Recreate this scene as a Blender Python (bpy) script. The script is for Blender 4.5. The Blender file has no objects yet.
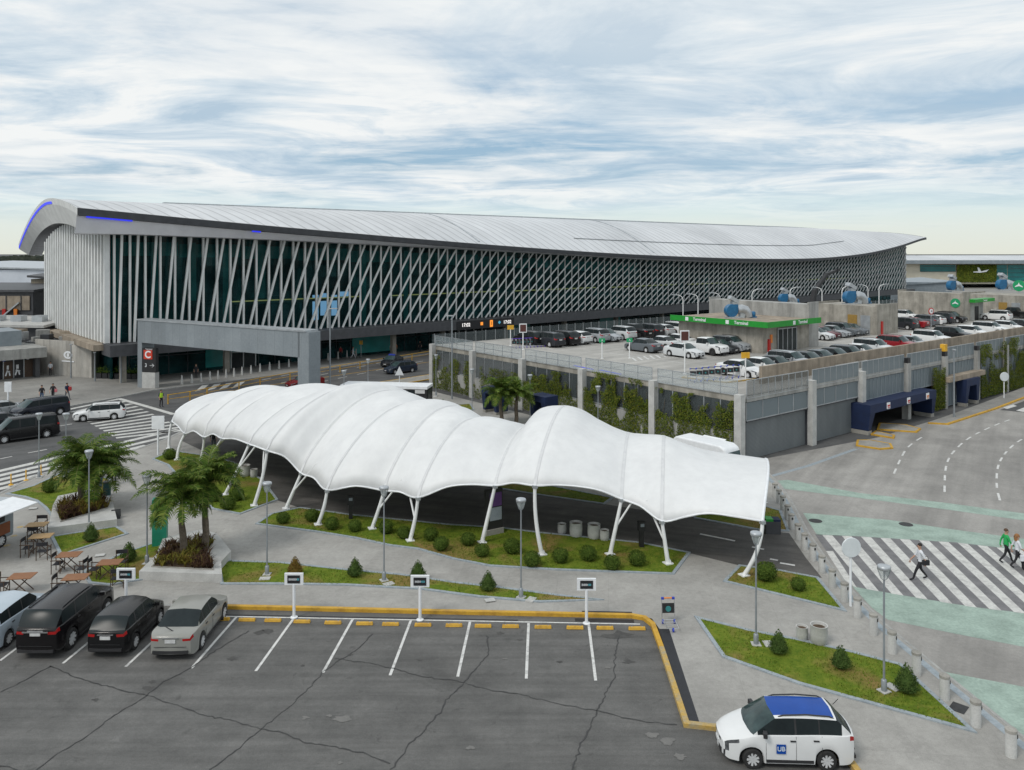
import bpy, bmesh, math, random
from mathutils import Vector, Matrix, noise
random.seed(7)
rad = math.radians
S = bpy.context.scene
COL = S.collection
PI = math.pi
# the camera stands at (0,0,CAM_H) looking along +Y, level, with a vertical shift
CAM_H, FOC, HOR, CTR = 15.8, 800.0, 252.0, 512.0
def G(px, py, z=0.0):
    d = (CAM_H - z) * FOC / (py - HOR)
    return Vector(((px - CTR) / FOC * d, d, z))
def V(*a): return Vector(a)
def lerp(a, b, t): return a + (b - a) * t
def interp(tab, x):
    if x <= tab[0][0]: return tab[0][1]
    for (a, va), (b, vb) in zip(tab, tab[1:]):
        if x <= b: return va + (vb - va) * (x - a) / (b - a)
    return tab[-1][1]
def sinterp(tab, x):
    """smooth (Catmull-Rom) interpolation of a table"""
    n = len(tab)
    if x <= tab[0][0]: return tab[0][1]
    if x >= tab[-1][0]: return tab[-1][1]
    for i in range(n - 1):
        if x <= tab[i+1][0]: break
    x0, y0 = tab[i]; x1, y1 = tab[i+1]
    m0 = (y1 - tab[i-1][1]) / (x1 - tab[i-1][0]) if i > 0 else (y1 - y0) / (x1 - x0)
    m1 = (tab[i+2][1] - y0) / (tab[i+2][0] - x0) if i + 2 < n else (y1 - y0) / (x1 - x0)
    h = x1 - x0; t = (x - x0) / h
    return ((2*t**3 - 3*t**2 + 1) * y0 + (t**3 - 2*t**2 + t) * h * m0 + (-2*t**3 + 3*t**2) * y1 + (t**3 - t**2) * h * m1)

# ------------------------------------------------------------------ materials
def newmat(name):
    m = bpy.data.materials.new(name); m.use_nodes = True
    nt = m.node_tree; nt.nodes.clear()
    out = nt.nodes.new('ShaderNodeOutputMaterial'); b = nt.nodes.new('ShaderNodeBsdfPrincipled')
    nt.links.new(b.outputs[0], out.inputs[0])
    return m, nt, b, out
def N(nt, t, **kw):
    n = nt.nodes.new(t)
    for k, v in kw.items():
        if hasattr(n, k): setattr(n, k, v)
        else: n.inputs[k].default_value = v
    return n
def L(nt, a, b): nt.links.new(a, b)
def c4(c): return (c[0], c[1], c[2], 1.0)
def g(v): return (v, v, v)
def vec_src(nt, coord):
    if coord == 'pos': return N(nt, 'ShaderNodeNewGeometry').outputs['Position']
    return N(nt, 'ShaderNodeTexCoord').outputs['Object']
def mixc(nt, fac, a, b, blend='MIX'):
    n = nt.nodes.new('ShaderNodeMix'); n.data_type = 'RGBA'; n.blend_type = blend
    for s, v in ((n.inputs[0], fac), (n.inputs[6], a), (n.inputs[7], b)):
        if hasattr(v, 'links') or hasattr(v, 'is_output'): L(nt, v, s)
        elif isinstance(v, (int, float)): s.default_value = v
        else: s.default_value = c4(v)
    return n.outputs[2]
def ramp(nt, src, stops):
    n = nt.nodes.new('ShaderNodeValToRGB'); e = n.color_ramp.elements
    while len(e) < len(stops): e.new(.5)
    for el, (p, c) in zip(e, stops):
        el.position = p; el.color = c4(c if isinstance(c, (tuple, list)) else g(c))
    L(nt, src, n.inputs[0]); return n.outputs[0]
def noi(nt, vec, scale, detail=5, rough=.55, stretch=None, dist=0.0):
    if stretch:
        m = N(nt, 'ShaderNodeMapping'); m.inputs['Scale'].default_value = stretch; L(nt, vec, m.inputs[0]); vec = m.outputs[0]
    n = N(nt, 'ShaderNodeTexNoise'); n.inputs['Scale'].default_value = scale; n.inputs['Detail'].default_value = detail
    n.inputs['Roughness'].default_value = rough; n.inputs['Distortion'].default_value = dist
    L(nt, vec, n.inputs['Vector']); return n.outputs['Fac']
def bump(nt, b, src, strength, dist=.02):
    n = N(nt, 'ShaderNodeBump'); n.inputs['Strength'].default_value = strength; n.inputs['Distance'].default_value = dist
    L(nt, src, n.inputs['Height']); L(nt, n.outputs[0], b.inputs['Normal'])
def nmat(name, c1, c2=None, scale=2.0, rough=.7, metal=0.0, fine=0.0, fscale=40.0, bmp=0.0, coord='obj', stretch=None, lo=.35, hi=.65, spec=None):
    m, nt, b, out = newmat(name)
    if c2 is None: c2 = tuple(x * .8 for x in c1)
    v = vec_src(nt, coord)
    n1 = noi(nt, v, scale, 6, .6, stretch)
    col = ramp(nt, n1, [(lo, c2), (hi, c1)])
    if fine or bmp:
        n2 = noi(nt, v, fscale, 3, .7)
        if fine:
            col = mixc(nt, fine, col, ramp(nt, n2, [(.3, 0.25), (.7, 1.0)]), 'MULTIPLY')
        if bmp: bump(nt, b, n2, bmp)
    L(nt, col, b.inputs['Base Color'])
    b.inputs['Roughness'].default_value = rough; b.inputs['Metallic'].default_value = metal
    if spec is not None: b.inputs['Specular IOR Level'].default_value = spec
    return m
def emat(name, col, strength, base=(0, 0, 0)):
    m, nt, b, out = newmat(name)
    b.inputs['Base Color'].default_value = c4(base); b.inputs['Emission Color'].default_value = c4(col)
    b.inputs['Emission Strength'].default_value = strength
    return m
def seethrough(name, col, alpha, rough=.5, metal=0.0, gloss=False):
    m, nt, b, out = newmat(name)
    b.inputs['Base Color'].default_value = c4(col); b.inputs['Roughness'].default_value = rough; b.inputs['Metallic'].default_value = metal
    t = N(nt, 'ShaderNodeBsdfTransparent'); mx = N(nt, 'ShaderNodeMixShader'); mx.inputs[0].default_value = alpha
    if gloss: t.inputs[0].default_value = c4(gloss)
    L(nt, t.outputs[0], mx.inputs[1]); L(nt, b.outputs[0], mx.inputs[2]); L(nt, mx.outputs[0], out.inputs[0])
    return m
def paintmat(name, rough=.25, coat=.2):
    """car paint: the colour is each object's own colour"""
    m, nt, b, out = newmat(name)
    oi = N(nt, 'ShaderNodeObjectInfo')
    v = vec_src(nt, 'obj')
    n = noi(nt, v, 1.3, 4)
    col = mixc(nt, .12, oi.outputs['Color'], ramp(nt, n, [(.35, .55), (.65, 1.)]), 'MULTIPLY')
    L(nt, col, b.inputs['Base Color']); b.inputs['Roughness'].default_value = rough
    b.inputs['Coat Weight'].default_value = coat; b.inputs['Specular IOR Level'].default_value = .3; b.inputs['Coat Roughness'].default_value = .08
    return m

def lineground(name, c1, c2, scale, joint=None, jsize=(1.5, 1.5), jrot=0.0, streak=None, speck=.25, blot=None, rough=.85, jcol=.6, bmp=.15):
    m, nt, b, out = newmat(name)
    v = vec_src(nt, 'pos')
    n1 = noi(nt, v, scale, 8, .62)
    col = ramp(nt, n1, [(.3, c2), (.7, c1)])
    n3 = noi(nt, v, scale * .17, 4, .5)
    col = mixc(nt, .55, col, ramp(nt, n3, [(.3, .62), (.7, 1.12)]), 'MULTIPLY')
    if streak:
        mp = N(nt, 'ShaderNodeMapping'); mp.inputs['Rotation'].default_value = (0, 0, streak[0]); L(nt, v, mp.inputs[0])
        n4 = noi(nt, mp.outputs[0], streak[1], 5, .6, (.06, 1.0, 1.0))
        col = mixc(nt, streak[2], col, ramp(nt, n4, [(.32, .45), (.62, 1.08)]), 'MULTIPLY')
    if joint:
        mp = N(nt, 'ShaderNodeMapping'); mp.inputs['Rotation'].default_value = (0, 0, jrot); L(nt, v, mp.inputs[0])
        bt = N(nt, 'ShaderNodeTexBrick'); bt.offset = 0.0; bt.inputs['Scale'].default_value = 1.0
        bt.inputs['Brick Width'].default_value = jsize[0]; bt.inputs['Row Height'].default_value = jsize[1]
        bt.inputs['Mortar Size'].default_value = joint; bt.inputs['Mortar Smooth'].default_value = .3
        bt.inputs['Color1'].default_value = c4(g(1.0)); bt.inputs['Color2'].default_value = c4(g(.90)); bt.inputs['Mortar'].default_value = c4(g(jcol))
        L(nt, mp.outputs[0], bt.inputs[0])
        col = mixc(nt, 1.0, col, bt.outputs[0], 'MULTIPLY')
    n6 = noi(nt, v, 5.5, 4, .7)
    col = mixc(nt, .5, col, ramp(nt, n6, [(.3, .72), (.7, 1.12)]), 'MULTIPLY')
    n2 = noi(nt, v, 30, 3, .8)
    col = mixc(nt, speck, col, ramp(nt, n2, [(.3, .3), (.7, 1.25)]), 'MULTIPLY')
    n7 = noi(nt, v, 1.3, 5, .65, None, .5)
    col = mixc(nt, .8 if 'asphalt' in name else .25, col, ramp(nt, n7, [(.30, 1.22), (.36, 1.0), (.62, 1.0), (.70, .62)]), 'MULTIPLY')
    if blot:   # dark stains with their own shapes
        n5 = noi(nt, v, blot[0], 5, .6, None, .8)
        col = mixc(nt, blot[1], col, ramp(nt, n5, [(.60, 1.0), (.72, .35)]), 'MULTIPLY')
    L(nt, col, b.inputs['Base Color']); b.inputs['Roughness'].default_value = rough
    bump(nt, b, n2, bmp, .01)
    return m

M = {}
UA = math.atan2(.656, .755)                     # direction of the terminal's long front
M['asphalt_lot'] = lineground('asphalt_lot', (.18, .177, .17), (.118, .117, .113), .6, streak=(0.0, 2.2, .45), speck=.55, blot=(.45, .35))
M['asphalt_road'] = lineground('asphalt_road', (.135, .135, .133), (.085, .086, .088), .5, streak=(-UA, 1.0, .45), speck=.3, blot=(.3, .2))
M['asphalt_lane'] = lineground('asphalt_lane', (.15, .142, .133), (.09, .086, .082), .7, streak=(.28, 1.6, .55), speck=.3, joint=.01, jsize=(1.2, .6), jrot=.28, jcol=.82)
M['concrete_road'] = lineground('concrete_road', (.40, .385, .36), (.28, .27, .253), .35, streak=(-1.0, .7, .45), speck=.25, blot=(.25, .25), bmp=.1)
M['paving'] = lineground('paving', (.44, .428, .40), (.345, .335, .312), .8, joint=.006, jsize=(2.4, 2.4), jrot=.12, speck=.3, blot=(.5, .2), jcol=.78)
M['paving_far'] = lineground('paving_far', (.36, .35, .325), (.26, .255, .24), .5, joint=.015, jsize=(2.0, 2.0), jrot=-UA, speck=.25, blot=(.3, .25), jcol=.75)
M['deck_floor'] = lineground('deck_floor', (.52, .505, .47), (.38, .37, .345), .4, streak=(-UA, .8, .4), joint=.03, jsize=(8.1, 4.6), jrot=-UA, speck=.15, blot=(.25, .35), jcol=.7)
M['kerb'] = nmat('kerb', (.42, .42, .40), (.30, .30, .29), 3, .85, fine=.3, coord='pos')
M['kerb_blue'] = nmat('kerb_blue', (.36, .41, .44), (.26, .30, .33), 5, .8, fine=.25, coord='pos')
M['kerb_yellow'] = nmat('kerb_yellow', (.62, .36, .035), (.42, .23, .03), 2.2, .6, fine=.25, fscale=14, coord='pos', lo=.3, hi=.55)
M['worn_yellow'] = nmat('worn_yellow', (.55, .36, .09), (.40, .33, .20), 2.5, .7, fine=.35, fscale=12, coord='pos', lo=.4, hi=.6)
M['line_white'] = nmat('line_white', (.68, .68, .66), (.42, .42, .41), 2.5, .7, fine=.35, fscale=10, coord='pos', lo=.3, hi=.5)
M['zebra_white'] = nmat('zebra_white', (.64, .64, .61), (.47, .465, .45), 2.2, .8, fine=.35, fscale=9, coord='pos', lo=.34, hi=.55)
M['zebra_dark'] = nmat('zebra_dark', (.22, .215, .22), (.145, .145, .15), 1.2, .8, fine=.35, fscale=25, coord='pos')
M['green_paint'] = nmat('green_paint', (.36, .47, .405), (.255, .335, .288), .9, .8, fine=.35, fscale=8, coord='pos', lo=.32, hi=.6)
M['tar'] = nmat('tar', (.030, .030, .031), (.045, .045, .045), 3, .65, coord='pos')
M['tactile_shadow_black'] = nmat('tactile_shadow_black', (.018, .02, .026), (.012, .013, .016), 4, .6, bmp=.4, fscale=30, coord='pos')  # black of the tactile strips and of the painted kerb shadow
M['manhole'] = nmat('manhole', (.05, .05, .052), (.03, .03, .03), 6, .6, .4, coord='pos')
M['conc'] = nmat('conc', (.40, .385, .35), (.25, .24, .215), .9, .9, fine=.3, fscale=14, bmp=.1, coord='pos', lo=.3, hi=.7)
M['conc_light'] = nmat('conc_light', (.56, .56, .54), (.44, .44, .425), 1.5, .85, fine=.25, fscale=18, bmp=.1, coord='pos')
def boardconc(name, c1, c2):
    """shuttered concrete with vertical water stains and panel joints"""
    m, nt, b, out = newmat(name)
    v = vec_src(nt, 'obj')
    n1 = noi(nt, v, .9, 6, .6); n2 = noi(nt, v, 1.1, 5, .65, (1.0, 1.0, .12)); n3 = noi(nt, v, 9, 4, .7)
    col = ramp(nt, n1, [(.3, c2), (.7, c1)])
    col = mixc(nt, .6, col, ramp(nt, n2, [(.35, .42), (.6, 1.05)]), 'MULTIPLY')
    col = mixc(nt, .25, col, ramp(nt, n3, [(.3, .4), (.7, 1.1)]), 'MULTIPLY')
    L(nt, col, b.inputs['Base Color']); b.inputs['Roughness'].default_value = .9
    bump(nt, b, n3, .15)
    return m
M['stain_conc'] = boardconc('stain_conc', (.46, .43, .375), (.27, .255, .22))
M['tan_conc'] = boardconc('tan_conc', (.43, .36, .28), (.27, .225, .175))
M['grey_conc'] = boardconc('grey_conc', (.44, .44, .42), (.33, .33, .315))
M['white_metal'] = nmat('white_metal', (.80, .81, .81), (.70, .71, .71), 1.5, .4)
M['fin_white'] = nmat('fin_white', (.74, .75, .74), (.62, .63, .62), .6, .5)
M['roof_metal'] = None
M['grey_metal'] = nmat('grey_metal', (.27, .31, .34), (.21, .245, .27), .8, .45, .1)
M['pole_grey'] = nmat('pole_grey', (.30, .33, .35), (.24, .26, .28), 2, .45, .3)
M['dark_metal'] = nmat('dark_metal', (.055, .058, .065), (.035, .037, .042), 1.0, .5, .1)
M['black'] = nmat('black', (.014, .014, .016), (.02, .02, .022), 3, .5)
M['charcoal'] = nmat('charcoal', (.075, .078, .085), (.055, .057, .062), 1.5, .55)
M['soffit'] = nmat('soffit', (.76, .76, .79), (.68, .68, .71), .5, .6)
M['steel'] = nmat('steel', (.55, .56, .57), (.42, .43, .44), 2, .35, .7)
M['galv'] = nmat('galv', (.52, .55, .57), (.40, .42, .44), 1.5, .4, .6)
M['blue_duct'] = nmat('blue_duct', (.015, .14, .30), (.01, .10, .22), 2, .4)
M['navy'] = nmat('navy', (.005, .018, .068), (.004, .013, .05), 1.5, .7)
M['sign_white'] = nmat('sign_white', (.80, .82, .84), (.72, .74, .76), 3, .45)
M['green_sign'] = nmat('green_sign', (.014, .30, .03), (.011, .25, .025), 2, .45)
M['green_disc'] = nmat('green_disc', (.01, .33, .13), (.01, .28, .11), 2, .45)
M['teal_box'] = nmat('teal_box', (.012, .25, .16), (.01, .19, .12), 2, .45)
M['orange'] = nmat('orange', (.75, .22, .02), (.6, .17, .02), 3, .5)
M['amber'] = nmat('amber', (.75, .42, .03), (.6, .33, .02), 3, .5)
M['red'] = nmat('red', (.5, .02, .015), (.38, .015, .012), 3, .45)
M['redface'] = nmat('redface', (.62, .05, .02), (.5, .04, .02), 3, .5)
M['bluepost'] = nmat('bluepost', (.03, .06, .45), (.02, .045, .36), 3, .45)
M['bluepaint'] = nmat('bluepaint', (.05, .06, .75), (.05, .06, .6), 3, .5)
M['teal_paint'] = nmat('teal_paint', (.08, .42, .42), (.06, .34, .34), 3, .5)
M['fabric'] = None
M['bark'] = nmat('bark', (.17, .125, .08), (.085, .062, .042), 6, .95, fine=.5, fscale=14, bmp=.6)
M['palmtrunk'] = nmat('palmtrunk', (.20, .165, .125), (.115, .09, .066), 5, .95, fine=.5, fscale=18, bmp=.7)
M['wood'] = nmat('wood', (.30, .135, .055), (.20, .085, .035), 5, .55, stretch=(1, 8, 1))
M['wood_pale'] = nmat('wood_pale', (.42, .27, .12), (.32, .20, .085), 5, .55, stretch=(1, 8, 1))
M['wood_dark'] = nmat('wood_dark', (.085, .05, .03), (.055, .032, .02), 5, .55)
M['canvas_black'] = nmat('canvas_black', (.016, .016, .02), (.024, .024, .028), 6, .9)
M['soil'] = nmat('soil', (.13, .085, .05), (.075, .05, .032), 3, .95, fine=.5, fscale=20, coord='pos')
M['tyre'] = nmat('tyre', (.018, .018, .018), (.026, .026, .026), 8, .85)
M['rim'] = nmat('rim', (.70, .71, .72), (.56, .57, .58), 6, .35, .2)
M['rim_dark'] = nmat('rim_dark', (.09, .09, .095), (.06, .06, .06), 6, .4, .5)
M['carglass'] = nmat('carglass', (.022, .030, .032), (.014, .019, .021), 1.2, .27, spec=.2)
M['windscreen'] = nmat('windscreen', (.045, .075, .075), (.022, .04, .042), 2.2, .08, spec=.35)
M['plastic'] = nmat('plastic', (.022, .022, .024), (.03, .03, .032), 4, .55)
M['lamp_red'] = nmat('lamp_red', (.42, .012, .012), (.30, .01, .01), 5, .15)
M['lamp_clear'] = nmat('lamp_clear', (.16, .17, .18), (.07, .075, .08), 9, .08, .2)
M['chrome'] = nmat('chrome', (.72, .73, .74), (.6, .61, .62), 5, .15, .9)
M['plate'] = nmat('plate', (.62, .63, .63), (.5, .5, .5), 8, .5)
M['paint'] = paintmat('paint')
M['skin'] = nmat('skin', (.46, .27, .19), (.40, .23, .16), 4, .6)
def flat(name, col, rough=.8): 
    if name not in M: M[name] = nmat(name, col, tuple(x * .8 for x in col), 4, rough)
    return M[name]
def leafmat(name, c1, c2, c3=None, scale=1.3):
    m, nt, b, out = newmat(name)
    v = vec_src(nt, 'obj')
    gi = N(nt, 'ShaderNodeNewGeometry')
    n1 = noi(nt, v, scale, 3)
    col = ramp(nt, gi.outputs['Random Per Island'], [(0.0, c2), (.55, c1), (1.0, c3 or c1)])
    col = mixc(nt, .5, col, ramp(nt, n1, [(.35, .55), (.65, 1.2)]), 'MULTIPLY')
    L(nt, col, b.inputs['Base Color']); b.inputs['Roughness'].default_value = .7; b.inputs['Specular IOR Level'].default_value = .12
    tr = N(nt, 'ShaderNodeBsdfTranslucent'); L(nt, col, tr.inputs[0])
    mx = N(nt, 'ShaderNodeMixShader'); mx.inputs[0].default_value = .25
    L(nt, b.outputs[0], mx.inputs[1]); L(nt, tr.outputs[0], mx.inputs[2]); L(nt, mx.outputs[0], out.inputs[0])
    return m
M['leaf_ball'] = leafmat('leaf_ball', (.085, .14, .022), (.042, .078, .014), (.15, .20, .035))
M['leaf_cone'] = leafmat('leaf_cone', (.075, .13, .03), (.038, .072, .018), (.125, .175, .05))
M['leaf_brown'] = leafmat('leaf_brown', (.21, .13, .03), (.13, .07, .02), (.20, .19, .04))
M['leaf_palm'] = leafmat('leaf_palm', (.085, .155, .022), (.038, .075, .014), (.19, .235, .045), .6)
M['leaf_ivy'] = leafmat('leaf_ivy', (.115, .16, .022), (.055, .085, .014), (.22, .22, .03), .5)
M['leaf_red'] = leafmat('leaf_red', (.085, .045, .03), (.045, .022, .018), (.13, .09, .035))
M['leaf_ochre'] = leafmat('leaf_ochre', (.20, .16, .03), (.12, .08, .02), (.20, .23, .04))
M['leaf_far'] = leafmat('leaf_far', (.11, .125, .10), (.085, .10, .085), (.13, .14, .11), .2)
def grassmat():
    m, nt, b, out = newmat('turf')
    v = vec_src(nt, 'pos')
    n1 = noi(nt, v, .55, 5, .6); n2 = noi(nt, v, 3.2, 6, .7); n3 = noi(nt, v, 28, 3, .8); n4 = noi(nt, v, .32, 4, .6, None, .6)
    col = ramp(nt, n2, [(.3, (.078, .135, .014)), (.5, (.132, .188, .02)), (.72, (.21, .235, .035))])
    dry = ramp(nt, n2, [(.3, (.20, .14, .045)), (.7, (.30, .21, .08))])
    mask = ramp(nt, n4, [(.48, 0.0), (.63, .9)])
    col = mixc(nt, mask, col, dry)
    col = mixc(nt, .45, col, ramp(nt, n3, [(.3, .35), (.7, 1.25)]), 'MULTIPLY')
    L(nt, col, b.inputs['Base Color']); b.inputs['Roughness'].default_value = .9; b.inputs['Specular IOR Level'].default_value = .1
    bump(nt, b, n3, .8, .03)
    return m
M['turf'] = grassmat()
M['blade'] = leafmat('blade', (.15, .22, .024), (.09, .15, .016), (.26, .25, .05), .7)

# ------------------------------------------------------------------ mesh builder
class MB:
    def __init__(s): s.v = []; s.f = []; s.mi = []; s.m = 0
    def add(s, vs, fs):
        o = len(s.v); s.v += [tuple(p) for p in vs]
        for f in fs: s.f.append(tuple(i + o for i in f)); s.mi.append(s.m)
    def quad(s, a, b, c, d): s.add([a, b, c, d], [(0, 1, 2, 3)])
    def box(s, c, size, rot=0.0, axis='Z', mat=None):
        x, y, z = [k / 2 for k in size]
        vs = [Vector((i * x, j * y, k * z)) for i in (-1, 1) for j in (-1, 1) for k in (-1, 1)]
        if rot: 
            r = Matrix.Rotation(rot, 3, axis); vs = [r @ p for p in vs]
        if mat: vs = [mat @ p for p in vs]
        c = Vector(c)
        s.add([p + c for p in vs], [(0, 1, 3, 2), (4, 6, 7, 5), (0, 4, 5, 1), (2, 3, 7, 6), (0, 2, 6, 4), (1, 5, 7, 3)])
    def bar(s, p, q, w, h=None, up=Vector((0, 0, 1))):
        h = h or w; p = Vector(p); q = Vector(q); d = (q - p).normalized()
        if abs(d.dot(up)) > .99: up = Vector((0, 1, 0))
        a = d.cross(up).normalized() * w / 2; b = a.cross(d).normalized() * h / 2
        vs = [p - a - b, p + a - b, p + a + b, p - a + b, q - a - b, q + a - b, q + a + b, q - a + b]
        s.add(vs, [(0, 3, 2, 1), (4, 5, 6, 7), (0, 1, 5, 4), (1, 2, 6, 5), (2, 3, 7, 6), (3, 0, 4, 7)])
    def tube(s, pts, r, n=8, cap=True):
        pts = [Vector(p) for p in pts]; rs = r if isinstance(r, (list, tuple)) else [r] * len(pts)
        rings = []; ref = None
        for i, p in enumerate(pts):
            d = (pts[min(i + 1, len(pts) - 1)] - pts[max(i - 1, 0)]).normalized()
            if ref is None: ref = Vector((1, 0, 0)) if abs(d.x) < .9 else Vector((0, 1, 0))
            a = (ref - d * ref.dot(d)).normalized(); ref = a; b = d.cross(a)
            rings.append([p + (a * math.cos(2 * PI * k / n) + b * math.sin(2 * PI * k / n)) * rs[i] for k in range(n)])
        vs = [q for rr in rings for q in rr]; fs = []
        for i in range(len(pts) - 1):
            for k in range(n):
                k2 = (k + 1) % n
                fs.append((i * n + k, i * n + k2, (i + 1) * n + k2, (i + 1) * n + k))
        if cap: fs += [tuple(reversed(range(n))), tuple((len(pts) - 1) * n + k for k in range(n))]
        s.add(vs, fs)
    def lathe(s, prof, c=(0, 0, 0), n=16, axis='Z'):
        """prof: (radius, height) pairs"""
        c = Vector(c); vs = []
        for (r, h) in prof:
            for k in range(n):
                a = 2 * PI * k / n; p = Vector((r * math.cos(a), r * math.sin(a), h))
                if axis == 'Y': p = Vector((p.x, p.z, p.y))
                elif axis == 'X': p = Vector((p.z, p.x, p.y))
                vs.append(p + c)
        fs = []
        for i in range(len(prof) - 1):
            for k in range(n):
                k2 = (k + 1) % n
                fs.append((i * n + k, i * n + k2, (i + 1) * n + k2, (i + 1) * n + k))
        s.add(vs, fs)
    def prism(s, poly, z0, z1, top=True, bottom=True):
        n = len(poly); vs = [(p[0], p[1], z0) for p in poly] + [(p[0], p[1], z1) for p in poly]
        fs = [(i, (i + 1) % n, n + (i + 1) % n, n + i) for i in range(n)]
        if top: fs.append(tuple(range(n, 2 * n)))
        if bottom: fs.append(tuple(reversed(range(n))))
        s.add(vs, fs)
    def grid(s, fn, nu, nv):
        vs = [fn(i / nu, j / nv) for i in range(nu + 1) for j in range(nv + 1)]
        s.add(vs, [(i * (nv + 1) + j, (i + 1) * (nv + 1) + j, (i + 1) * (nv + 1) + j + 1, i * (nv + 1) + j + 1) for i in range(nu) for j in range(nv)])
    def ribbon(s, pts, w, z):
        """flat strip on the ground along pts"""
        pts = [Vector((p[0], p[1], 0)) for p in pts]; vs = []
        for i, p in enumerate(pts):
            d = (pts[min(i + 1, len(pts) - 1)] - pts[max(i - 1, 0)]).normalized(); nn = Vector((-d.y, d.x, 0))
            ww = w[i] if isinstance(w, (list, tuple)) else w
            vs += [(p + nn * ww / 2) + Vector((0, 0, z)), (p - nn * ww / 2) + Vector((0, 0, z))]
        s.add(vs, [(2 * i, 2 * i + 1, 2 * i + 3, 2 * i + 2) for i in range(len(pts) - 1)])
    def kerb(s, pts, w, h, z0=0.0, off=0.0, closed=False):
        pts = [Vector((p[0], p[1], 0)) for p in pts]; n = len(pts); a = []; b = []
        for i, p in enumerate(pts):
            if closed: pa, pb = pts[i - 1], pts[(i + 1) % n]
            else: pa, pb = pts[max(i - 1, 0)], pts[min(i + 1, n - 1)]
            d1 = (p - pa); d2 = (pb - p)
            d1 = d1.normalized() if d1.length > 1e-6 else d2.normalized(); d2 = d2.normalized() if d2.length > 1e-6 else d1
            n1 = Vector((-d1.y, d1.x, 0)); n2 = Vector((-d2.y, d2.x, 0)); m = (n1 + n2).normalized(); m = m / max(.4, m.dot(n1))
            a.append(p + m * (off - w / 2)); b.append(p + m * (off + w / 2))
        k = n if closed else n - 1
        vs = [q + Vector((0, 0, z0)) for q in a] + [q + Vector((0, 0, z0)) for q in b] + [q + Vector((0, 0, h)) for q in a] + [q + Vector((0, 0, h)) for q in b]
        fs = []
        for i in range(k):
            j = (i + 1) % n
            fs += [(i, j, 2 * n + j, 2 * n + i), (n + j, n + i, 3 * n + i, 3 * n + j), (2 * n + i, 2 * n + j, 3 * n + j, 3 * n + i)]
        if not closed: fs += [(0, 2 * n, 3 * n, n), (n - 1, 2 * n - 1, 4 * n - 1, 3 * n - 1)]
        s.add(vs, fs)
    def build(s, name, mats, parent=None, smooth=None, label=None):
        if not isinstance(mats, (list, tuple)): mats = [mats]
        me = bpy.data.meshes.new(name); me.from_pydata(s.v, [], s.f)
        for m in mats: me.materials.append(M[m] if isinstance(m, str) else m)
        if len(mats) > 1: me.polygons.foreach_set('material_index', s.mi)
        if smooth is not None:
            me.polygons.foreach_set('use_smooth', [True] * len(me.polygons))
            try: me.set_sharp_from_angle(angle=rad(smooth))
            except Exception: pass
        me.update()
        o = bpy.data.objects.new(name, me); COL.objects.link(o)
        if parent is not None: o.parent = parent
        if label: o['label'] = label
        return o
def fixnormals(o):
    bm = bmesh.new(); bm.from_mesh(o.data); bmesh.ops.recalc_face_normals(bm, faces=bm.faces); bm.to_mesh(o.data); bm.free(); return o
def tag(o, label, cat, group=None, kind=None):
    o['label'] = label; o['category'] = cat
    if group: o['group'] = group
    if kind: o['kind'] = kind
    return o
def struct(o): o['kind'] = 'structure'; return o
def thing(name, label, cat, loc=(0, 0, 0), rot=0.0, group=None):
    o = bpy.data.objects.new(name, None); COL.objects.link(o); o.location = loc; o.rotation_euler = (0, 0, rot)
    o.empty_display_size = .2
    return tag(o, label, cat, group)
def place(o, loc, rot=0.0): o.location = loc; o.rotation_euler = (0, 0, rot); return o
CHILD = {}
def kids(o): return [c for c in bpy.data.objects if c.parent is o]
def dup(root, loc, rot=0.0, label=None, group=None, color=None, scale=None, cache={}):
    k = root.name
    if k not in cache:
        cache[k] = [(c, [d for d in kids(c)]) for c in kids(root)]
    r = root.copy(); COL.objects.link(r); r.location = loc; r.rotation_euler = (0, 0, rot)
    if scale: r.scale = scale if isinstance(scale, (tuple, list)) else (scale,) * 3
    if label: r['label'] = label
    if group: r['group'] = group
    if color: r.color = c4(color)
    for c, subs in cache[k]:
        cc = c.copy(); COL.objects.link(cc); cc.parent = r
        if color: cc.color = c4(color)
        for d in subs:
            dd = d.copy(); COL.objects.link(dd); dd.parent = cc
            if color: dd.color = c4(color)
    return r
def text_mesh(name, body, size, mat, parent, loc, rot=(PI / 2, 0, 0), depth=.01, align='CENTER', sx=1.0, bold=0.0):
    cu = bpy.data.curves.new(name, 'FONT'); cu.body = body; cu.size = size; cu.align_x = align; cu.align_y = 'CENTER'; cu.extrude = depth; cu.offset = bold
    t = bpy.data.objects.new(name, cu); COL.objects.link(t)
    dg = bpy.context.evaluated_depsgraph_get()
    me = bpy.data.meshes.new_from_object(t.evaluated_get(dg)); bpy.data.objects.remove(t); bpy.data.curves.remove(cu)
    me.name = name; me.materials.clear(); me.materials.append(M[mat] if isinstance(mat, str) else mat)
    o = bpy.data.objects.new(name, me); COL.objects.link(o); o.parent = parent; o.location = loc; o.rotation_euler = rot; o.scale = (sx, 1, 1)
    return o

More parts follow.
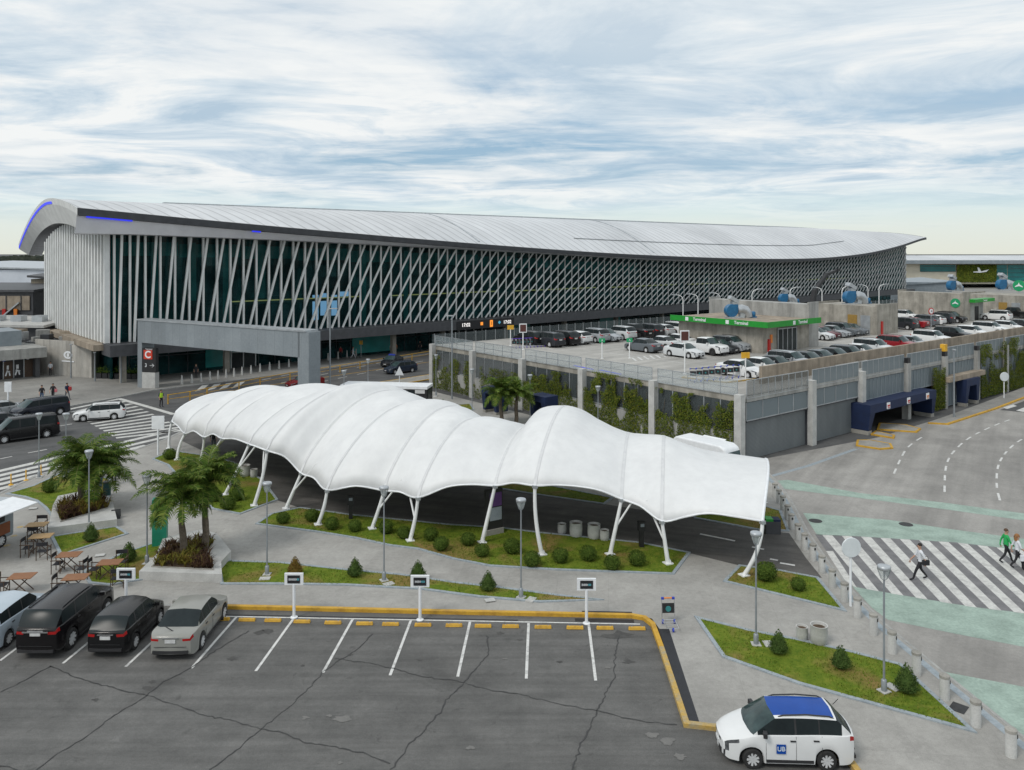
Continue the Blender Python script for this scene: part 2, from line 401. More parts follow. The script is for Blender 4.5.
# ------------------------------------------------------------------ camera, world, light
cam = bpy.data.cameras.new('camera'); co = bpy.data.objects.new('camera', cam); COL.objects.link(co); S.camera = co
co.location = (0, 0, CAM_H); co.rotation_euler = (PI / 2, 0, 0)
cam.sensor_width = 36; cam.lens = 36 * FOC / 1024; cam.shift_y = (HOR - 385) / 1024; cam.clip_end = 6000; cam.clip_start = .1
W = bpy.data.worlds.new('World'); S.world = W; W.use_nodes = True
nt = W.node_tree; nt.nodes.clear()
wo = nt.nodes.new('ShaderNodeOutputWorld'); bg = nt.nodes.new('ShaderNodeBackground'); L(nt, bg.outputs[0], wo.inputs[0])
SUN_EL, SUN_AZ = rad(48), rad(-46)        # azimuth from -Y towards +X is positive
sky = nt.nodes.new('ShaderNodeTexSky'); sky.sky_type = 'NISHITA'; sky.sun_disc = False
sky.sun_elevation = SUN_EL; sky.air_density = 1.0; sky.dust_density = 1.5; sky.ozone_density = 1.0
tc = nt.nodes.new('ShaderNodeTexCoord')
sp = nt.nodes.new('ShaderNodeSeparateXYZ'); L(nt, tc.outputs['Generated'], sp.inputs[0])
def mth(op, a, b=None, clamp=False):
    n = nt.nodes.new('ShaderNodeMath'); n.operation = op; n.use_clamp = clamp
    for i, x in enumerate((a, b)):
        if x is None: continue
        if isinstance(x, (int, float)): n.inputs[i].default_value = x
        else: L(nt, x, n.inputs[i])
    return n.outputs[0]
zz = mth('MAXIMUM', sp.outputs[2], 0.0)
den = mth('ADD', zz, .055)
cb = nt.nodes.new('ShaderNodeCombineXYZ'); L(nt, mth('DIVIDE', sp.outputs[0], den), cb.inputs[0]); L(nt, mth('DIVIDE', sp.outputs[1], den), cb.inputs[1])
uvw = cb.outputs[0]
def off(vec, o, sc=(1, 1, 1)):
    m = nt.nodes.new('ShaderNodeMapping'); m.inputs['Location'].default_value = o; m.inputs['Scale'].default_value = sc; L(nt, vec, m.inputs[0]); return m.outputs[0]
big = noi(nt, off(uvw, (5.3, 2.2, 0)), .46, 8, .58, None, .6)
mid = noi(nt, off(uvw, (7.3, 4.1, 2.0), (.85, 1.0, 1)), 1.5, 8, .62, None, .5)
fib = noi(nt, off(uvw, (1.3, 9.1, 5.0), (.4, 1.3, 1)), 3.0, 6, .6, None, .6)
sumn = mth('ADD', mth('MULTIPLY', big, .60), mth('ADD', mth('MULTIPLY', mid, .28), mth('MULTIPLY', fib, .12)))
cover = ramp(nt, sumn, [(.37, 0.0), (.46, .7), (.54, 1.0)])
shade = ramp(nt, noi(nt, off(uvw, (2.2, 6.6, 1.0), (.9, 1.0, 1)), .85, 9, .62, None, .6), [(.36, (4.6, 5.9, 7.1)), (.46, (6.7, 7.6, 8.3)), (.55, (9.0, 9.2, 9.2))])
# the blue between the clouds: the Nishita sky, lifted by thin high cirrus
thin = mixc(nt, .6, sky.outputs[0], (3.5, 5.5, 7.4))
sk = mixc(nt, cover, thin, shade)
# towards the horizon the deck opens on pale clear air
hz = ramp(nt, zz, [(0.0, (7.7, 7.9, 7.0)), (.03, (7.6, 8.2, 7.7)), (.055, (6.9, 8.2, 8.3)), (.09, (6.6, 7.9, 8.5))])
hn = noi(nt, off(tc.outputs['Generated'], (0, 0, 0), (1.2, 1.2, 9)), 2.4, 5, .6)
band = mth('ADD', zz, mth('MULTIPLY', mth('SUBTRACT', hn, .5), .10))
hm = ramp(nt, band, [(.035, 1.0), (.085, 0.0)])
fin = mixc(nt, hm, sk, hz)
top = ramp(nt, zz, [(.16, 0.0), (.32, .5), (1.0, .6)])
fin = mixc(nt, top, fin, (8.6, 8.95, 9.1))
L(nt, fin, bg.inputs[0]); bg.inputs[1].default_value = .1
sl = bpy.data.lights.new('sun', 'SUN'); so = bpy.data.objects.new('sun', sl); COL.objects.link(so)
sl.energy = 1.5; sl.angle = rad(17); sl.color = (1.0, .95, .88)
sd = Vector((math.sin(SUN_AZ) * math.cos(SUN_EL), -math.cos(SUN_AZ) * math.cos(SUN_EL), math.sin(SUN_EL)))   # towards the sun
so.rotation_euler = sd.to_track_quat('Z', 'Y').to_euler(); so.location = (0, 0, 60)
sky.sun_rotation = math.atan2(sd.x, sd.y)
S.view_settings.view_transform = 'Standard'; S.view_settings.look = 'None'; S.view_settings.gamma = 1; S.view_settings.exposure = 0.0
S.view_settings.use_curve_mapping = False
S.cycles.max_bounces = 6; S.cycles.transparent_max_bounces = 12
try: S.cycles.use_denoising = True
except Exception: pass
# ------------------------------------------------------------------ the ground and its sheets
PZ = .10                                          # paved plaza stands a kerb above the roads
def GP(px, py): return G(px, py, PZ)
def sheet(name, mat, pts, z, holes=None):
    """triangulated flat sheet"""
    bm = bmesh.new(); vs = [bm.verts.new((p[0], p[1], z)) for p in pts]
    f = bm.faces.new(vs); f.normal_update()
    if f.normal.z < 0: f.normal_flip()
    bmesh.ops.triangulate(bm, faces=[f])
    me = bpy.data.meshes.new(name); bm.to_mesh(me); bm.free(); me.materials.append(M[mat])
    o = bpy.data.objects.new(name, me); COL.objects.link(o); return o
def gp(l, z=0.0): return [G(x, y, z) for x, y in l]
gm = MB(); gm.quad((-3500, -200, 0), (3500, -200, 0), (3500, 5500, 0), (-3500, 5500, 0))
struct(gm.build('ground', 'asphalt_road'))
LOT_EDGE = [(-420, 598), (0, 605), (220, 608), (640, 617), (652, 621), (660, 632), (689, 725), (720, 728), (800, 742), (852, 762), (880, 800)]
lot = gp(LOT_EDGE)
struct(sheet('parking_lot', 'asphalt_lot', lot + [V(16, 6, 0), V(-60, 6, 0), V(-70, 20, 0)], .004))
EDGE_R = [(768, 473), (779, 484), (790, 500), (807, 532), (828, 563), (855, 595), (885, 625), (943, 673), (1008, 726), (1060, 768), (1150, 840)]
er = gp(EDGE_R, PZ)
north = gp([(742, 466), (600, 432), (431, 391), (425, 412), (380, 424), (300, 422), (215, 420), (186, 430), (165, 440), (130, 452), (100, 460), (39, 475), (0, 494), (-150, 548), (-420, 598)], PZ)
plaza_pts = [V(p[0], p[1], 0) for p in lot[1:]] + list(reversed(er)) + north[:-1]
pb = MB(); n = len(plaza_pts)
o = sheet('plaza_paving', 'paving', plaza_pts, PZ); struct(o)
# kerb faces: a raised edge round the plaza where it meets the roads
k = MB(); k.kerb([(p.x, p.y) for p in er], .12, PZ + .008, 0, .06)
k2 = MB(); k2.kerb([(p.x, p.y) for p in north[3:14]], .25, PZ + .02, 0, -.1)
struct(k.build('kerb', 'kerb')); struct(k2.build('kerb', 'kerb'))
kb = MB(); kb.ribbon([(p.x - .30, p.y + .05) for p in er], .30, PZ + .006); struct(kb.build('gutter_strip', 'kerb_blue'))
# right-hand concrete road
conc = [V(p.x, p.y, 0) for p in reversed(er)] + gp([(742, 463), (880, 437), (1024, 392)]) + [V(160, 170, 0), V(160, 8, 0), V(40, 6, 0)]
struct(sheet('concrete_road', 'concrete_road', conc, .004))
k = MB(); k.kerb(gp([(-420, 598), (0, 605), (206, 607)]), .2, PZ + .03, 0, -.1); struct(k.build('kerb', 'kerb'))
# yellow kerbs round the lot
yk = MB(); yk.kerb(gp([(206, 607), (300, 609), (420, 612), (540, 614.5), (632, 616.5), (646, 619), (655, 626), (664, 650)]), .2, PZ + .05, 0, -.1)
struct(yk.build('kerb_yellow', 'kerb_yellow'))
yk = MB(); yk.kerb(gp([(664, 650), (689, 725), (720, 728.5)]), .2, PZ + .05, 0, -.1); yk.kerb(gp([(720, 728.5), (800, 742), (852, 762), (880, 800)]), .2, PZ + .05, 0, -.1)
struct(yk.build('kerb_yellow', 'worn_yellow'))
t = MB(); t.ribbon(gp([(664, 629), (693, 722)], PZ), .42, PZ + .006); t.ribbon(gp([(582, 611.5), (632, 612.5)], PZ), .12, PZ + .006); struct(t.build('tactile_strip', 'tactile_shadow_black'))
t = MB(); t.ribbon(gp([(222, 615), (518, 620.5)]), .12, .008); t.ribbon(gp([(575, 620), (634, 621.5)]), .3, .008); struct(t.build('drain_shadow_strip', 'tactile_shadow_black'))  # dark strips at the kerb foot: drain line with kerb shadow painted in
ln = MB()
ln.ribbon(gp([(212, 616.3), (640, 624.3)]), .09, .010)
for a, b in [((237, 616.5), (191.4, 668.6)), ((293.7, 618.6), (255.7, 671.4)), ((352.9, 619), (322.9, 672.9)), ((410.9, 620.6), (390, 675.7)), ((470, 622), (457.7, 677)),
             ((528.6, 623.4), (526.3, 679)), ((588.6, 624), (595.7, 680.9)), ((180, 616), (125.7, 667)), ((122, 615), (62.9, 663.7)), ((64, 613), (0, 661))]:
    A, B = G(*a), G(*b); ln.ribbon([A.lerp(B, k / 5) for k in range(6)], .11, .014)
struct(ln.build('painted_bay_lines', 'line_white'))
cr = MB(); rc = random.Random(3)
CR = [[(0, 693), (28, 678.6), (51, 666.6)], [(51, 666.6), (68.6, 674), (94, 683), (120, 690), (147, 695.7), (177, 705.7), (200, 714), (228.6, 720), (260, 729), (283, 733), (306, 743), (334, 747), (363, 753), (390, 764)],
      [(34, 772), (57, 754), (86, 737), (114, 716), (147, 696), (160, 684), (188.6, 670), (217, 650), (248.6, 631)], [(200, 778), (215.7, 765.7), (240, 748), (260, 730), (286, 710), (308.6, 688.6), (325.7, 670), (343, 658.6), (360, 647), (373, 634)],
      [(334, 658.6), (365.7, 663), (394, 668.6), (423, 677), (457, 681), (480, 688.6), (508.6, 693), (537, 698.6), (565.7, 705.7), (597, 711), (628.6, 718.6), (651, 723), (677, 725)],
      [(391, 770), (411, 744), (440, 713), (445.7, 701), (463, 684), (488.6, 653), (486, 635.7)], [(571, 772), (580, 747), (594, 718.6), (603, 698.6), (615, 675.7), (614, 665.7), (618.6, 635.7)], [(0, 766), (12, 768), (30, 775)]]
for c in CR:
    pts = []
    for a, b in zip(c, c[1:]):
        A, B = G(*a), G(*b); m = max(2, int((B - A).length / .16))
        for k in range(m):
            p = A.lerp(B, k / m); pts.append(p + V(rc.gauss(0, .028), rc.gauss(0, .028), 0))
    pts.append(G(*c[-1]))
    cr.ribbon(pts, [.018 + .04 * rc.random() for _ in pts], .018)
struct(cr.build('sealed_cracks', 'tar'))
M['stain_dark'] = nmat('stain_dark', (.085, .083, .08), (.055, .054, .052), 3, .8, fine=.3, coord='pos'); M['stain_pale'] = nmat('stain_pale', (.20, .195, .185), (.165, .162, .155), 3, .85, fine=.4, coord='pos')
for nm_, mt_, lst in (('oil_stain', 'stain_dark', [(265, 632, .34), (147, 688, .22), (152, 682, .14), (135, 627, .16), (232, 659, .2), (303, 666, .1), (420, 660, .12), (618, 636, .5), (628, 662, .2), (520, 640, .12), (500, 633, .14), (350, 655, .1), (96, 700, .12), (560, 662, .13)]), ('pale_scuff', 'stain_pale', [(343, 719, .28), (305, 718, .12), (330, 716, .1), (652, 735, .2), (668, 742, .26), (680, 757, .2), (340, 763, .1), (505, 659, .07), (470, 748, .12), (608, 668, .1)])):
    m_ = MB()
    for zi, (x, y, r) in enumerate(lst):
        c = G(x, y); zs = .0085 + .0004 * zi + (.006 if 'pale' in nm_ else 0); P = [c + V(math.cos(a) * r * rc.uniform(.35, 1.25) * 1.3, math.sin(a) * r * rc.uniform(.35, 1.1), 0) for a in [2 * PI * k / 13 for k in range(13)]]
        m_.add([V(c.x, c.y, zs)] + [V(q.x, q.y, zs) for q in P], [(0, k + 1, (k + 1) % 13 + 1) for k in range(13)])
    struct(m_.build(nm_, mt_))
# right-hand paint
def band(name, mat, top, bot, z): return struct(sheet(name, mat, gp(top) + gp(list(reversed(bot))), z))
band('painted_band', 'green_paint', [(774, 481), (788, 480), (859, 493), (946, 503), (1024, 513.5), (1120, 525)], [(785, 489), (859, 498), (946, 509.5), (1024, 520.5), (1120, 533)], .008)
band('painted_band', 'green_paint', [(803, 513), (889, 520), (949, 529), (1024, 539), (1120, 553)], [(817, 535), (860, 536.5), (956, 542.5), (1024, 550.5), (1120, 563)], .008)
band('painted_band', 'green_paint', [(852, 586), (860, 588), (900, 595), (972, 607), (1014, 612), (1120, 626)], [(872, 608), (888, 620), (956, 634), (1024, 647), (1120, 664)], .008)
band('painted_band', 'green_paint', [(944, 672), (1024, 687), (1140, 702)], [(1008, 725), (1058, 766), (1140, 800)], .008)
ZT = [(815, 534.5), (860, 536.5), (956, 542.5), (1024, 550.5), (1120, 563)]; ZB = [(848, 583), (860, 588), (900, 595), (972, 607), (1014, 612), (1120, 626)]
band('zebra_base', 'zebra_dark', ZT, ZB, .008)
zb = MB()
for k in range(-2, 12):
    xt, xb = 861 + 19.35 * k, 916 + 24.5 * k
    zb.quad(*[G(x, y, .012) for x, y in ((xt, interp(ZT, xt)), (xb, interp(ZB, xb)), (xb + 12, interp(ZB, xb + 12)), (xt + 10, interp(ZT, xt + 10)))])
zb.quad(*[G(x, y, .012) for x, y in ((826, 551), (846, 582), (857, 588), (833, 551))])
struct(fixnormals(zb.build('zebra_crossing', 'zebra_white')))
mh = MB()
for x, y in ((815.5, 521), (906, 524.5)): 
    c = G(x, y); mh.lathe([(0, .016), (.36, .016), (.38, .013)], (c.x, c.y, 0), 24)
c = G(958.5, 708, PZ); mh.box((c.x, c.y, PZ + .006), (.6, .5, .012), .8)
struct(mh.build('manhole_covers', 'manhole'))
dl = MB()
for l in ([(893, 476), (897, 466.5), (901, 458), (906, 449), (914, 442), (924, 436)], [(944.5, 495), (944.7, 483), (945, 473), (946.5, 464), (950, 456), (956, 449), (964, 441.5), (973, 435.5), (982, 431), (992, 426.5), (1002, 422.5), (1012, 419)],
          [(1001, 504), (997, 490), (996.5, 481), (997, 471), (999, 463), (1003, 456), (1008, 450), (1015, 443.5), (1024, 438)]):
    P = gp(l)
    for a, b in zip(P, P[1:]): dl.ribbon([a.lerp(b, .24), a.lerp(b, .76)], .14, .010)
struct(dl.build('lane_dashes', 'line_white'))
dk = MB(); dk.quad(*gp([(1000, 410), (1024, 401), (1070, 400), (1060, 416)], .008)); struct(fixnormals(dk.build('asphalt_patch', 'asphalt_road')))
ar = MB()
for q in ([(1003, 407.5), (1013, 404.5), (1017, 406), (1007, 409)], [(1016, 410.5), (1024, 407.5), (1034, 408), (1024, 412)]): ar.quad(*gp(q, .012))
struct(fixnormals(ar.build('painted_arrows', 'line_white')))
# pavement along the deck's right face
pv = gp([(928, 422.5), (947, 423.5), (995, 408), (1024, 397), (1090, 377), (1075, 366), (1024, 387), (985, 402), (938, 419)], PZ)
struct(sheet('side_pavement', 'paving_far', pv, PZ)); k = MB(); k.kerb(pv[:5], .25, PZ + .02, 0, -.05); struct(k.build('kerb_yellow', 'kerb_yellow'))
for isl in ([(857, 445), (880, 448.5), (892, 447.5), (890, 443.5), (870, 440), (858, 440)], [(872, 434), (893, 437.5), (894, 435), (876, 431)], [(878, 429), (916, 431.5), (920, 428.5), (905, 424.5), (880, 423)]):
    P = gp(isl, .1); m = MB(); m.kerb(P, .18, .12, 0, 0, closed=True); struct(m.build('kerb_yellow', 'kerb_yellow'))
    struct(sheet('traffic_island', 'conc', P, .11))
gr = MB(); gr.ribbon(gp([(772, 476), (808, 466), (856, 449)]), .35, .010); struct(gr.build('drain_grating', 'kerb_blue'))
# lane under the membrane canopy
lane = [(689, 553), (640, 543), (590, 538), (540, 533), (450, 525), (350, 515), (300, 508), (277, 500), (262, 480), (235, 463), (205, 452), (182, 441), (190, 428), (280, 432), (380, 452), (480, 472), (500, 484), (604, 504), (695, 518), (760, 531), (789, 533), (806, 558), (822, 578), (780, 571), (741, 566)]
struct(sheet('covered_lane', 'asphalt_lane', gp(lane, PZ), PZ + .004))
wl = MB()
for a, b in (((700, 534), (735, 541)), ((752, 547), (764, 549.5)), ((770, 559), (778, 560.5)), ((780, 563), (795, 565.5))): wl.ribbon(gp([a, b], PZ), .18, PZ + .009)
struct(wl.build('lane_marks', 'line_white'))
# lawns
LAWN = {
 'front': ([(218, 561), (280, 563), (345, 570), (400, 575), (455, 583), (500, 588), (560, 596), (600, 600), (540, 602), (480, 597), (420, 589), (345, 585), (280, 584), (222, 584)], (0, 14)),
 'canopy': ([(257, 524), (272, 514), (300, 508), (350, 515), (400, 520), (450, 525), (500, 528), (540, 533), (590, 538), (640, 543), (689, 553), (673, 574), (560, 570), (490, 566), (454, 559), (418, 549), (390, 545.5), (355, 538), (318, 532)], (11, 19)),
 'palm': ([(84, 572), (120, 555), (152, 544), (172, 550), (146, 579), (110, 585), (90, 583)], (0, 0)),
 'planter_low': ([(52, 537), (116, 527), (127, 534), (61, 555)], (0, 0)),
 'planter_high': ([(7, 494), (34, 486), (60, 474), (85, 470), (110, 480), (108, 500), (95, 505), (52, 516), (46, 508), (37, 501), (25, 497)], (0, 0)),
 'end': ([(153, 459), (172, 451), (200, 455), (232, 462), (262, 480), (277, 500), (240, 514), (213, 509), (190, 490), (168, 465)], (0, 0)),
 'post': ([(725, 581.5), (740, 566), (780, 571), (817, 578), (844, 610.5)], (0, 0)),
 'big': ([(697, 618), (750, 631), (797, 640), (850, 652), (900, 665), (972, 731), (880, 706), (800, 684), (724, 657)], (0, 0)),
 'beyond': ([(470, 476), (520, 480), (612, 498), (604, 504), (540, 495), (490, 487)], (0, 0)),
 'beyond2': ([(690, 512), (766, 507), (780, 511), (788, 531), (760, 530), (695, 518)], (0, 0)),
 'deck': ([(440, 406), (470, 404), (474, 410), (455, 412)], (0, 0)),
}
bl = MB(); rg = random.Random(11)
def inpoly(p, poly):
    c = False; j = len(poly) - 1
    for i in range(len(poly)):
        a, b = poly[i], poly[j]
        if (a.y > p[1]) != (b.y > p[1]) and p[0] < (b.x - a.x) * (p[1] - a.y) / (b.y - a.y) + a.x: c = not c
        j = i
    return c
for nm, (pl, _) in LAWN.items():
    P = gp(pl, PZ); struct(sheet('lawn', 'turf', P, PZ + .03))
    k = MB(); k.kerb(P, .16, PZ + .05, PZ, 0, closed=True); struct(k.build('lawn_kerb', 'kerb_blue'))
    k = MB(); k.kerb(P, .12, PZ + .02, PZ, 0.0, closed=True)
    xs = [p.x for p in P]; ys = [p.y for p in P]; A = (max(xs) - min(xs)) * (max(ys) - min(ys)); cnt = int(A * (110 if nm in ('front', 'canopy', 'big', 'post') else 40))
    for _ in range(cnt):
        p = (rg.uniform(min(xs), max(xs)), rg.uniform(min(ys), max(ys)))
        if not inpoly(p, P): continue
        if noise.noise(V(p[0] * .5, p[1] * .5, 3)) < -.18 and rg.random() < .8: continue
        h = rg.uniform(.035, .085); a = rg.uniform(0, 2 * PI); w = rg.uniform(.012, .03); dx, dy = math.cos(a) * w, math.sin(a) * w; ox, oy = rg.gauss(0, .03), rg.gauss(0, .03)
        z = PZ + .028
        bl.add([(p[0] - dx, p[1] - dy, z), (p[0] + dx, p[1] + dy, z), (p[0] + ox, p[1] + oy, z + h)], [(0, 1, 2)])
tag(bl.build('grass', 'blade'), 'short green grass tufts growing over the kerbed lawns', 'grass', kind='stuff')
# upper-left crossing and forecourt
cw = MB()
for (a, b) in (((-30, 478), (178, 429.5)), ((-30, 482.5), (170, 436)), ((-30, 487), (146, 445.5)), ((-30, 491.5), (104, 459.5)), ((-30, 496), (48, 477.5))):
    A, B = G(*a), G(*b); cw.ribbon([A.lerp(B, k / 8) for k in range(9)], .62, .010)
for i in range(13):
    f = i / 12; a = G(lerp(66, 116, f), lerp(410, 438, f)); b = G(lerp(121, 186, f), lerp(398.6, 430, f))
    cw.ribbon([a, a.lerp(b, .5), b], .55, .010)
cw.ribbon(gp([(118.5, 398.6), (145, 406), (174, 414.5)]), .55, .014)
for a, b in (((0, 459), (12, 456.5)), ((28, 453), (47, 449.5)), ((60, 426), (72, 424))): cw.ribbon(gp([a, b]), .18, .010)
for l in range(3):
    for k in range(9):
        x0 = 262 + 19 * k; y0 = 394 - 3.9 * k - 7 * l
        if y0 < 357: continue
        cw.ribbon(gp([(x0, y0), (x0 + 9, y0 - 1.8)]), .16, .010)
for k in range(4): cw.quad(*gp([(195 + 12 * k, 391.5 - k * 1.0), (203 + 12 * k, 389.5 - k), (209 + 12 * k, 384.5 - k), (202 + 12 * k, 385.5 - k)], .011))
struct(fixnormals(cw.build('road_markings', 'zebra_white')))
yl = MB(); yl.ribbon(gp([(180, 398), (250, 388), (330, 376.5), (436, 361)]), .16, .010); struct(yl.build('road_yellow_line', 'kerb_yellow'))
FP = gp([(-600, 420), (-200, 432), (0, 415), (69, 406), (119, 397), (152, 390), (250, 378), (330, 367.5), (436, 352.5), (560, 338), (700, 320)], PZ)
tx = V(.755, .656, 0); tyv = V(-.656, .755, 0); T0 = V(-45.8, 96, 0)
far = FP + [T0 + tx * 225 + tyv * 4, T0 + tx * 225 + tyv * 10, T0 + tyv * 10, T0 - tx * 60 + tyv * 60, V(-200, 150, 0)]
struct(sheet('forecourt_paving', 'paving_far', far, PZ)); k = MB(); k.kerb([(p.x, p.y) for p in FP[2:]], .25, PZ + .02, 0, .05); struct(k.build('kerb', 'kerb'))
MD = gp([(340, 389), (366, 384), (400, 379), (436, 373.5), (436, 378), (400, 384), (370, 389), (342, 393)], .1)
struct(sheet('median_island', 'conc', MD, .11)); k = MB(); k.kerb(MD, .2, .12, 0, 0, closed=True); struct(k.build('kerb_yellow', 'kerb_yellow'))

# ------------------------------------------------------------------ the terminal
ZE = [(-8, 20.75), (-6, 20.65), (12, 19.4), (35, 17.95), (55, 16.8), (82, 15.5), (105, 14.75), (124, 14.3), (145, 14.1), (162, 14.3), (178, 15.0), (190, 15.9), (205, 17.6), (219, 19.7), (224, 20.2)]
ZG = [(0, 17.75), (20, 17.2), (38, 16.55), (60, 15.7), (83, 14.7), (100, 14.0), (114, 13.6), (135, 13.25), (155, 13.4), (175, 14.4), (190, 15.4), (199, 16.1), (208, 17.6), (216, 18.8)]
TL = 216.0
TW = -2.2          # west wall
VW = 34.0
def zeave(t): return sinterp(ZE, t)
def zglass(t): return sinterp(ZG, min(TL, max(0, t)))
def ridge(t): 
    r = 22.9
    if t > 175: r -= .9 * ((t - 175) / 47) ** 2
    return r
def roofpt(t, s, dz=0.0):
    v = -3 + 54 * s; s0 = .43
    ze, zr = zeave(t), ridge(t)
    if s < s0: z = ze + (zr - ze) * (1 - (1 - s / s0) ** (1.75 + 1.5 * min(1, max(0, (t - 165) / 45))))
    else: z = zr - 5.9 * ((s - s0) / (1 - s0)) ** 1.8
    return V(t, v, z + dz)
def tl(s): return lerp(-6.4, -3.2, s)
def tr(s): return 222.5 - 26 * max(0, s - .05) ** 1.2
terminal = thing('airport_terminal', 'long airport terminal with curved pale metal roof and slanted white lattice front', 'terminal', T0, UA)
def roofmat():
    m, nt, b, out = newmat('roof_metal'); v = vec_src(nt, 'obj')
    w = N(nt, 'ShaderNodeTexWave', wave_type='BANDS', bands_direction='X'); w.inputs['Scale'].default_value = .16; w.inputs['Distortion'].default_value = 0; L(nt, v, w.inputs[0])
    n1 = noi(nt, v, .06, 5, .6, (1, .35, 1)); n2 = noi(nt, v, .9, 5, .6, (1, .2, .2))
    col = ramp(nt, n1, [(.35, (.56, .575, .59)), (.65, (.70, .715, .73))])
    col = mixc(nt, .35, col, ramp(nt, n2, [(.3, .6), (.7, 1.1)]), 'MULTIPLY')
    col = mixc(nt, .8, col, ramp(nt, w.outputs['Color'], [(.0, .55), (.12, 1.0), (1.0, 1.0)]), 'MULTIPLY')
    L(nt, col, b.inputs['Base Color']); b.inputs['Roughness'].default_value = .42; b.inputs['Metallic'].default_value = .25
    return m
M['roof_metal'] = roofmat()
NU, NV = 110, 26
mb = MB(); mb.grid(lambda a, s: roofpt(lerp(tl(s), tr(s), a), s), NU, NV)
roof = mb.build('roof', 'roof_metal', terminal, 40)
mb = MB()      # ridge cap, gutter lines, hatches
for i in range(80):
    t0, t1 = 2 + i * 2.55, 2 + i * 2.55 + 2.5
    if 8 < t0 and t1 < 206: a, b = roofpt(t0, .40), roofpt(t1, .40); mb.bar(a + V(0, 0, .06), b + V(0, 0, .06), .9, .2)
mb.build('roof_gutter', 'galv', roof); mb = MB()
for i in range(26):
    t0, t1 = 78 + i * 4, 82 + i * 4; a, b = roofpt(t0, .10, .06), roofpt(t1, .10, .06); mb.bar(a, b, .24, .08)
for t0 in (52, 96):
    mb.build('roof_gutter', 'galv', roof); mb = MB()
    for j in range(10): a, b = roofpt(t0 + j * .3, .02 + j * .038, .05), roofpt(t0 + .3 + j * .3, .058 + j * .038, .05); mb.bar(a, b, .3, .12)
mb.build('roof_gutter', 'galv', roof)
mb = MB()      # dark eave edge, front
for i in range(NU):
    t0, t1 = lerp(tl(0), tr(0), i / NU), lerp(tl(0), tr(0), (i + 1) / NU)
    a, b = roofpt(t0, 0, .06), roofpt(t1, 0, .06); h0 = .82 - .25 * min(1, max(0, t0 / 90)) ; h1 = .82 - .25 * min(1, max(0, t1 / 90))
    mb.quad(a + V(0, -.06, 0), b + V(0, -.06, 0), b + V(0, -.06, -h1), a + V(0, -.06, -h0)); mb.quad(a + V(0, -.06, -h0), b + V(0, -.06, -h1), b + V(0, .5, -h1), a + V(0, .5, -h0)); mb.quad(b + V(0, -.06, 0), a + V(0, -.06, 0), a + V(0, .1, .05), b + V(0, .1, .05))
# east end edge
for j in range(NV):
    s0, s1 = j / NV, (j + 1) / NV; a, b = roofpt(tr(s0), s0), roofpt(tr(s1), s1); mb.quad(a + V(.05, 0, .05), b + V(.05, 0, .05), b + V(.05, 0, -.6), a + V(.05, 0, -.6))
mb.build('eave_edge', 'dark_metal', terminal)
mb = MB()      # pale soffit between eave edge and facade
for i in range(NU):
    t0, t1 = lerp(tl(0), tr(0), i / NU), lerp(tl(0), tr(0), (i + 1) / NU)
    def sp_(t):
        e = roofpt(t, 0); h = .8 - .25 * min(1, max(0, t / 90)); zg = sinterp(ZG, max(0, min(TL, t))) if t <= TL else zglass(TL) + (t - TL) * .2
        
        zt_ = max(e.z - h - .02, zg + .3); return V(t, -2.9, e.z - h - .01), V(t, -2.75, zt_), V(t, -2.0, zg + .15), V(t, 1.1, zg + .1)
    A, B = sp_(t0), sp_(t1)
    for q in range(3): mb.quad(A[q], B[q], B[q + 1], A[q + 1])
mb.build('soffit', 'soffit', terminal)
# west end: outer arch edge, blue light line, deep white arch fascia, inner soffit
def arch(s, k):
    p = roofpt(tl(s), s)
    if k == 0: return p
    if k == 1: return p + V(.12, 0, -.75)
    if k == 2:
        v = lerp(-.45, 49.5, s); z = p.z - lerp(2.8, 1.7, s) - 1.0 * math.sin(PI * min(1, s * 1.05)) ** 2 * .9
        return V(tl(s) + 1.2, v, z)
    if k == 3:
        v = lerp(-.25, 38, s); q = arch(s, 2); return V(TW, v, q.z + .1)
mb = MB(); ns = 40
for j in range(ns):
    a, b = j / ns, (j + 1) / ns
    mb.m = 0; mb.quad(arch(a, 0) + V(-.02, 0, .06), arch(b, 0) + V(-.02, 0, .06), arch(b, 1), arch(a, 1)); mb.quad(arch(a, 1), arch(b, 1), arch(b, 2), arch(a, 2))
    mb.m = 1; mb.quad(arch(a, 2), arch(b, 2), arch(b, 3), arch(a, 3))
mb.build('arch_fascia', ['fin_white', 'charcoal'], terminal)
M['led_blue'] = emat('led_blue', (.02, .035, .85), .9, (.02, .02, .3))
mb = MB()
for j in range(14, 40):
    a, b = j / 40, (j + 1) / 40; mb.quad(*[p + V(-.05, 0, 0) for p in (arch(a, 0).lerp(arch(a, 1), .5), arch(b, 0).lerp(arch(b, 1), .5), arch(b, 1) + V(-.02, 0, .05), arch(a, 1) + V(-.02, 0, .05))])
for (t0, t1) in ((-5.5, -.6), (13.8, 15.0)):
    mb.build('light_strip', 'led_blue', terminal); mb = MB()
    for i in range(10):
        ta, tb = lerp(t0, t1, i / 10), lerp(t0, t1, (i + 1) / 10); a, b = roofpt(ta, 0), roofpt(tb, 0)
        h = .82 - .25 * max(0, ta / 90)
        mb.quad(a + V(0, -.03, -h + .1), b + V(0, -.03, -h + .1), b + V(0, -.01, -h - .12), a + V(0, -.01, -h - .12))
mb.build('light_strip', 'led_blue', terminal)
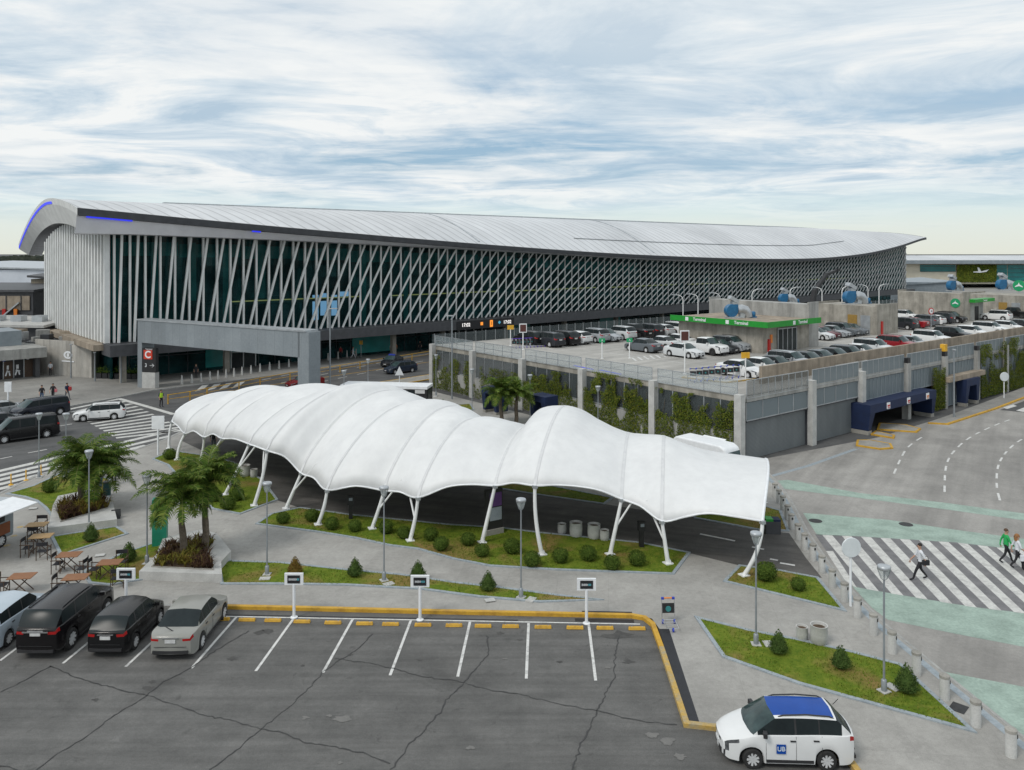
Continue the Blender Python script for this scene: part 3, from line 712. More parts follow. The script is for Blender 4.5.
# west wall of white fins
def wz(v): 
    s = max(0, min(1, (v + .25) / 38.25)); return arch(s, 3).z
mb = MB(); mb.grid(lambda a, b: V(TW, lerp(.2, VW, a), lerp(4.9, wz(lerp(.2, VW, a)) + .1, b)), 36, 2)
v = .55
while v < VW - .2:
    mb.box((TW - .28, v, (5.0 + wz(v)) / 2), (.6, .55, wz(v) - 5.0)); v += 1.42
mb.build('fin_cladding', 'fin_white', terminal)
mb = MB(); mb.box((TW - .7, 18.6, 4.5), (2.0, 36, .7)); mb.build('wall_ledge', 'tan_conc', terminal)
# glass front
def glassmat():
    m, nt, b, out = newmat('terminal_glass'); v = vec_src(nt, 'obj')
    sx = N(nt, 'ShaderNodeSeparateXYZ'); L(nt, v, sx.inputs[0])
    cx = N(nt, 'ShaderNodeCombineXYZ'); L(nt, sx.outputs[0], cx.inputs[0]); L(nt, sx.outputs[2], cx.inputs[1])
    bt = N(nt, 'ShaderNodeTexBrick'); bt.offset = 0; bt.inputs['Scale'].default_value = 1; bt.inputs['Brick Width'].default_value = 2.16; bt.inputs['Row Height'].default_value = 1.75; bt.inputs['Mortar Size'].default_value = .03
    bt.inputs['Color1'].default_value = c4((.028, .10, .105)); bt.inputs['Color2'].default_value = c4((.011, .036, .04)); bt.inputs['Mortar'].default_value = c4((.012, .02, .022)); L(nt, cx.outputs[0], bt.inputs[0])
    n1 = noi(nt, v, .35, 5, .6)
    col = mixc(nt, .7, bt.outputs[0], ramp(nt, n1, [(.35, .35), (.65, 1.5)]), 'MULTIPLY')
    L(nt, col, b.inputs['Base Color']); b.inputs['Roughness'].default_value = .05; b.inputs['Specular IOR Level'].default_value = .15
    t = N(nt, 'ShaderNodeBsdfTransparent'); t.inputs[0].default_value = c4((.45, .72, .72)); mx = N(nt, 'ShaderNodeMixShader'); mx.inputs[0].default_value = .5
    L(nt, t.outputs[0], mx.inputs[1]); L(nt, b.outputs[0], mx.inputs[2]); L(nt, mx.outputs[0], out.inputs[0])
    return m
M['terminal_glass'] = glassmat()
mb = MB(); mb.grid(lambda a, b: V(lerp(TW + .3, TL, a), 1.0, lerp(5.0, zglass(lerp(TW, TL, a)) + .15, b)), 60, 1); mb.build('glass_front', 'terminal_glass', terminal)
mb = MB(); mb.grid(lambda a, b: V(TL, lerp(.2, 40, a), lerp(4.8, lerp(zglass(TL), 17, a) + .4, b)), 10, 1); mb.build('east_wall', 'fin_white', terminal)
# interior seen through the glass: floors, dark back hall, columns, lit ceiling lines and a big screen
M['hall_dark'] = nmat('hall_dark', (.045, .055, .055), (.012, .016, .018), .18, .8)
M['teal_glass_reflection'] = nmat('teal_glass_reflection', (.05, .34, .32), (.03, .22, .21), .4, .2); M['teal_dark'] = nmat('teal_dark', (.015, .14, .13), (.01, .09, .09), .4, .4)  # first teal: glazing panels, and panels painted as the sky's reflection
M['hall_red'] = nmat('hall_red', (.10, .028, .022), (.05, .018, .016), .2, .8)
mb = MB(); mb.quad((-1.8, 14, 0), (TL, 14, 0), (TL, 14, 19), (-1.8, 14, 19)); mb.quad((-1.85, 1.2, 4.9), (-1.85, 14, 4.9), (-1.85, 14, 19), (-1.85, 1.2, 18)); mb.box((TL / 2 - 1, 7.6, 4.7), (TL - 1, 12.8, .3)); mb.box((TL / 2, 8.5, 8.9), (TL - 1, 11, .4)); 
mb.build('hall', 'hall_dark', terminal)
mb = MB()
for i in range(11): mb = MB(); mb.box((30 + i * 8.5, 6.5, 12.2 - i * .15), (5.5, .3, 3.0)); mb.build('hall_panel', 'hall_red', terminal)
mb = MB()
for t0, w, z0, z1 in ((-.9, 1.3, 5.2, 17.5), (3.6, .9, 5.2, 17), (8.2, 1.0, 9.5, 17), (12.6, .8, 5.2, 16.8), (17.5, 1.1, 9.5, 16.8), (33.5, .8, 5.2, 16.2), (41, .8, 5.2, 16)): mb = MB(); mb.box((t0, 2.6, (z0 + z1) / 2), (w, .1, z1 - z0)); mb.build('hall_teal_brightener', 'teal_glass_reflection', terminal)  # teal panels added behind the glass to brighten some bays
for i in range(16): mb = MB(); mb.tube([(6 + i * 8.9, 4.0, 4.8), (6 + i * 8.9, 4.0, 13.4)], .3, 8); mb.build('hall_column', M['teal_dark'], terminal)
for i in range(12): mb = MB(); mb.box((2.6 + i * 8.2, 3.2, zglass(2.6 + i * 8.2) - 1.5), (8.0, .15, 1.7)); mb.build('hall_sky_reflection', 'teal_glass_reflection', terminal)  # teal panels stand in for the sky's reflection along the glass top
M['warm_light'] = emat('warm_light', (1.0, .72, .25), .55, (.3, .2, .08))
for i in range(7):
    mb = MB(); mb.box((24 + i * 25, 2.9, 9.15 - .08 * i), (21, .1, .14)); mb.build('hall_light', 'warm_light', terminal)
M['screen'] = emat('screen', (.45, .62, 1.0), 1.1)
mb = MB(); pass
for c_, s_ in (((25.9, 3.2, 7.8), (.9, .1, 3.6)), ((27.3, 3.2, 8.2), (1.2, .1, 3.2)), ((28.9, 3.2, 8.0), (.9, .1, 3.0)), ((30.6, 3.2, 9.6), (1.9, .1, .7))): mb = MB(); mb.box(c_, s_); mb.build('hall_screen', 'screen', terminal)
# slanted lattice
NM = 125; SP = (TL - .8 + 2.2) / (NM - 1)
def lean(t): return min(13.5, .19 * t) * (1.0 if t < 150 else 1.0)
rest = MB(); rest2 = MB()
for i in range(NM):
    t = -1.7 + i * SP; zt = zglass(t); mb = MB() if i < 100 else rest
    mb.box((t, .40, (5.0 + zt) / 2 + .05), (interp([(30, .25), (80, .125)], t), .30 if t < 25 else .14, zt - 5.0 + .1))
    if i < 100: mb.build('mullion', 'fin_white', terminal)
for i in range(NM - 1):
    t = -1.3 + i * SP; t1 = t + lean(max(0, t)) + .35; zt = zglass(t1) + .12; w = interp([(30, .26), (80, .135)], t)
    if t1 > TL - .2: k = (TL - .2 - t) / (t1 - t); zt = lerp(5.0, zglass(TL) + .3, k); t1 = TL - .2
    mb = MB() if i < 100 else rest2; mb.bar((t, -.02, 5.0), (t1, -.02, zt), w, .26 if t < 25 else .15, V(0, 1, 0))
    if i < 100: mb.build('slanted_strut', 'fin_white', terminal)
rest.build('mullion', 'fin_white', terminal)['kind'] = 'stuff'; rest2.build('slanted_strut', 'fin_white', terminal)['kind'] = 'stuff'
# dark canopy band over the forecourt, with clocks
mb = MB(); mb.box((TL / 2 - 1.2, -.4, 4.28), (TL + 3.2, 3.6, 1.34)); band_o = mb.build('entrance_canopy', 'charcoal', terminal)
mb = MB(); mb.box((TL / 2 - .6, 4.4, 1.85), (TL - .8, .2, 3.5)); mb.box((-.95, 9, 1.85), (.2, 9.4, 3.5)); gf = mb.build('ground_glazing', 'terminal_glass', terminal)
mb = MB()
for i in range(90): mb.box((1 + i * 2.4, 4.25, 1.85), (.09, .1, 3.5))
mb.box((TL / 2, 4.25, 2.5), (TL - 2, .1, .1)); mb.build('glazing_frame', 'dark_metal', gf)
for t0, w in ((13, 5), (36, 7), (66, 5), (90, 6)): mb = MB(); mb.box((t0, 4.2, 1.9), (w, .1, 2.9)); mb.build('teal_panel', 'teal_glass_reflection', gf)
for i, t in enumerate((-.6, 12.0, 24.5, 37.6, 46.8, 60, 74, 88, 102)):
    mb = MB(); mb.box((t, .9, 1.8), (.65, .65, 3.6)); mb.build('column', 'stain_conc', terminal)
def door(t, w):
    mb = MB()
    for x in (-w / 2, -w / 4 * 0 - .02, w / 2): mb.box((t + x, 3.9, 1.5), (.12, .3, 2.9))
    mb.box((t, 3.9, 2.9), (w + .12, .3, .14)); mb.box((t, 3.9, 2.2), (w, .2, .1)); f = mb.build('entrance_door', 'fin_white', terminal)
    mb = MB(); mb.box((t - w / 4, 3.85, 1.1), (w / 2 - .2, .05, 2.0)); mb.box((t + w / 4, 3.85, 1.1), (w / 2 - .2, .05, 2.0)); mb.build('pane', 'hall_dark', f)
door(15.5, 3.4); door(50.5, 3.6); door(55.5, 3.6)
M['clock_white'] = emat('clock_white', (1, .97, .95), 1.1); M['clock_orange'] = emat('clock_orange', (1, .33, .04), 1.1); M['clock_blue'] = emat('clock_blue', (.1, .5, .75), .7)
def clockboard(t0):
    mb = MB(); mb.box((t0 + 5.2, -2.28, 4.22), (11.8, .12, 1.36)); b_ = mb.build('clock_board', 'black', terminal)
    for x in (1.0, 9.6): text_mesh('clock_time', '17:02', .78, 'clock_white', b_, (t0 + x, -2.36, 4.25), bold=.012)
    mb = MB(); mb.box((t0 + 4.2, -2.36, 4.3), (.5, .03, .5)); mb.build('gate_sign', 'clock_orange', b_); mb = MB(); mb.box((t0 + 6.2, -2.36, 4.22), (.6, .03, 1.1)); mb.build('gate_sign', 'clock_orange', b_)
    mb = MB(); mb.add([V(t0 + 7.6, -2.36, 4.3), V(t0 + 7.9, -2.36, 4.6), V(t0 + 8.2, -2.36, 4.3), V(t0 + 7.9, -2.36, 4.0)], [(0, 1, 2, 3)]); mb.build('gate_sign', 'clock_blue', b_)
clockboard(48.0); clockboard(118.5)
text_mesh('gate_number', '1', .85, 'black', band_o, (54.2, -2.40, 4.22))
# ------------------------------------------------------------------ the membrane canopy
def fabricmat():
    m, nt, b, out = newmat('fabric'); v = vec_src(nt, 'obj')
    n1 = noi(nt, v, .5, 6, .6); n2 = noi(nt, v, 2.2, 5, .65, (1, 1, .35)); n3 = noi(nt, v, 25, 3, .7)
    col = ramp(nt, n1, [(.3, (.70, .71, .715)), (.7, (.79, .80, .80))])
    col = mixc(nt, .25, col, ramp(nt, n2, [(.3, .8), (.6, 1.03)]), 'MULTIPLY')
    L(nt, col, b.inputs['Base Color']); b.inputs['Roughness'].default_value = .55; bump(nt, b, n3, .05, .01)
    tr = N(nt, 'ShaderNodeBsdfTranslucent'); tr.inputs[0].default_value = c4((.8, .8, .78)); mx = N(nt, 'ShaderNodeMixShader'); mx.inputs[0].default_value = .08
    L(nt, b.outputs[0], mx.inputs[1]); L(nt, tr.outputs[0], mx.inputs[2]); L(nt, mx.outputs[0], out.inputs[0])
    return m
M['fabric'] = fabricmat()
# stations: near edge (px, py, depth), skyline (py, apex offset), direction across, span, kind (1 = cusp at a post)
ST = [((762.5, 521), 38.7, (763, 466), 5.5, (.30, .954), 1), ((722, 514.5), 39.3, (716, 462), 5.6, (.27, .96), 0), ((703, 513.5), 39.6, (697, 456), 5.7, (.24, .97), 0), ((684, 517), 40.0, (679, 448), 5.8, (.22, .975), 0),
      ((662, 521), 40.2, (661, 439), 6.0, (.20, .98), 1), ((640, 506), 40.9, (642, 438.5), 6.0, (.19, .98), 0), ((621.5, 499), 41.5, (624, 437), 6.0, (.19, .98), 1), ((600, 490.5), 41.5, (606, 431.5), 6.1, (.2, .98), 0),
      ((578, 486.5), 41.5, (591, 423), 6.2, (.21, .977), 0), ((556, 485), 41.5, (577, 413), 6.3, (.23, .973), 0), ((535, 485.5), 41.5, (563, 408.5), 6.5, (.25, .968), 1), ((514, 483), 42.4, (541, 411), 6.3, (.22, .975), 0), ((495, 485.5), 43.2, (516, 428), 6.0, (.22, .975), 1),
      ((471, 484.5), 43.3, (500, 424.5), 6.2, (.27, .96), 0), ((447, 487), 43.4, (483, 419.5), 6.4, (.32, .947), 0), ((418, 497.5), 43.5, (463, 417.5), 6.6, (.40, .917), 1), ((400, 492), 44.4, (452, 412), 6.8, (.45, .893), 0), ((384, 490.5), 45.4, (438, 404.5), 7.0, (.48, .877), 1),
      ((356, 486), 45.6, (422, 400.5), 7.2, (.52, .854), 0), ((327, 490), 46.0, (403, 401), 7.4, (.57, .82), 1), ((314, 478), 47.5, (391, 395), 7.4, (.60, .80), 0), ((301, 473), 49.0, (378, 388.5), 7.4, (.62, .785), 1),
      ((285, 457), 49.3, (362, 384.5), 7.4, (.65, .76), 0), ((267, 450.5), 49.6, (346, 383.6), 7.4, (.68, .733), 1), ((249, 444), 52.0, (319, 388.6), 7.0, (.71, .704), 1), ((235, 439), 54.0, (298, 384), 6.9, (.73, .68), 0), ((222, 438.5), 56.0, (281, 386.6), 6.8, (.74, .67), 1),
      ((213, 434), 57.5, (272, 389.8), 6.6, (.755, .656), 0), ((204, 437), 59.0, (252, 385.2), 6.4, (.765, .644), 1), ((194, 431), 59.8, (238, 387.2), 6.2, (.775, .632), 0), ((185, 433.5), 60.6, (223, 394.8), 6.0, (.78, .625), 1), ((178, 426), 62.3, (212, 392.8), 5.8, (.785, .62), 0), ((172, 421.5), 64.0, (203, 393), 5.6, (.79, .613), 1)]
SV = []
for (nx, ny), d, (sx, sy), ao, (ex, ey), kd in ST:
    z = CAM_H - (ny - HOR) * d / FOC; p = V((nx - CTR) / FOC * d, d, z); dr = V(ex, ey, 0).normalized()
    # apex: along dr far enough that it lies on the skyline pixel's column
    k = (sx - CTR) / FOC; den_ = dr.x - k * dr.y
    L_ = (k * p.y - p.x) / den_ if abs(den_) > .12 else ao
    L_ = min(9.0, max(4.2, lerp(L_, ao, .35))); da = d + dr.y * L_
    za = CAM_H - (sy - HOR) * da / FOC
    SV.append([p, dr, L_, za, kd])
for _ in range(2):   # even out the half spans
    ls = [s[2] for s in SV]
    for i in range(1, len(SV) - 1): SV[i][2] = (ls[i-1] + 2 * ls[i] + ls[i+1]) / 4
for (s, st) in zip(SV, ST): s[3] = CAM_H - (st[2][1] - HOR) * (s[0].y + s[1].y * s[2]) / FOC
def cr4(a, b, c, d, t): return .5 * ((2 * b) + (c - a) * t + (2 * a - 5 * b + 4 * c - d) * t * t + (3 * b - a - 3 * c + d) * t ** 3)
def station(u):
    n = len(SV) - 1; i = min(n - 1, int(u)); t = u - i; P = [SV[max(0, min(n, i + k))] for k in (-1, 0, 1, 2)]
    p = cr4(P[0][0], P[1][0], P[2][0], P[3][0], t); dr = lerp(P[1][1], P[2][1], t).normalized()
    return p, dr, lerp(P[1][2], P[2][2], t), cr4(P[0][3], P[1][3], P[2][3], P[3][3], t)
CUSP = [i for i, s in enumerate(SV) if s[4]]
def membrane(u, q):
    p, dr, hl, za = station(u); w = 2 * hl
    xx = q * w; zf = p.z + .15 * math.sin(u * 1.7)
    zb = lerp(p.z, zf, q); a = math.sin(PI * q)
    ex = lerp(.74, .42, max(0, min(1, (u - 22) / 9)))
    z = zb + (za - zb) * (abs(a) ** ex)
    o_ = V(0, 0, 0)
    if .3 < u < NST - .3:     # the skin is drawn in along each rib
        pin = 0.0
        for c in CUSP:
            if c < 12: continue          # these ribs are crests
            if abs(u - c) < 1.2: m = abs(u - c) * (SV[min(NST, c + 1)][0] - SV[max(0, c - 1)][0]).length / 2; pin = max(pin, math.exp(-(m / .42) ** 2))
        o_ = (dr * math.cos(PI * q) * .8 - V(0, 0, a)) * .19 * pin * a ** .6
    if u < 2.2: k = (1 - u / 2.2) ** 2; o_ = V(.95, -.3, 0) * (.30 * k * a)
    if u > NST - 2.5: k = ((u - NST + 2.5) / 2.5) ** 2; o_ = V(-.62, .78, 0) * (.45 * k * a)
    # slight slack between the ribs
    return V(p.x, p.y, 0) + dr * xx + V(0, 0, z) + o_
NST = len(SV) - 1
canopy = thing('membrane_canopy', 'long white tensile membrane canopy on slanted posts over the covered lane', 'canopy', (0, 0, 0))
mb = MB(); mb.grid(lambda a, b: membrane(a * NST, b), NST * 11, 36); mem = mb.build('membrane', 'fabric', canopy, 80)
sm = mem.modifiers.new('thickness', 'SOLIDIFY'); sm.thickness = .02
for i, s in enumerate(SV):
    if s[4] and 0 < i < NST:
        sp_ = (SV[i + 1][0] - SV[i - 1][0]).length / 2; du_ = .085 / sp_
        mb = MB(); mb.grid(lambda a, b: membrane(i + (a * 2 - 1) * du_, b) + V(0, 0, .02 + .012 * math.sin(PI * b)) - SV[i][1] * (.035 * math.cos(PI * b)), 4, 36); mb.build('seam_band', nmat('seam_grey', (.62, .63, .635), (.55, .56, .57), 3, .6) if 'seam_grey' not in M else 'seam_grey', mem, 60)
mb = MB()
for i in range(NST * 2):
    u = i / 2 + .25
    mb.tube([membrane(u, q / 20) + V(0, 0, .004) for q in range(21)], .014, 4)
mb.build('weld_line', nmat('weld_grey', (.58, .59, .60), (.50, .51, .52), 3, .5), mem, 60)
# edge hem along both long sides and the two ends
mb = MB(); m_ = NST * 5
mb.tube([membrane(NST * i / m_, 0) for i in range(m_ + 1)], .05, 6); mb.tube([membrane(NST * i / m_, 1) for i in range(m_ + 1)], .05, 6)
mb.tube([membrane(0, q / 24) for q in range(25)], .07, 6); mb.tube([membrane(NST, q / 24) for q in range(25)], .07, 6)
mb.build('edge_hem', 'sign_white', mem, 60)
# arched steel ribs carrying the membrane from below
for i, s in enumerate(SV):
    if s[4]:
        mb = MB(); mb.tube([membrane(i, q / 20) - V(0, 0, .12) for q in range(21)], .07, 8); mb.build('arch_rib', 'white_metal', canopy, 60)
def post(base, top, bow, fork=None, r=.11):
    base = Vector((base[0], base[1], PZ + .03)); top = Vector(top); mid = base.lerp(top, .5) + Vector(bow)
    pts = [((1 - t) ** 2) * base + 2 * t * (1 - t) * mid + t * t * top for t in [k / 10 for k in range(11)]]
    mb = MB(); mb.tube(pts, [r * (1.05 - .25 * k / 10) for k in range(11)], 10)
    mb.box((base.x, base.y, PZ + .05), (.42, .42, .06), .4); mb.box((base.x + .1, base.y, PZ + .13), (.05, .25, .16))
    o = mb.build('post', 'white_metal', canopy, 50)
    if fork is not None:
        f = MB(); f.tube([pts[5], Vector(fork)], .055, 8); f.build('brace', 'white_metal', o, 50)
    f = MB(); f.box(tuple(top - V(0, 0, .02)), (.22, .22, .16), .5); f.build('bracket', 'galv', o)
PST = {0: ((744, 576), (.3, -.3, 0), None), 4: ((668, 564), (0, 0, 0), 3.7 + 1), 6: ((610, 555), (0, 0, 0), 5.2), 10: ((542, 555), (-.25, 0, 0), None), 12: ((482, 543), (0, 0, 0), None), 15: ((410, 541), (.1, 0, 0), 15.8), 17: ((372, 529), (.05, 0, 0), 16.1),
       19: ((318, 525), (.15, 0, 0), None), 21: ((286, 509), (0, 0, 0), 20.2), 23: ((254, 506), (.25, 0, .2), 23.4), 24: ((225, 495), (.1, 0, 0), 23.5), 26: ((211, 456), (0, 0, 0), 25.3), 28: ((200, 463), (.15, 0, .1), None), 30: ((177, 460), (-.2, 0, .2), None), 32: ((169, 449), (-.15, 0, .2), None)}
for i, (b, bow, fk) in PST.items():
    post(G(b[0], b[1], PZ), membrane(i, 0) - V(0, 0, .04), bow, membrane(fk, .03) if fk is not None else None)
for i, s in enumerate(SV):     # far-side posts
    if s[4] and i % 2 == 0 or i in (15, 19, 21):
        tp = membrane(i, 1); b = tp + SV[i][1] * .9; post((b.x, b.y), tp - V(0, 0, .04), (0, 0, 0))
# ------------------------------------------------------------------ the parking deck
DA = rad(38.5); DC = V(17.3, 60.2, 0); du = V(math.cos(DA), math.sin(DA), 0); dv = V(-math.sin(DA), math.cos(DA), 0)
DZ = 4.9; DQ = 43.0; DP = 135.0
def DW(p, q, z=0.0): return DC + du * p + dv * q + V(0, 0, z)
def DL(px, py, z=0.0):
    w = G(px, py, z) - DC; return w.dot(du), w.dot(dv)
def PXP(px, q):
    k = (px - CTR) / FOC; return (k * (DC.y + dv.y * q) - DC.x - dv.x * q) / (du.x - k * du.y)
M['mesh_grey'] = seethrough('mesh_grey', (.10, .12, .125), .36, .5)
M['mesh_fence'] = seethrough('mesh_fence', (.36, .42, .44), .26, .5)
M['mesh_dense'] = seethrough('mesh_dense', (.20, .24, .26), .78, .5)
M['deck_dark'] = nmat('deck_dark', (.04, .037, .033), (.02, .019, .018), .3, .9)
def rollermat():
    m, nt, b, out = newmat('roller'); v = vec_src(nt, 'obj')
    w = N(nt, 'ShaderNodeTexWave', wave_type='BANDS', bands_direction='Z'); w.inputs['Scale'].default_value = 3.2; L(nt, v, w.inputs[0])
    n1 = noi(nt, v, .8, 5, .6, (1, 1, .3))
    col = mixc(nt, .5, ramp(nt, n1, [(.3, (.125, .142, .15)), (.7, (.165, .182, .19))]), ramp(nt, w.outputs['Fac'], [(0, .55), (.25, 1), (1, 1)]), 'MULTIPLY')
    L(nt, col, b.inputs['Base Color']); b.inputs['Roughness'].default_value = .5; bump(nt, b, w.outputs['Fac'], .4, .02); return m
M['roller'] = rollermat()
deck = thing('parking_deck', 'two storey car park with grey mesh sides, white columns and ivy', 'car park', DC, DA)
mb = MB(); mb.box((DP / 2, DQ / 2, DZ - .225), (DP, DQ, .45)); slab = mb.build('deck_slab', 'stain_conc', deck)
o = sheet('deck_floor', 'deck_floor', [V(.05, .05, 0), V(DP - .05, .05, 0), V(DP - .05, DQ - .05, 0), V(.05, DQ - .05, 0)], DZ + .004); o.parent = slab
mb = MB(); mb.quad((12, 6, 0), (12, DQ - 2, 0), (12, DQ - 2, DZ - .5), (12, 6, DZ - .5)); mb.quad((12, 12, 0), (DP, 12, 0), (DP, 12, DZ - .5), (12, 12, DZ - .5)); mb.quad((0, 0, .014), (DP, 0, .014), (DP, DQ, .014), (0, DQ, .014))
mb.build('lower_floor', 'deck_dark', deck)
QC = [0, 8.5, 17.1, 25.8, 34.3, 42.3]; PC = [9.0, 17.0, 25.4, 33.3, 41.0, 48.8, 56.6, 64.4, 72.2, 80, 88, 96, 104, 112, 120]
for q in QC: mb = MB(); mb.box((-.28, q, 2.55), (.55, .62, 5.1)); mb.build('column', 'conc_light', deck)
for i, p in enumerate(PC):
    mb = MB(); mb.box((p, -.3, 2.65), (.6, .6, 5.3)); c = mb.build('column', 'conc_light' if i < 2 else 'grey_conc', deck)
    if i in (2, 3, 4): mb = MB(); mb.box((p, -.3, 5.55), (.5, .5, .5)); mb.build('cap', 'black', c)
    if i == 3: mb = MB(); mb.box((p, -.3, 6.15), (.5, .5, .7)); mb.build('cap', 'amber', c)
for q0 in (4.2, 12.8, 21.4, 30): mb = MB(); mb.box((2.5, q0, 2.2), (.5, .5, 4.4)); mb.build('column', 'grey_conc', deck)
# left face: rail fence above, dark mesh bays below over a plinth
for a, b in zip(QC, QC[1:]):
    a2, b2 = a + .32, b - .32; m_ = (a2 + b2) / 2; w = b2 - a2
    mb = MB(); mb.box((-.1, m_, DZ + .62), (.02, w, 1.1)); fp = mb.build('fence_panel', 'mesh_fence', deck)
    mb = MB(); k = int(w / 1.35)
    for i in range(k + 1): mb.box((-.1, a2 + w * i / k, DZ + .62), (.05, .05, 1.2))
    for z in (.08, .62, 1.2): mb.box((-.1, m_, DZ + z), (.05, w, .045))
    mb.build('fence_rail', 'galv', fp)
    mb = MB(); mb.box((-.12, m_, 1.05), (.3, w, 2.1)); mb.build('plinth_wall', 'grey_conc', deck)
    mb = MB(); mb.box((-.06, m_, 3.3), (.02, w, 2.3)); mp = mb.build('mesh_panel', 'mesh_grey', deck)
    mb = MB(); k = 5
    for i in range(k + 1): mb.box((-.06, a2 + w * i / k, 3.3), (.07, .07, 2.3))
    mb.box((-.06, m_, 2.18), (.1, w, .1)); mb.build('panel_frame', 'galv', mp)
# right face
PB = [0] + PC
for i, (a, b) in enumerate(zip(PB, PB[1:])):
    a2, b2 = a + .32, b - .32; m_ = (a2 + b2) / 2; w = b2 - a2
    mb = MB(); mb.box((m_, -.2, DZ + .52), (w, .02, 1.35)); fp = mb.build('fence_panel', 'mesh_dense' if i else 'mesh_grey', deck)
    mb = MB(); k = int(w / .9)
    for j in range(k + 1): mb.box((a2 + w * j / k, -.2, DZ + .52), (.05, .05, 1.35))
    for z in (-.15, 1.2): mb.box((m_, -.2, DZ + z), (w, .06, .05))
    mb.build('fence_rail', 'galv', fp)
    z0 = 3.05 if i < 2 else (2.6 if i < 4 else .15)
    mb = MB(); mb.box((m_, -.14, (z0 + 4.42) / 2), (w, .02, 4.42 - z0)); mp = mb.build('mesh_panel', 'mesh_dense', deck)
    mb = MB(); k = 4 if i < 2 else int(w / .7)
    for j in range(k + 1): mb.box((a2 + w * j / k, -.16, (z0 + 4.42) / 2), (.06, .06, 4.42 - z0))
    mb.box((m_, -.16, z0), (w, .08, .08)); mb.build('panel_frame', 'galv' if i < 2 else 'grey_metal', mp)
    if i < 2:
        mb = MB(); mb.box((m_, .1, 1.5), (w + .04, .12, 3.0)); dr_ = mb.build('garage_door', 'roller', deck)
        mb = MB(); mb.box((m_, -.05, 2.98), (w, .3, .1)); mb.box((a2 - .02, -.02, 1.5), (.1, .22, 3.0)); mb.box((b2 + .02, -.02, 1.5), (.1, .22, 3.0)); mb.build('door_frame', 'dark_metal', dr_)
    mb = MB(); mb.box((m_, -.12, 4.68), (w, .2, .42)); mb.build('edge_beam', 'grey_conc', deck)
mb = MB(); mb.box((37.2, -.6, 3.0), (8.6, .9, .5)); mb.build('lintel', 'tan_conc', deck)
# back rail
mb = MB()
mb.box((DP / 2, DQ - .2, DZ + .65), (DP, .02, 1.2)); fp = mb.build('fence_panel', 'mesh_grey', deck)
mb = MB()
for i in range(90): mb.box((.3 + 1.5 * i, DQ - .2, DZ + .65), (.06, .06, 1.3))
mb.build('fence_rail', 'galv', fp)
rw = thing('ramp_wall', 'low tan concrete wall shielding the near row of roof cars', 'wall', DW(6.2, 2.6, DZ), DA)
mb = MB(); mb.box((60, 0, .72), (120, .28, 1.44)); mb.build('wall_face', 'tan_conc', rw)
mb = MB(); mb.box((14, -.35, .3), (5.5, .3, .6)); mb.build('wall_niche', 'grey_conc', rw)

# blue portals
def portal_frame(name, label, loc, rot, w, h, depth, thick, tilt=.25, signs=0):
    t = thing(name, label, 'gateway', loc, rot)
    mb = MB()
    mb.box((w / 2, 0, h - thick / 2), (w, depth, thick)); mb.build('header', 'navy', t)
    for s in (0, 1):
        mb = MB(); x0 = 0 if s == 0 else w; sg = 1 if s == 0 else -1; ww = thick * 1.15
        a = [(x0, -depth / 2 + .003), (x0 + sg * ww, -depth / 2 + .003)]
        vs = [V(x0, -depth / 2 + .01, h - thick), V(x0 + sg * ww, -depth / 2 + .01, h - thick), V(x0 + sg * ww * .55, -depth / 2 + tilt, .35), V(x0 + sg * .02, -depth / 2 + tilt, .35),
              V(x0, depth / 2, h - thick), V(x0 + sg * ww, depth / 2, h - thick), V(x0 + sg * ww * .55, depth / 2, .35), V(x0 + sg * .02, depth / 2, .35)]
        mb.add(vs, [(0, 1, 2, 3), (4, 7, 6, 5), (0, 3, 7, 4), (1, 5, 6, 2), (3, 2, 6, 7), (0, 4, 5, 1)]); o = fixnormals(mb.build('side_panel', 'navy', t))
        mb = MB(); mb.box((x0 + sg * ww * .35, 0, .17), (ww * .7, depth * .8, .34)); mb.build('base_block', 'conc', o)
    for k in range(signs):
        x = w * (.25 + .3 * k)
        mb = MB(); mb.box((x, -depth / 2 - .03, h - thick / 2), (.55, .05, .55)); sg_ = mb.build('lane_sign', 'sign_white', t)
        mb = MB(); mb.box((x, -depth / 2 - .06, h - thick / 2 + (0.0 if k < 2 else 0)), (.42, .02, .15)); mb.box((x, -depth / 2 - .06, h - thick / 2 - .17), (.3, .02, .08)); mb.build('sign_mark', 'red' if k < 2 else 'orange', sg_)
    return t
b0 = G(867, 434.5); b1 = G(929, 417)
portal_frame('vehicle_gateway', 'wide dark blue gateway over the car park entry lanes with red signs', tuple(b0 + V(-.55, .3, 0)), math.atan2(b1.y - b0.y, b1.x - b0.x), 12.6, 2.6, 2.0, .75, .2, 3)
p0 = DW(36.0, -.9); portal_frame('vehicle_gateway', 'small dark blue gateway under the tan lintel of the car park', tuple(p0), DA, 3.2, 2.75, 1.0, .7, .1)
def kiosk_portal(px, py, label):
    b = G(px, py); portal_frame('pedestrian_gateway', label, tuple(b), DA + PI / 2 + PI, 2.2, 2.6, 1.6, .55, .2)
kiosk_portal(488, 412, 'dark blue gateway beside the second white column of the ivy car park side'); kiosk_portal(536, 421, 'dark blue gateway behind the canopy hump and the small palms')
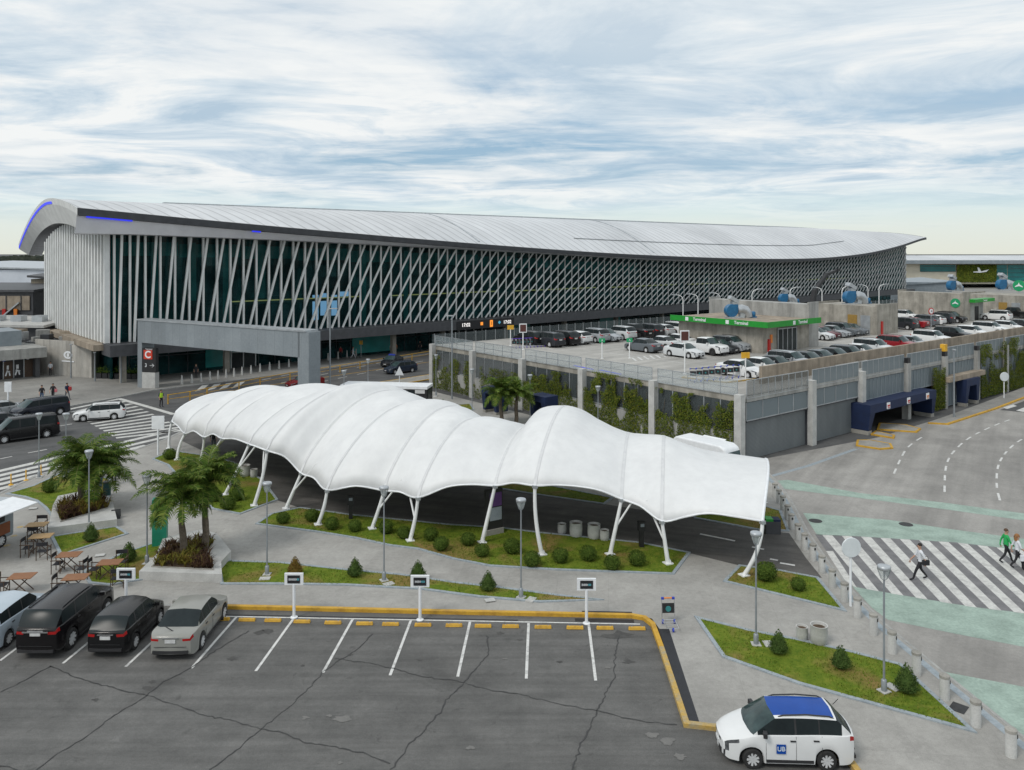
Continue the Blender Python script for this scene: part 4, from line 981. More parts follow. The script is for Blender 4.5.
# kiosk with green fascia
K0 = DW(23.4, 14.0, DZ)
kiosk = thing('lift_kiosk', 'concrete kiosk with bright green fascia and glass doors on the deck', 'kiosk', K0, DA)
KW, KD, KH = 8.9, 11.5, 3.0
mb = MB(); mb.box((KW / 2, KD / 2, KH / 2), (KW, KD, KH)); mb.build('wall', 'stain_conc', kiosk)
mb = MB(); mb.box((KW / 2 - .3, KD / 2 - .4, KH + .16), (KW + 1.4, KD + 1.6, .3)); rf = mb.build('roof', 'tan_conc', kiosk)
fx0, fx1, fy0, fy1 = -1.05, KW + .45, -1.25, KD + .45
mb = MB(); mb.box(((fx0 + fx1) / 2, fy0 + .03, KH + .2), (fx1 - fx0, .1, .62)); f1 = mb.build('fascia', 'green_sign', kiosk)
mb = MB(); mb.box((fx0 + .03, (fy0 + fy1) / 2, KH + .2), (.1, fy1 - fy0 - .12, .62)); f2 = mb.build('fascia', 'green_sign', kiosk)
M['dkgreen'] = flat('dkgreen', (.02, .20, .03))
text_mesh('lettering', 'Terminal', .5, 'sign_white', f1, (5.6, fy0 - .04, KH + .2), bold=.01); mb = MB(); mb.box((3.9, fy0 - .04, KH + .2), (.42, .03, .42)); mb.build('fascia_icon', 'sign_white', f1)
for y in (9.2, 3.6): text_mesh('lettering', 'Terminal', .5, 'sign_white', f2, (fx0 - .04, y - 1.6, KH + .2), (PI / 2, 0, -PI / 2), bold=.01); mb = MB(); mb.box((fx0 - .04, y + .2, KH + .2), (.03, .42, .42)); mb.build('fascia_icon', 'sign_white', f2)
mb = MB(); mb.box((4.4, -.04, 1.25), (3.6, .12, 2.5)); dr_ = mb.build('door', 'hall_dark', kiosk)
mb = MB()
for i in range(5): mb.box((2.6 + .9 * i, -.12, 1.25), (.1, .08, 2.5))
mb.box((4.4, -.12, 2.5), (3.7, .08, .1)); mb.build('door_frame', 'galv', dr_)
mb = MB(); mb.box((1.0, -.08, .75), (.35, .2, 1.5)); mb.build('hydrant_box', 'red', kiosk)
mb = MB(); mb.box((1.45, -.05, 1.5), (.4, .08, .9)); mb.build('notice', 'orange', kiosk)
def block(label, p, q, w, d, h, mat='stain_conc', foot=None):
    t = thing('stair_block', label, 'building', DW(p, q, DZ), DA)
    mb = MB(); mb.box((w / 2, d / 2, h / 2), (w, d, h)); mb.build('wall', mat, t)
    if foot: mb = MB(); mb.box((foot[0] + foot[1] / 2, foot[2] / 2, foot[3] / 2), (foot[1], -foot[2], foot[3])); mb.build('wall', mat, t)
    for y0 in (.1, d - .1): mb = MB(); mb.box((w / 2, y0, h + .12), (w + .04, .2, .26)); mb.build('parapet', mat, t)
    return t
bk1 = block('tall pale concrete block rising behind the green fascia kiosk', 32.5, 14.1, 2.0, 14.0, 4.9, 'grey_conc')
flat('ochre', (.34, .21, .05))
def PXQ(px, p):
    k = (px - CTR) / FOC; return (k * (DC.y + du.y * p) - DC.x - du.x * p) / (dv.x - k * dv.y)
bk2 = block('stained concrete block with ochre and grey doors on the deck', 51.6, 15.9, 5.7, 8.6, 3.75)
for px, m_ in ((852.5, 'ochre'), (865.5, 'galv')): mb = MB(); mb.box((-.03, PXQ(px, 51.6) - 15.9, 1.25), (.1, 1.3, 2.5)); mb.build('door', m_, bk2)
mb = MB(); mb.box((1.2, -.1, .9), (.35, .16, 1.7)); mb.build('hydrant_box', 'red', bk2)
bk3 = block('tallest concrete block on the deck carrying a round green plane sign', 81.5, 17.4, 2.6, 10.2, 4.4)
F4 = DL(1003, 316.5, DZ)
bk4 = block('farthest low concrete block on the deck behind the black pickup', F4[0], F4[1] - 6, 8.0, 12.0, 3.6)
for px, m_ in ((1003, 'ochre'), (1016, 'galv')): mb = MB(); mb.box((-.03, PXQ(px, F4[0]) - F4[1] + 6, 1.2), (.1, 1.3, 2.4)); mb.build('door', m_, bk4)
def planedisc(parent, loc, r):
    mb = MB(); mb.lathe([(0, -.06), (r, -.06), (r, 0), (0, 0)], loc, 32, 'Y'); o = fixnormals(mb.build('plane_sign', 'green_disc', parent)); x, y, z = loc; s = r / 1.0
    mb = MB(); Y = y - .09
    mb.add([V(x, Y, z + .6 * s), V(x + .1 * s, Y, z + .25 * s), V(x + .62 * s, Y, z - .12 * s), V(x + .62 * s, Y, z - .28 * s), V(x + .1 * s, Y, z - .1 * s), V(x, Y, z - .1 * s), V(x - .1 * s, Y, z - .1 * s), V(x - .62 * s, Y, z - .28 * s), V(x - .62 * s, Y, z - .12 * s), V(x - .1 * s, Y, z + .25 * s)], [tuple(range(10))])
    mb.build('plane_mark', 'sign_white', o); return o
o = planedisc(bk3, (0, 0, 0), .72); o.location = (-.02, PXQ(955.5, 81.5) - 17.4, 2.9); o.rotation_euler = (0, 0, -PI / 2)
gk = thing('lift_kiosk', 'small grey lift kiosk with narrow green canopy and dark doorway', 'kiosk', DW(84.3, 17.6, DZ), DA)
mb = MB(); mb.box((2.6, 2.5, 1.5), (5.2, 5, 3.0)); mb.build('wall', 'grey_conc', gk); mb = MB(); mb.box((2.6, -.03, 1.1), (1.3, .1, 2.2)); mb.build('door', 'black', gk)
mb = MB(); mb.box((3.2, -.35, 3.2), (7.6, 1.4, .5)); f = mb.build('canopy', 'green_sign', gk); text_mesh('lettering', 'Terminal', .42, 'sign_white', f, (3.2, -1.07, 3.2))
mb = MB(); mb.box((9.9, 3.2, 3.0), (.02, 1.6, 1.6)); 
pl = thing('plane_board', 'round green board with white plane at the photo right edge', 'sign', DW(PXP(1019, 19.0), 19.0, DZ + 3.7), DA - PI / 2); planedisc(pl, (0, 0, 1.2), 1.0); mb = MB(); mb.tube([(0, .05, 0), (0, .05, .5)], .08, 8); mb.build('post', 'galv', pl)
# roof fans: blue volute, silver ducts
def make_fan(label):
    t = thing('ventilation_fan', label, 'fan unit', (0, 0, 0), 0, 'ventilation fans on the deck blocks')
    mb = MB(); mb.lathe([(0, -.45), (.85, -.45), (.9, -.4), (.9, .4), (.85, .45), (0, .45)], (0, 0, 1.05), 20, 'Y'); mb.box((.45, 0, 1.5), (.9, .85, .9)); fixnormals(mb.build('fan_housing', 'blue_duct', t, 35))
    mb = MB(); mb.box((.5, 0, .1), (2.6, 1.0, .2)); mb.box((1.6, 0, .5), (.7, .7, .6)); mb.build('base', 'galv', t)
    mb = MB(); mb.tube([(.9, 0, 1.2), (1.6, 0, 1.25), (2.1, 0, 1.1), (2.5, 0, .6), (2.6, 0, .1)], [.62, .66, .66, .62, .58], 14); mb.build('elbow_duct', 'galv', t, 50)
    mb = MB(); mb.box((.45, 0, 2.1), (.8, .8, .5)); mb.box((.35, 0, 2.62), (1.35, 1.0, .5), .5, 'Y'); mb.build('outlet_hood', 'galv', t)
    mb = MB(); mb.lathe([(0, 0), (.33, 0), (.36, .1), (.36, .55), (.25, .68), (0, .7)], (3.4, .2, .2), 14); mb.box((3.4, .2, .1), (.9, .6, .2)); mb.build('motor', 'blue_duct', t, 40)
    return t
fan0 = make_fan('blue and silver fan unit on the green fascia kiosk roof'); place(fan0, DW(PXP(731, 20), 20, DZ + 3.3), DA - .5); fan0.scale = (.82,) * 3
dup(fan0, DW(53.8, PXQ(849, 53.8), DZ + 3.7), DA - .4, 'blue and silver fan unit on the block with ochre door', scale=.95)
dup(fan0, DW(PXP(951, 27), 27, DZ + 3.9), DA - .2, 'blue and silver fan unit behind the tallest concrete block', scale=.95)
dup(fan0, DW(PXP(1001, 24), 24, DZ + 3.7), DA - .4, 'blue and silver fan unit on the farthest low block', scale=1.05)
dup(fan0, DW(PXP(783, 31), 31, DZ + 3.3), DA - .4, 'blue fan unit peeping over the tall pale block', scale=.75)
# curved-arm lamps behind the deck
def make_lamp():
    t = thing('arm_lamp', 'x', 'lamp', (0, 0, 0), 0, 'curved arm lamps along the back of the deck')
    mb = MB(); mb.tube([(0, 0, 0), (0, 0, 3.3), (-.1, 0, 3.62), (-.32, 0, 3.85), (-.7, 0, 4.0), (-1.05, 0, 4.06)], [.075, .065, .06, .055, .05, .045], 8); mb.build('mast', 'white_metal', t, 60)
    mb = MB(); mb.box((-1.4, 0, 4.08), (.8, .28, .12)); mb.build('lamp_head', 'galv', t); return t
lamps = [(683, 42, 0, 'curved white lamp above the left end of the green fascia, arm to the left'), (698, 42, 0, 'curved white lamp doubled beside another over the green fascia'), (720, 42, 0, 'curved white lamp just left of the kiosk roof fan, arm to the left'), (752, 36, PI, 'curved white lamp above the tall pale block, arm to the right'), (790, 36, PI, 'curved white lamp at the right part of the tall pale block'),
         (822, 33, 0, 'curved white lamp between the two concrete blocks'), (842, 33, PI, 'curved white lamp just left of the fan over the ochre door block'), (868, 33, 0, 'curved white lamp just right of the fan over the ochre door block'), (879, 33, PI, 'curved white lamp at the left edge of the tallest block')]
lp = make_lamp()
for i, (px, q, r, lb) in enumerate(lamps):
    p = PXP(px, q); o = lp if i == 0 else dup(lp, (0, 0, 0)); place(o, DW(p, q, DZ + (.4 if i < 3 else 1.2)), r + .15); o['label'] = lb
# black boom lift in front of the lattice
w0 = DW(PXP(812, 46), 46, 0); bt = thing('boom_lift', 'black articulated boom rising in front of the lattice facade', 'boom lift', w0, DA)
mb = MB(); mb.tube([(0, 0, 0), (0, 0, 5.8)], .25, 8); mb.box((0, 0, .5), (2.6, 1.6, 1.0)); mb.build('base', 'black', bt)
mb = MB(); mb.bar((0, 0, 5.6), (.9, 0, 8.6), .8); mb.bar((.8, 0, 8.4), (5.2, 0, 11.6), .62); mb.bar((5.0, 0, 11.5), (8.6, 0, 12.2), .5); mb.box((9.0, 0, 12.3), (.9, .7, .5)); mb.build('boom', 'black', bt)
# signs on the deck
def panel_sign(name, label, loc, rot, ph, w, h, mat, face=None, post='white_metal', pr=.06, cat='sign', group=None, facew=.8):
    t = thing(name, label, cat, loc, rot, group)
    mb = MB(); mb.tube([(0, 0, 0), (0, 0, ph + .02)], pr, 10); mb.lathe([(.16, 0), (.16, .03), (pr, .05)], (0, 0, 0), 12); mb.build('post', post, t, 60)
    mb = MB(); mb.box((0, 0, ph + h / 2), (w, .09, h)); b_ = mb.build('board', mat, t)
    if face: mb = MB(); mb.box((0, -.055, ph + h / 2), (w * facew, .02, h * facew)); mb.build('face', face, b_)
    return t
M['brown_disp'] = flat('brown_disp', (.10, .035, .03))
for px, q, lb in ((684.7, 10, 'tall white post with dark display board by the trolley row'), (523, 32.8, 'white post with dark display board by the purple trolleys')):
    p = PXP(px, q); s = panel_sign('display_post', lb, DW(p, q, DZ), DA * .3, 2.9 if q < 20 else 1.9, .85, 1.0, 'sign_white', 'brown_disp')
for px, q, lb in ((745.5, 4.4, 'yellow board on white post in front of the white sedan'), (510.5, 36.5, 'yellow board on white post left of the purple trolleys')):
    p = PXP(px, q); panel_sign('trolley_sign', lb, DW(p, q, DZ), DA * .3, 1.9, .75, .5, 'amber')
for px, q, lb in ((602, 22.0, 'small green bay sign in front of the grey sedan tail'), (629.5, 20.4, 'small green bay sign left of the white sedan')):
    p = PXP(px, q); s = panel_sign('bay_sign', lb.replace('tail', 'nose') if px < 610 else lb, DW(p, q, DZ), DA * .3, 1.65, .62, .42, 'green_disc'); text_mesh('lettering', 'A', .3, 'sign_white', s, (0, -.06, 1.86))
p = PXP(902, 19.6); rs = thing('speed_sign', 'round red rimmed sign between the concrete blocks', 'sign', DW(p, 15.5, DZ), DA * .5)
mb = MB(); mb.tube([(0, 0, 0), (0, 0, 2.2)], .05, 8); mb.build('post', 'galv', rs); mb = MB(); mb.lathe([(0, -.04), (.48, -.04), (.48, 0), (0, 0)], (0, 0, 2.5), 24, 'Y'); o = fixnormals(mb.build('disc', 'red', rs)); mb = MB(); mb.lathe([(0, -.03), (.34, -.03), (.34, 0), (0, 0)], (0, -.04, 2.5), 24, 'Y'); fixnormals(mb.build('face', 'sign_white', o)); text_mesh('lettering', '10', .34, 'black', o, (0, -.09, 2.5))
# painted deck marks and low kerbs
mb = MB()
for i in range(20): a = DW(4 + 2.6 * i, 8.2); b = DW(4 + 2.6 * i, 3.2); mb.ribbon([a, b], .12, DZ + .012)
for i in range(14): a = DW(8 + 2.6 * i, 30.6); b = DW(8 + 2.6 * i, 36); mb.ribbon([a, b], .12, DZ + .012)
for i in range(6): a = DW(11 + 2.6 * i, 14.6); b = DW(11 + 2.6 * i, 26); mb.ribbon([a, b], .12, DZ + .012)
for i in range(6): a = DW(8.5 + .9 * i, 18.5); b = DW(10 + .9 * i, 20.5); mb.ribbon([a, b], .25, DZ + .012)
struct(mb.build('deck_lines', 'line_white'))
mb = MB(); 
for i in range(2): mb.quad(*[DW(*q, DZ + .014) for q in ((.8 + .1 * i, 13.4 + 3.6 * i), (1.1 + .1 * i, 13.4 + 3.6 * i), (1.5 + .1 * i, 16.4 + 3.6 * i), (1.1 + .1 * i, 16.4 + 3.6 * i))])
struct(fixnormals(mb.build('deck_blue_bay', 'bluepaint')))
di = [DW(*q) for q in ((3.6, 8.6), (4.3, 4.6), (10.0, 3.9), (10.2, 5.0), (5.2, 6.0), (4.6, 8.8))]
struct(sheet('deck_island', 'conc_light', di, DZ + .10)); k = MB(); k.kerb(di, .15, DZ + .11, DZ, 0, closed=True); struct(k.build('kerb_yellow', 'worn_yellow'))
# ------------------------------------------------------------------ vehicles
def carbody(sp):
    """sp: L W H, belt [(x,z)], roof [(x,z)], wheels (xf,xr), R, win (x0,x1), pillars, ws (x0,x1) rw (x0,x1)"""
    Lc, Wc = sp['L'], sp['W']; R = sp['R']; zf = sp.get('floor', .22) - .04
    xs = set(round(i / 90, 4) for i in range(91))
    for x in sp['wheels']:
        for k in range(-9, 10): xs.add(round(x + k / 9 * (R + .07) / (Lc - .27), 4))
    for a in list(sp['ws']) + list(sp['rw']) + list(sp['win']) + [q for p in sp['pillars'] for q in p]: xs.add(round(a, 4))
    for a in (.003, .008, .016, .984, .992, .997): xs.add(a)
    xs = sorted(x for x in xs if 0 <= x <= 1)
    fx, rx = sp.get('taper', (.14, .10)); tf, tr_ = sp.get('amount', (.20, .14))
    def zb(x): return sinterp(sp['belt'], x)
    def zr(x): return interp(sp['roof'], x) if len(sp['roof']) > 1 else 0
    w0, w1 = sp['ws']; r1, r0 = sp['rw']; Hc = sp['H']
    def roofz(x):
        b = zb(x)
        if x <= w0 or x >= r0: return None
        top = Hc - sp.get('crown', .06) * ((x - lerp(w1, r1, .42)) / (r1 - w1)) ** 2 * 2
        if x < w1:
            t = (x - w0) / (w1 - w0); return lerp(zb(w0), Hc - sp.get('crown', .06) * (.42 ** 2) * 2, t ** .92)
        if x > r1:
            t = (x - r1) / (r0 - r1); return lerp(Hc - sp.get('crown', .06) * (.58 ** 2) * 2, zb(r0), t ** sp.get('rpow', 1.15))
        return top
    rings = []
    for x in xs:
        hw = Wc / 2
        if x < fx: hw *= 1 - tf * ((fx - x) / fx) ** 2.2
        if x > 1 - rx: hw *= 1 - tr_ * ((x - 1 + rx) / rx) ** 2.2
        z0 = zf
        e = min(x, 1 - x) * Lc
        if e < .18: z0 = zf + .10 * (1 - e / .18) ** 2
        for xw in sp['wheels']:
            dx = abs(x - xw) * (Lc - .27); RA = R + .06
            if dx < RA: z0 = max(z0, R + math.sqrt(RA * RA - dx * dx) * 1.0)
        b = zb(x)
        if e < .10: b = lerp(sp.get('nose', .62) if x < .5 else sp.get('tail', .8), b, (e / .10) ** .5)
        z0 = min(z0, b - .12)
        zm = max(lerp(z0, b, .45), min(b - .1, z0 + .05)); sill = min(z0 + .10, zm - .01)
        c = roofz(x)
        bulge = 1.0
        pts = [(0, z0), (hw * .88, z0), (hw * .975, z0 + .012), (hw * .985 if z0 < .3 else hw, sill), (hw, zm), (hw * .985, lerp(zm, b, .72)), (hw * .955, b)]
        if c is None or c <= b + .03:
            h = sp.get('hoodcrown', .055)
            pts += [(hw * .90, b + .012), (hw * .74, b + h * .55), (hw * .5, b + h * .85), (0, b + h)]
        else:
            f = min(1, (c - b) / (Hc - .95)); f = max(0, f)
            tum = sp.get('tumble', .76)
            hr = lerp(hw * .88, hw * tum, f)
            pts += [(hw * .905, b + .015), (hr + .02, lerp(b, c, .90)), (hr - .10 * f, c - .012), (0, c + .03 * f)]
        rings.append((x, pts, c))
    n = len(rings[0][1])
    out = {}
    def put(name, quad):
        out.setdefault(name, []).append(quad)
    BF, BR = sp.get('bow', (.17, .10))
    def bow(x, y):
        b = interp([(0, BF), (.38, BF * .85), (.58, 0), (.72, 0), (.9, -BR * .8), (1, -BR)], x); return b * (1 - min(1, abs(y) / (Wc / 2)) ** 2)
    def PX(x, y, z): return (Lc / 2 - BF - x * (Lc - BF - BR) + bow(x, y), y, z)
    def P(i, k, s): x, pts, c = rings[i]; return PX(x, s * pts[k][0], pts[k][1])
    def inpil(x): return any(a <= x <= b for a, b in sp['pillars'])
    for i in range(len(rings) - 1):
        xm = (rings[i][0] + rings[i + 1][0]) / 2; ca, cb = rings[i][2], rings[i + 1][2]
        for k in range(n - 1):
            for s in (1, -1):
                q = [P(i, k, s), P(i + 1, k, s), P(i + 1, k + 1, s), P(i, k + 1, s)]
                if s > 0: q.reverse()
                nm = 'body'
                if k <= 0: nm = 'underbody'
                elif k == 1: nm = 'underbody' if False else 'body'
                elif k == 7 and ca and cb and sp['win'][0] < xm < sp['win'][1] and not inpil(xm): nm = 'side_window' + ('L' if s > 0 else 'R') + str(sum(1 for a, b in sp['pillars'] if xm > b))
                elif k == 7 and ca and cb and sp['win'][0] < xm < sp['win'][1] and sp.get('blackpillar', True): nm = 'pillar' + ('L' if s > 0 else 'R') + str([j for j, (a, b) in enumerate(sp['pillars']) if a <= xm <= b][0])
                elif k >= 8 and w0 + .004 < xm < w1 and (k == 9 or True) and ca and cb: nm = 'windshield'
                elif k >= 8 and r1 < xm < r0 - .004 and ca and cb and sp.get('reardrop', True): nm = 'rear_window'
                elif ((k == 5 and .006 < xm < sp.get('hl', .10)) or (k == 4 and .006 < xm < .03)): nm = 'headlight' + ('L' if s > 0 else 'R')
                elif k == 5 and xm > sp.get('tl', .965): nm = 'taillight' + ('L' if s > 0 else 'R')
                elif k in (2, 3) and xm < .012: nm = 'grille'
                elif k == 9 and w1 - .004 <= xm <= r1 - .015 and sp.get('roofpart'): nm = 'roof_wrap'
                put(nm, q)
    for e in (0, len(rings) - 1):
        for k in range(n - 1):
            for s in (1, -1):
                a, b_ = P(e, k, s), P(e, k + 1, s); f = .62
                xe = rings[e][0]; a2, b2 = PX(xe, a[1] * f, a[2]), PX(xe, b_[1] * f, b_[2]); a3, b3 = PX(xe, 0, a[2]), PX(xe, 0, b_[2])
                nm = 'body' if k > 0 else 'underbody'; n2 = nm
                if e and k == 5: n2 = 'taillight' + ('L' if s > 0 else 'R')
                for nn_, q in ((n2, [a, b_, b2, a2]), (nm, [a2, b2, b3, a3])): put(nn_, q if (e == 0) == (s < 0) else list(reversed(q)))
    return out, rings
def merged(name, quads, mat, parent, smooth=38):
    mb = MB()
    vid = {}; 
    for q in quads:
        ids = []
        for p in q:
            key = (round(p[0], 4), round(p[1], 4), round(p[2], 4))
            if key not in vid: vid[key] = len(mb.v); mb.v.append(key)
            if not ids or ids[-1] != vid[key]: ids.append(vid[key])
        if len(set(ids)) >= 3:
            ids2 = []
            for a in ids:
                if a not in ids2: ids2.append(a)
            mb.f.append(tuple(ids2)); mb.mi.append(0)
    o = mb.build(name, mat, parent, smooth); return fixnormals(o) if False else o
WHEEL = {}
def wheel(parent, x, y, R, w, dark=False, spokes=9):
    k = (round(R, 3), w, dark, spokes, y > 0)
    if k not in WHEEL:
        sg = 1 if y > 0 else -1
        mb = MB(); mb.lathe([(R * .60, -w / 2), (R * .93, -w / 2), (R, -w * .32), (R, w * .32), (R * .93, w / 2), (R * .62, w / 2)], (0, 0, 0), 28, 'Y'); ty = fixnormals(mb.build('tyre', 'tyre', None, 40))
        mb = MB(); mb.lathe([(R * .62, w * .5 * sg), (R * .66, w * .44 * sg), (R * .60, w * .25 * sg), (0, w * .18 * sg)], (0, 0, 0), 24, 'Y'); mb.m = 1
        for j in range(spokes):
            a = 2 * PI * j / spokes; d = V(math.cos(a), 0, math.sin(a)); mb.m = 0
            mb.bar(d * R * .12 + V(0, w * .40 * sg, 0), d * R * .63 + V(0, w * .46 * sg, 0), R * .20, .03, V(0, 1, 0))
        mb.lathe([(0, w * .45 * sg), (R * .16, w * .45 * sg), (R * .16, w * .3 * sg)], (0, 0, 0), 12, 'Y')
        # inner dish is darker than the spokes
        mb.mi = [1 if i < 24 * 3 else 0 for i in range(len(mb.f))]
        rm = fixnormals(mb.build('rim', ['rim_dark' if dark else 'rim', 'rim_dark'], None)); COL.objects.unlink(ty); COL.objects.unlink(rm); WHEEL[k] = (ty, rm)
    ty, rm = WHEEL[k]
    wh = ty.copy(); wh.name = 'wheel'; COL.objects.link(wh); wh.parent = parent; wh.location = (x, y, R)
    r2 = rm.copy(); COL.objects.link(r2); r2.parent = wh; return wh
def make_car(sp, name, label, color, group=None, near=False, cat='car'):
    t = thing(name, label, cat, (0, 0, 0), 0, group); t.color = c4(color)
    parts, rings = carbody(sp); Lc, Wc, Hc = sp['L'], sp['W'], sp['H']
    b = merged('body', parts['body'], 'paint', t); b.color = c4(color)
    merged('underbody', parts['underbody'], 'plastic', t)
    if 'roof_wrap' in parts: merged('roof_panel', parts['roof_wrap'], M.get(sp['roofpart']) or 'paint', t)
    for k, nm, mt in tuple(('side_window%s%d' % (a, j), 'side_window', 'carglass') for a in 'LR' for j in range(3)) + ( ('pillarL0', 'window_pillar', 'plastic'), ('pillarR0', 'window_pillar', 'plastic'), ('pillarL1', 'window_pillar', 'plastic'), ('pillarR1', 'window_pillar', 'plastic'), ('windshield', 'windshield', 'windscreen'), ('rear_window', 'rear_window', 'carglass'), ('headlightL', 'headlight', 'lamp_clear'), ('headlightR', 'headlight', 'lamp_clear'), ('grille', 'grille', 'plastic'), ('taillightL', 'taillight', 'lamp_red'), ('taillightR', 'taillight', 'lamp_red')):
        if k in parts: merged(nm, parts[k], mt, t)
    for xw in sp['wheels']:
        for s in (1, -1): wheel(t, Lc / 2 - .17 - xw * (Lc - .27), s * (Wc / 2 - .105), sp['R'], .21, sp.get('darkrim', False))
    # tail lights, plate, mirrors, trim
    bt = sinterp(sp['belt'], .97); xr_ = -Lc / 2; hwR = Wc / 2 * (1 - sp.get('amount', (.2, .14))[1])
    for s in (1, -1):
        mb = MB(); xm = Lc / 2 - .17 - (lerp(sp['ws'][0], sp['ws'][1], .45)) * (Lc - .27); zb_ = sinterp(sp['belt'], sp['ws'][1])
        mb.box((xm, s * (Wc / 2 + .07), zb_ + .10), (.12, .20, .14), s * -.2); mb.box((xm + .02, s * (Wc / 2 - .03), zb_ + .06), (.06, .12, .05)); m_ = mb.build('mirror', 'paint' if not sp.get('blackmirror') else 'plastic', t); m_.color = c4(color)
    mb = MB(); mb.box((xr_ - .004, 0, sp.get('platez', .62)), (.03, .40, .13)); mb.build('plate', 'plate', t)
    mb = MB(); mb.box((xr_ + .03, 0, .36), (.10, Wc * .76, .10)); mb.build('bumper_trim', 'plastic', t)
    mb = MB(); mb.box((xr_ + .0, 0, sp.get('platez', .62) + .12), (.03, .62, .035)); mb.build('tail_strip', 'chrome', t)
    mb = MB(); mb.box((xr_ + .002, 0, .56), (.014, Wc * .70, .014)); mb.build('bumper_seam', 'plastic', t)
    mb = MB(); mb.box((Lc / 2 - .06, 0, .34), (.10, Wc * .50, .15)); mb.box((Lc / 2 - .05, 0, sp.get('nose', .62) - .02), (.07, Wc * .40, .09)); mb.build('grille', 'plastic', t)
    mb = MB(); mb.box((Lc / 2 + .005, 0, .47), (.03, .36, .10)); mb.build('plate', 'plate', t)
    if sp.get('rails') :
        for s in (1, -1):
            mb = MB(); x0, x1 = Lc / 2 - (sp['ws'][1] + .03) * Lc, Lc / 2 - (sp['rw'][0] - .02) * Lc; yy = s * Wc / 2 * (sp.get('tumble', .76) - .035)
            mb.tube([(x0, yy, Hc - .06), (x0 - .15, yy, Hc - .005), ((x0 + x1) / 2, yy, Hc + .03), (x1 + .15, yy, Hc - .01), (x1, yy, Hc - .08)], .022, 6); mb.build('roof_rail', 'plastic', t, 50)
    if near:
        def side(x):  # half width at mid height
            return Wc / 2
        for s in (1, -1):
            mb = MB()
            for xs_ in sp['seams']:
                x = Lc / 2 - .17 - xs_ * (Lc - .27); zb_ = sinterp(sp['belt'], xs_); zz0 = .28
                mb.bar((x, s * (Wc / 2 * .988 + .002), zz0), (x, s * (Wc / 2 + .003), lerp(zz0, zb_,   .45)), .008, .01); mb.bar((x, s * (Wc / 2 + .003), lerp(zz0, zb_, .45)), (x, s * (Wc / 2 * .958 + .004), zb_ - .005), .008, .01)
            mb.build('door_seam', 'plastic', b)
            for xh in sp['handles']:
                mb = MB(); zb_ = sinterp(sp['belt'], xh); mb.box((Lc / 2 - .17 - xh * (Lc - .27), s * (Wc / 2 * .985 + .012), zb_ - .13), (.17, .03, .035)); mb.build('door_handle', sp.get('handlemat', 'plastic'), b)
            mb = MB(); x0, x1 = Lc / 2 - .17 - sp['wheels'][0] * (Lc - .27) - sp['R'] - .1, Lc / 2 - .17 - sp['wheels'][1] * (Lc - .27) + sp['R'] + .1; mb.bar((x0, s * (Wc / 2 * .985), .27), (x1, s * (Wc / 2 * .985), .27), .03, .09); mb.build('sill_trim', 'plastic' if sp.get('blacksill', True) else 'chrome', b)
        mb = MB(); mb.bar((-Lc / 2 + sp.get('wiper', .3), -.02, sinterp(sp['belt'], .96) + .05), (-Lc / 2 + sp.get('wiper', .3) + .12, .38, sinterp(sp['belt'], .95) + .2), .03, .02); mb.build('wiper', 'plastic', t)
    return t
SED = dict(L=4.5, W=1.78, H=1.45, R=.315, wheels=(.185, .785), belt=[(0, .66), (.05, .72), (.16, .83), (.27, .92), (.5, .95), (.75, .98), (.86, 1.0), (.95, .985), (1, .93)], roof=[(0, 0)], ws=(.265, .42), rw=(.69, .86), win=(.33, .80), pillars=((.515, .53), (.685, .70)), seams=(.315, .522, .70), handles=(.50, .68), hoodcrown=.05, nose=.60, tail=.86, tumble=.72, platez=.78)
HAT = dict(L=4.0, W=1.72, H=1.49, R=.305, wheels=(.19, .80), belt=[(0, .66), (.05, .74), (.16, .86), (.25, .94), (.5, .97), (.8, 1.02), (1, 1.02)], roof=[(0, 0)], ws=(.235, .40), rw=(.86, .985), win=(.30, .90), pillars=((.535, .55), (.74, .765)), seams=(.295, .542, .76), handles=(.52, .735), nose=.62, tail=.95, tumble=.74, rpow=1.3, platez=.82, tallamp=False)
SUV = dict(L=4.5, W=1.84, H=1.68, R=.36, wheels=(.19, .80), belt=[(0, .78), (.04, .92), (.16, 1.02), (.25, 1.08), (.5, 1.10), (.8, 1.14), (1, 1.12)], roof=[(0, 0)], ws=(.25, .385), rw=(.89, .99), win=(.30, .92), pillars=((.51, .525), (.70, .72)), seams=(.295, .52, .71), handles=(.50, .69), nose=.74, tail=1.02, tumble=.77, rpow=1.4, floor=.28, rails=True, platez=.9)
VAN = dict(L=5.0, W=1.92, H=1.92, R=.34, wheels=(.17, .80), belt=[(0, .80), (.04, .95), (.12, 1.06), (.2, 1.14), (.5, 1.16), (1, 1.18)], roof=[(0, 0)], ws=(.13, .30), rw=(.95, .995), win=(.20, .94), pillars=((.40, .415), (.63, .65)), seams=(.25, .405, .64), handles=(.39, .62), nose=.78, tail=1.1, tumble=.82, rpow=1.5, platez=.9)
MPV = dict(L=4.05, W=1.62, H=1.55, R=.30, taper=(.22, .12), amount=(.34, .16), wheels=(.195, .785), belt=[(0, .68), (.05, .78), (.14, .90), (.21, .985), (.5, 1.02), (.8, 1.05), (1, 1.03)], roof=[(0, 0)], ws=(.20, .395), rw=(.865, .985), win=(.245, .905), pillars=((.535, .55), (.725, .735)), seams=(.30, .54, .745), handles=(.515, .70), nose=.66, tail=.98, tumble=.74, rpow=1.25, rails=True, platez=.86, blackmirror=True)
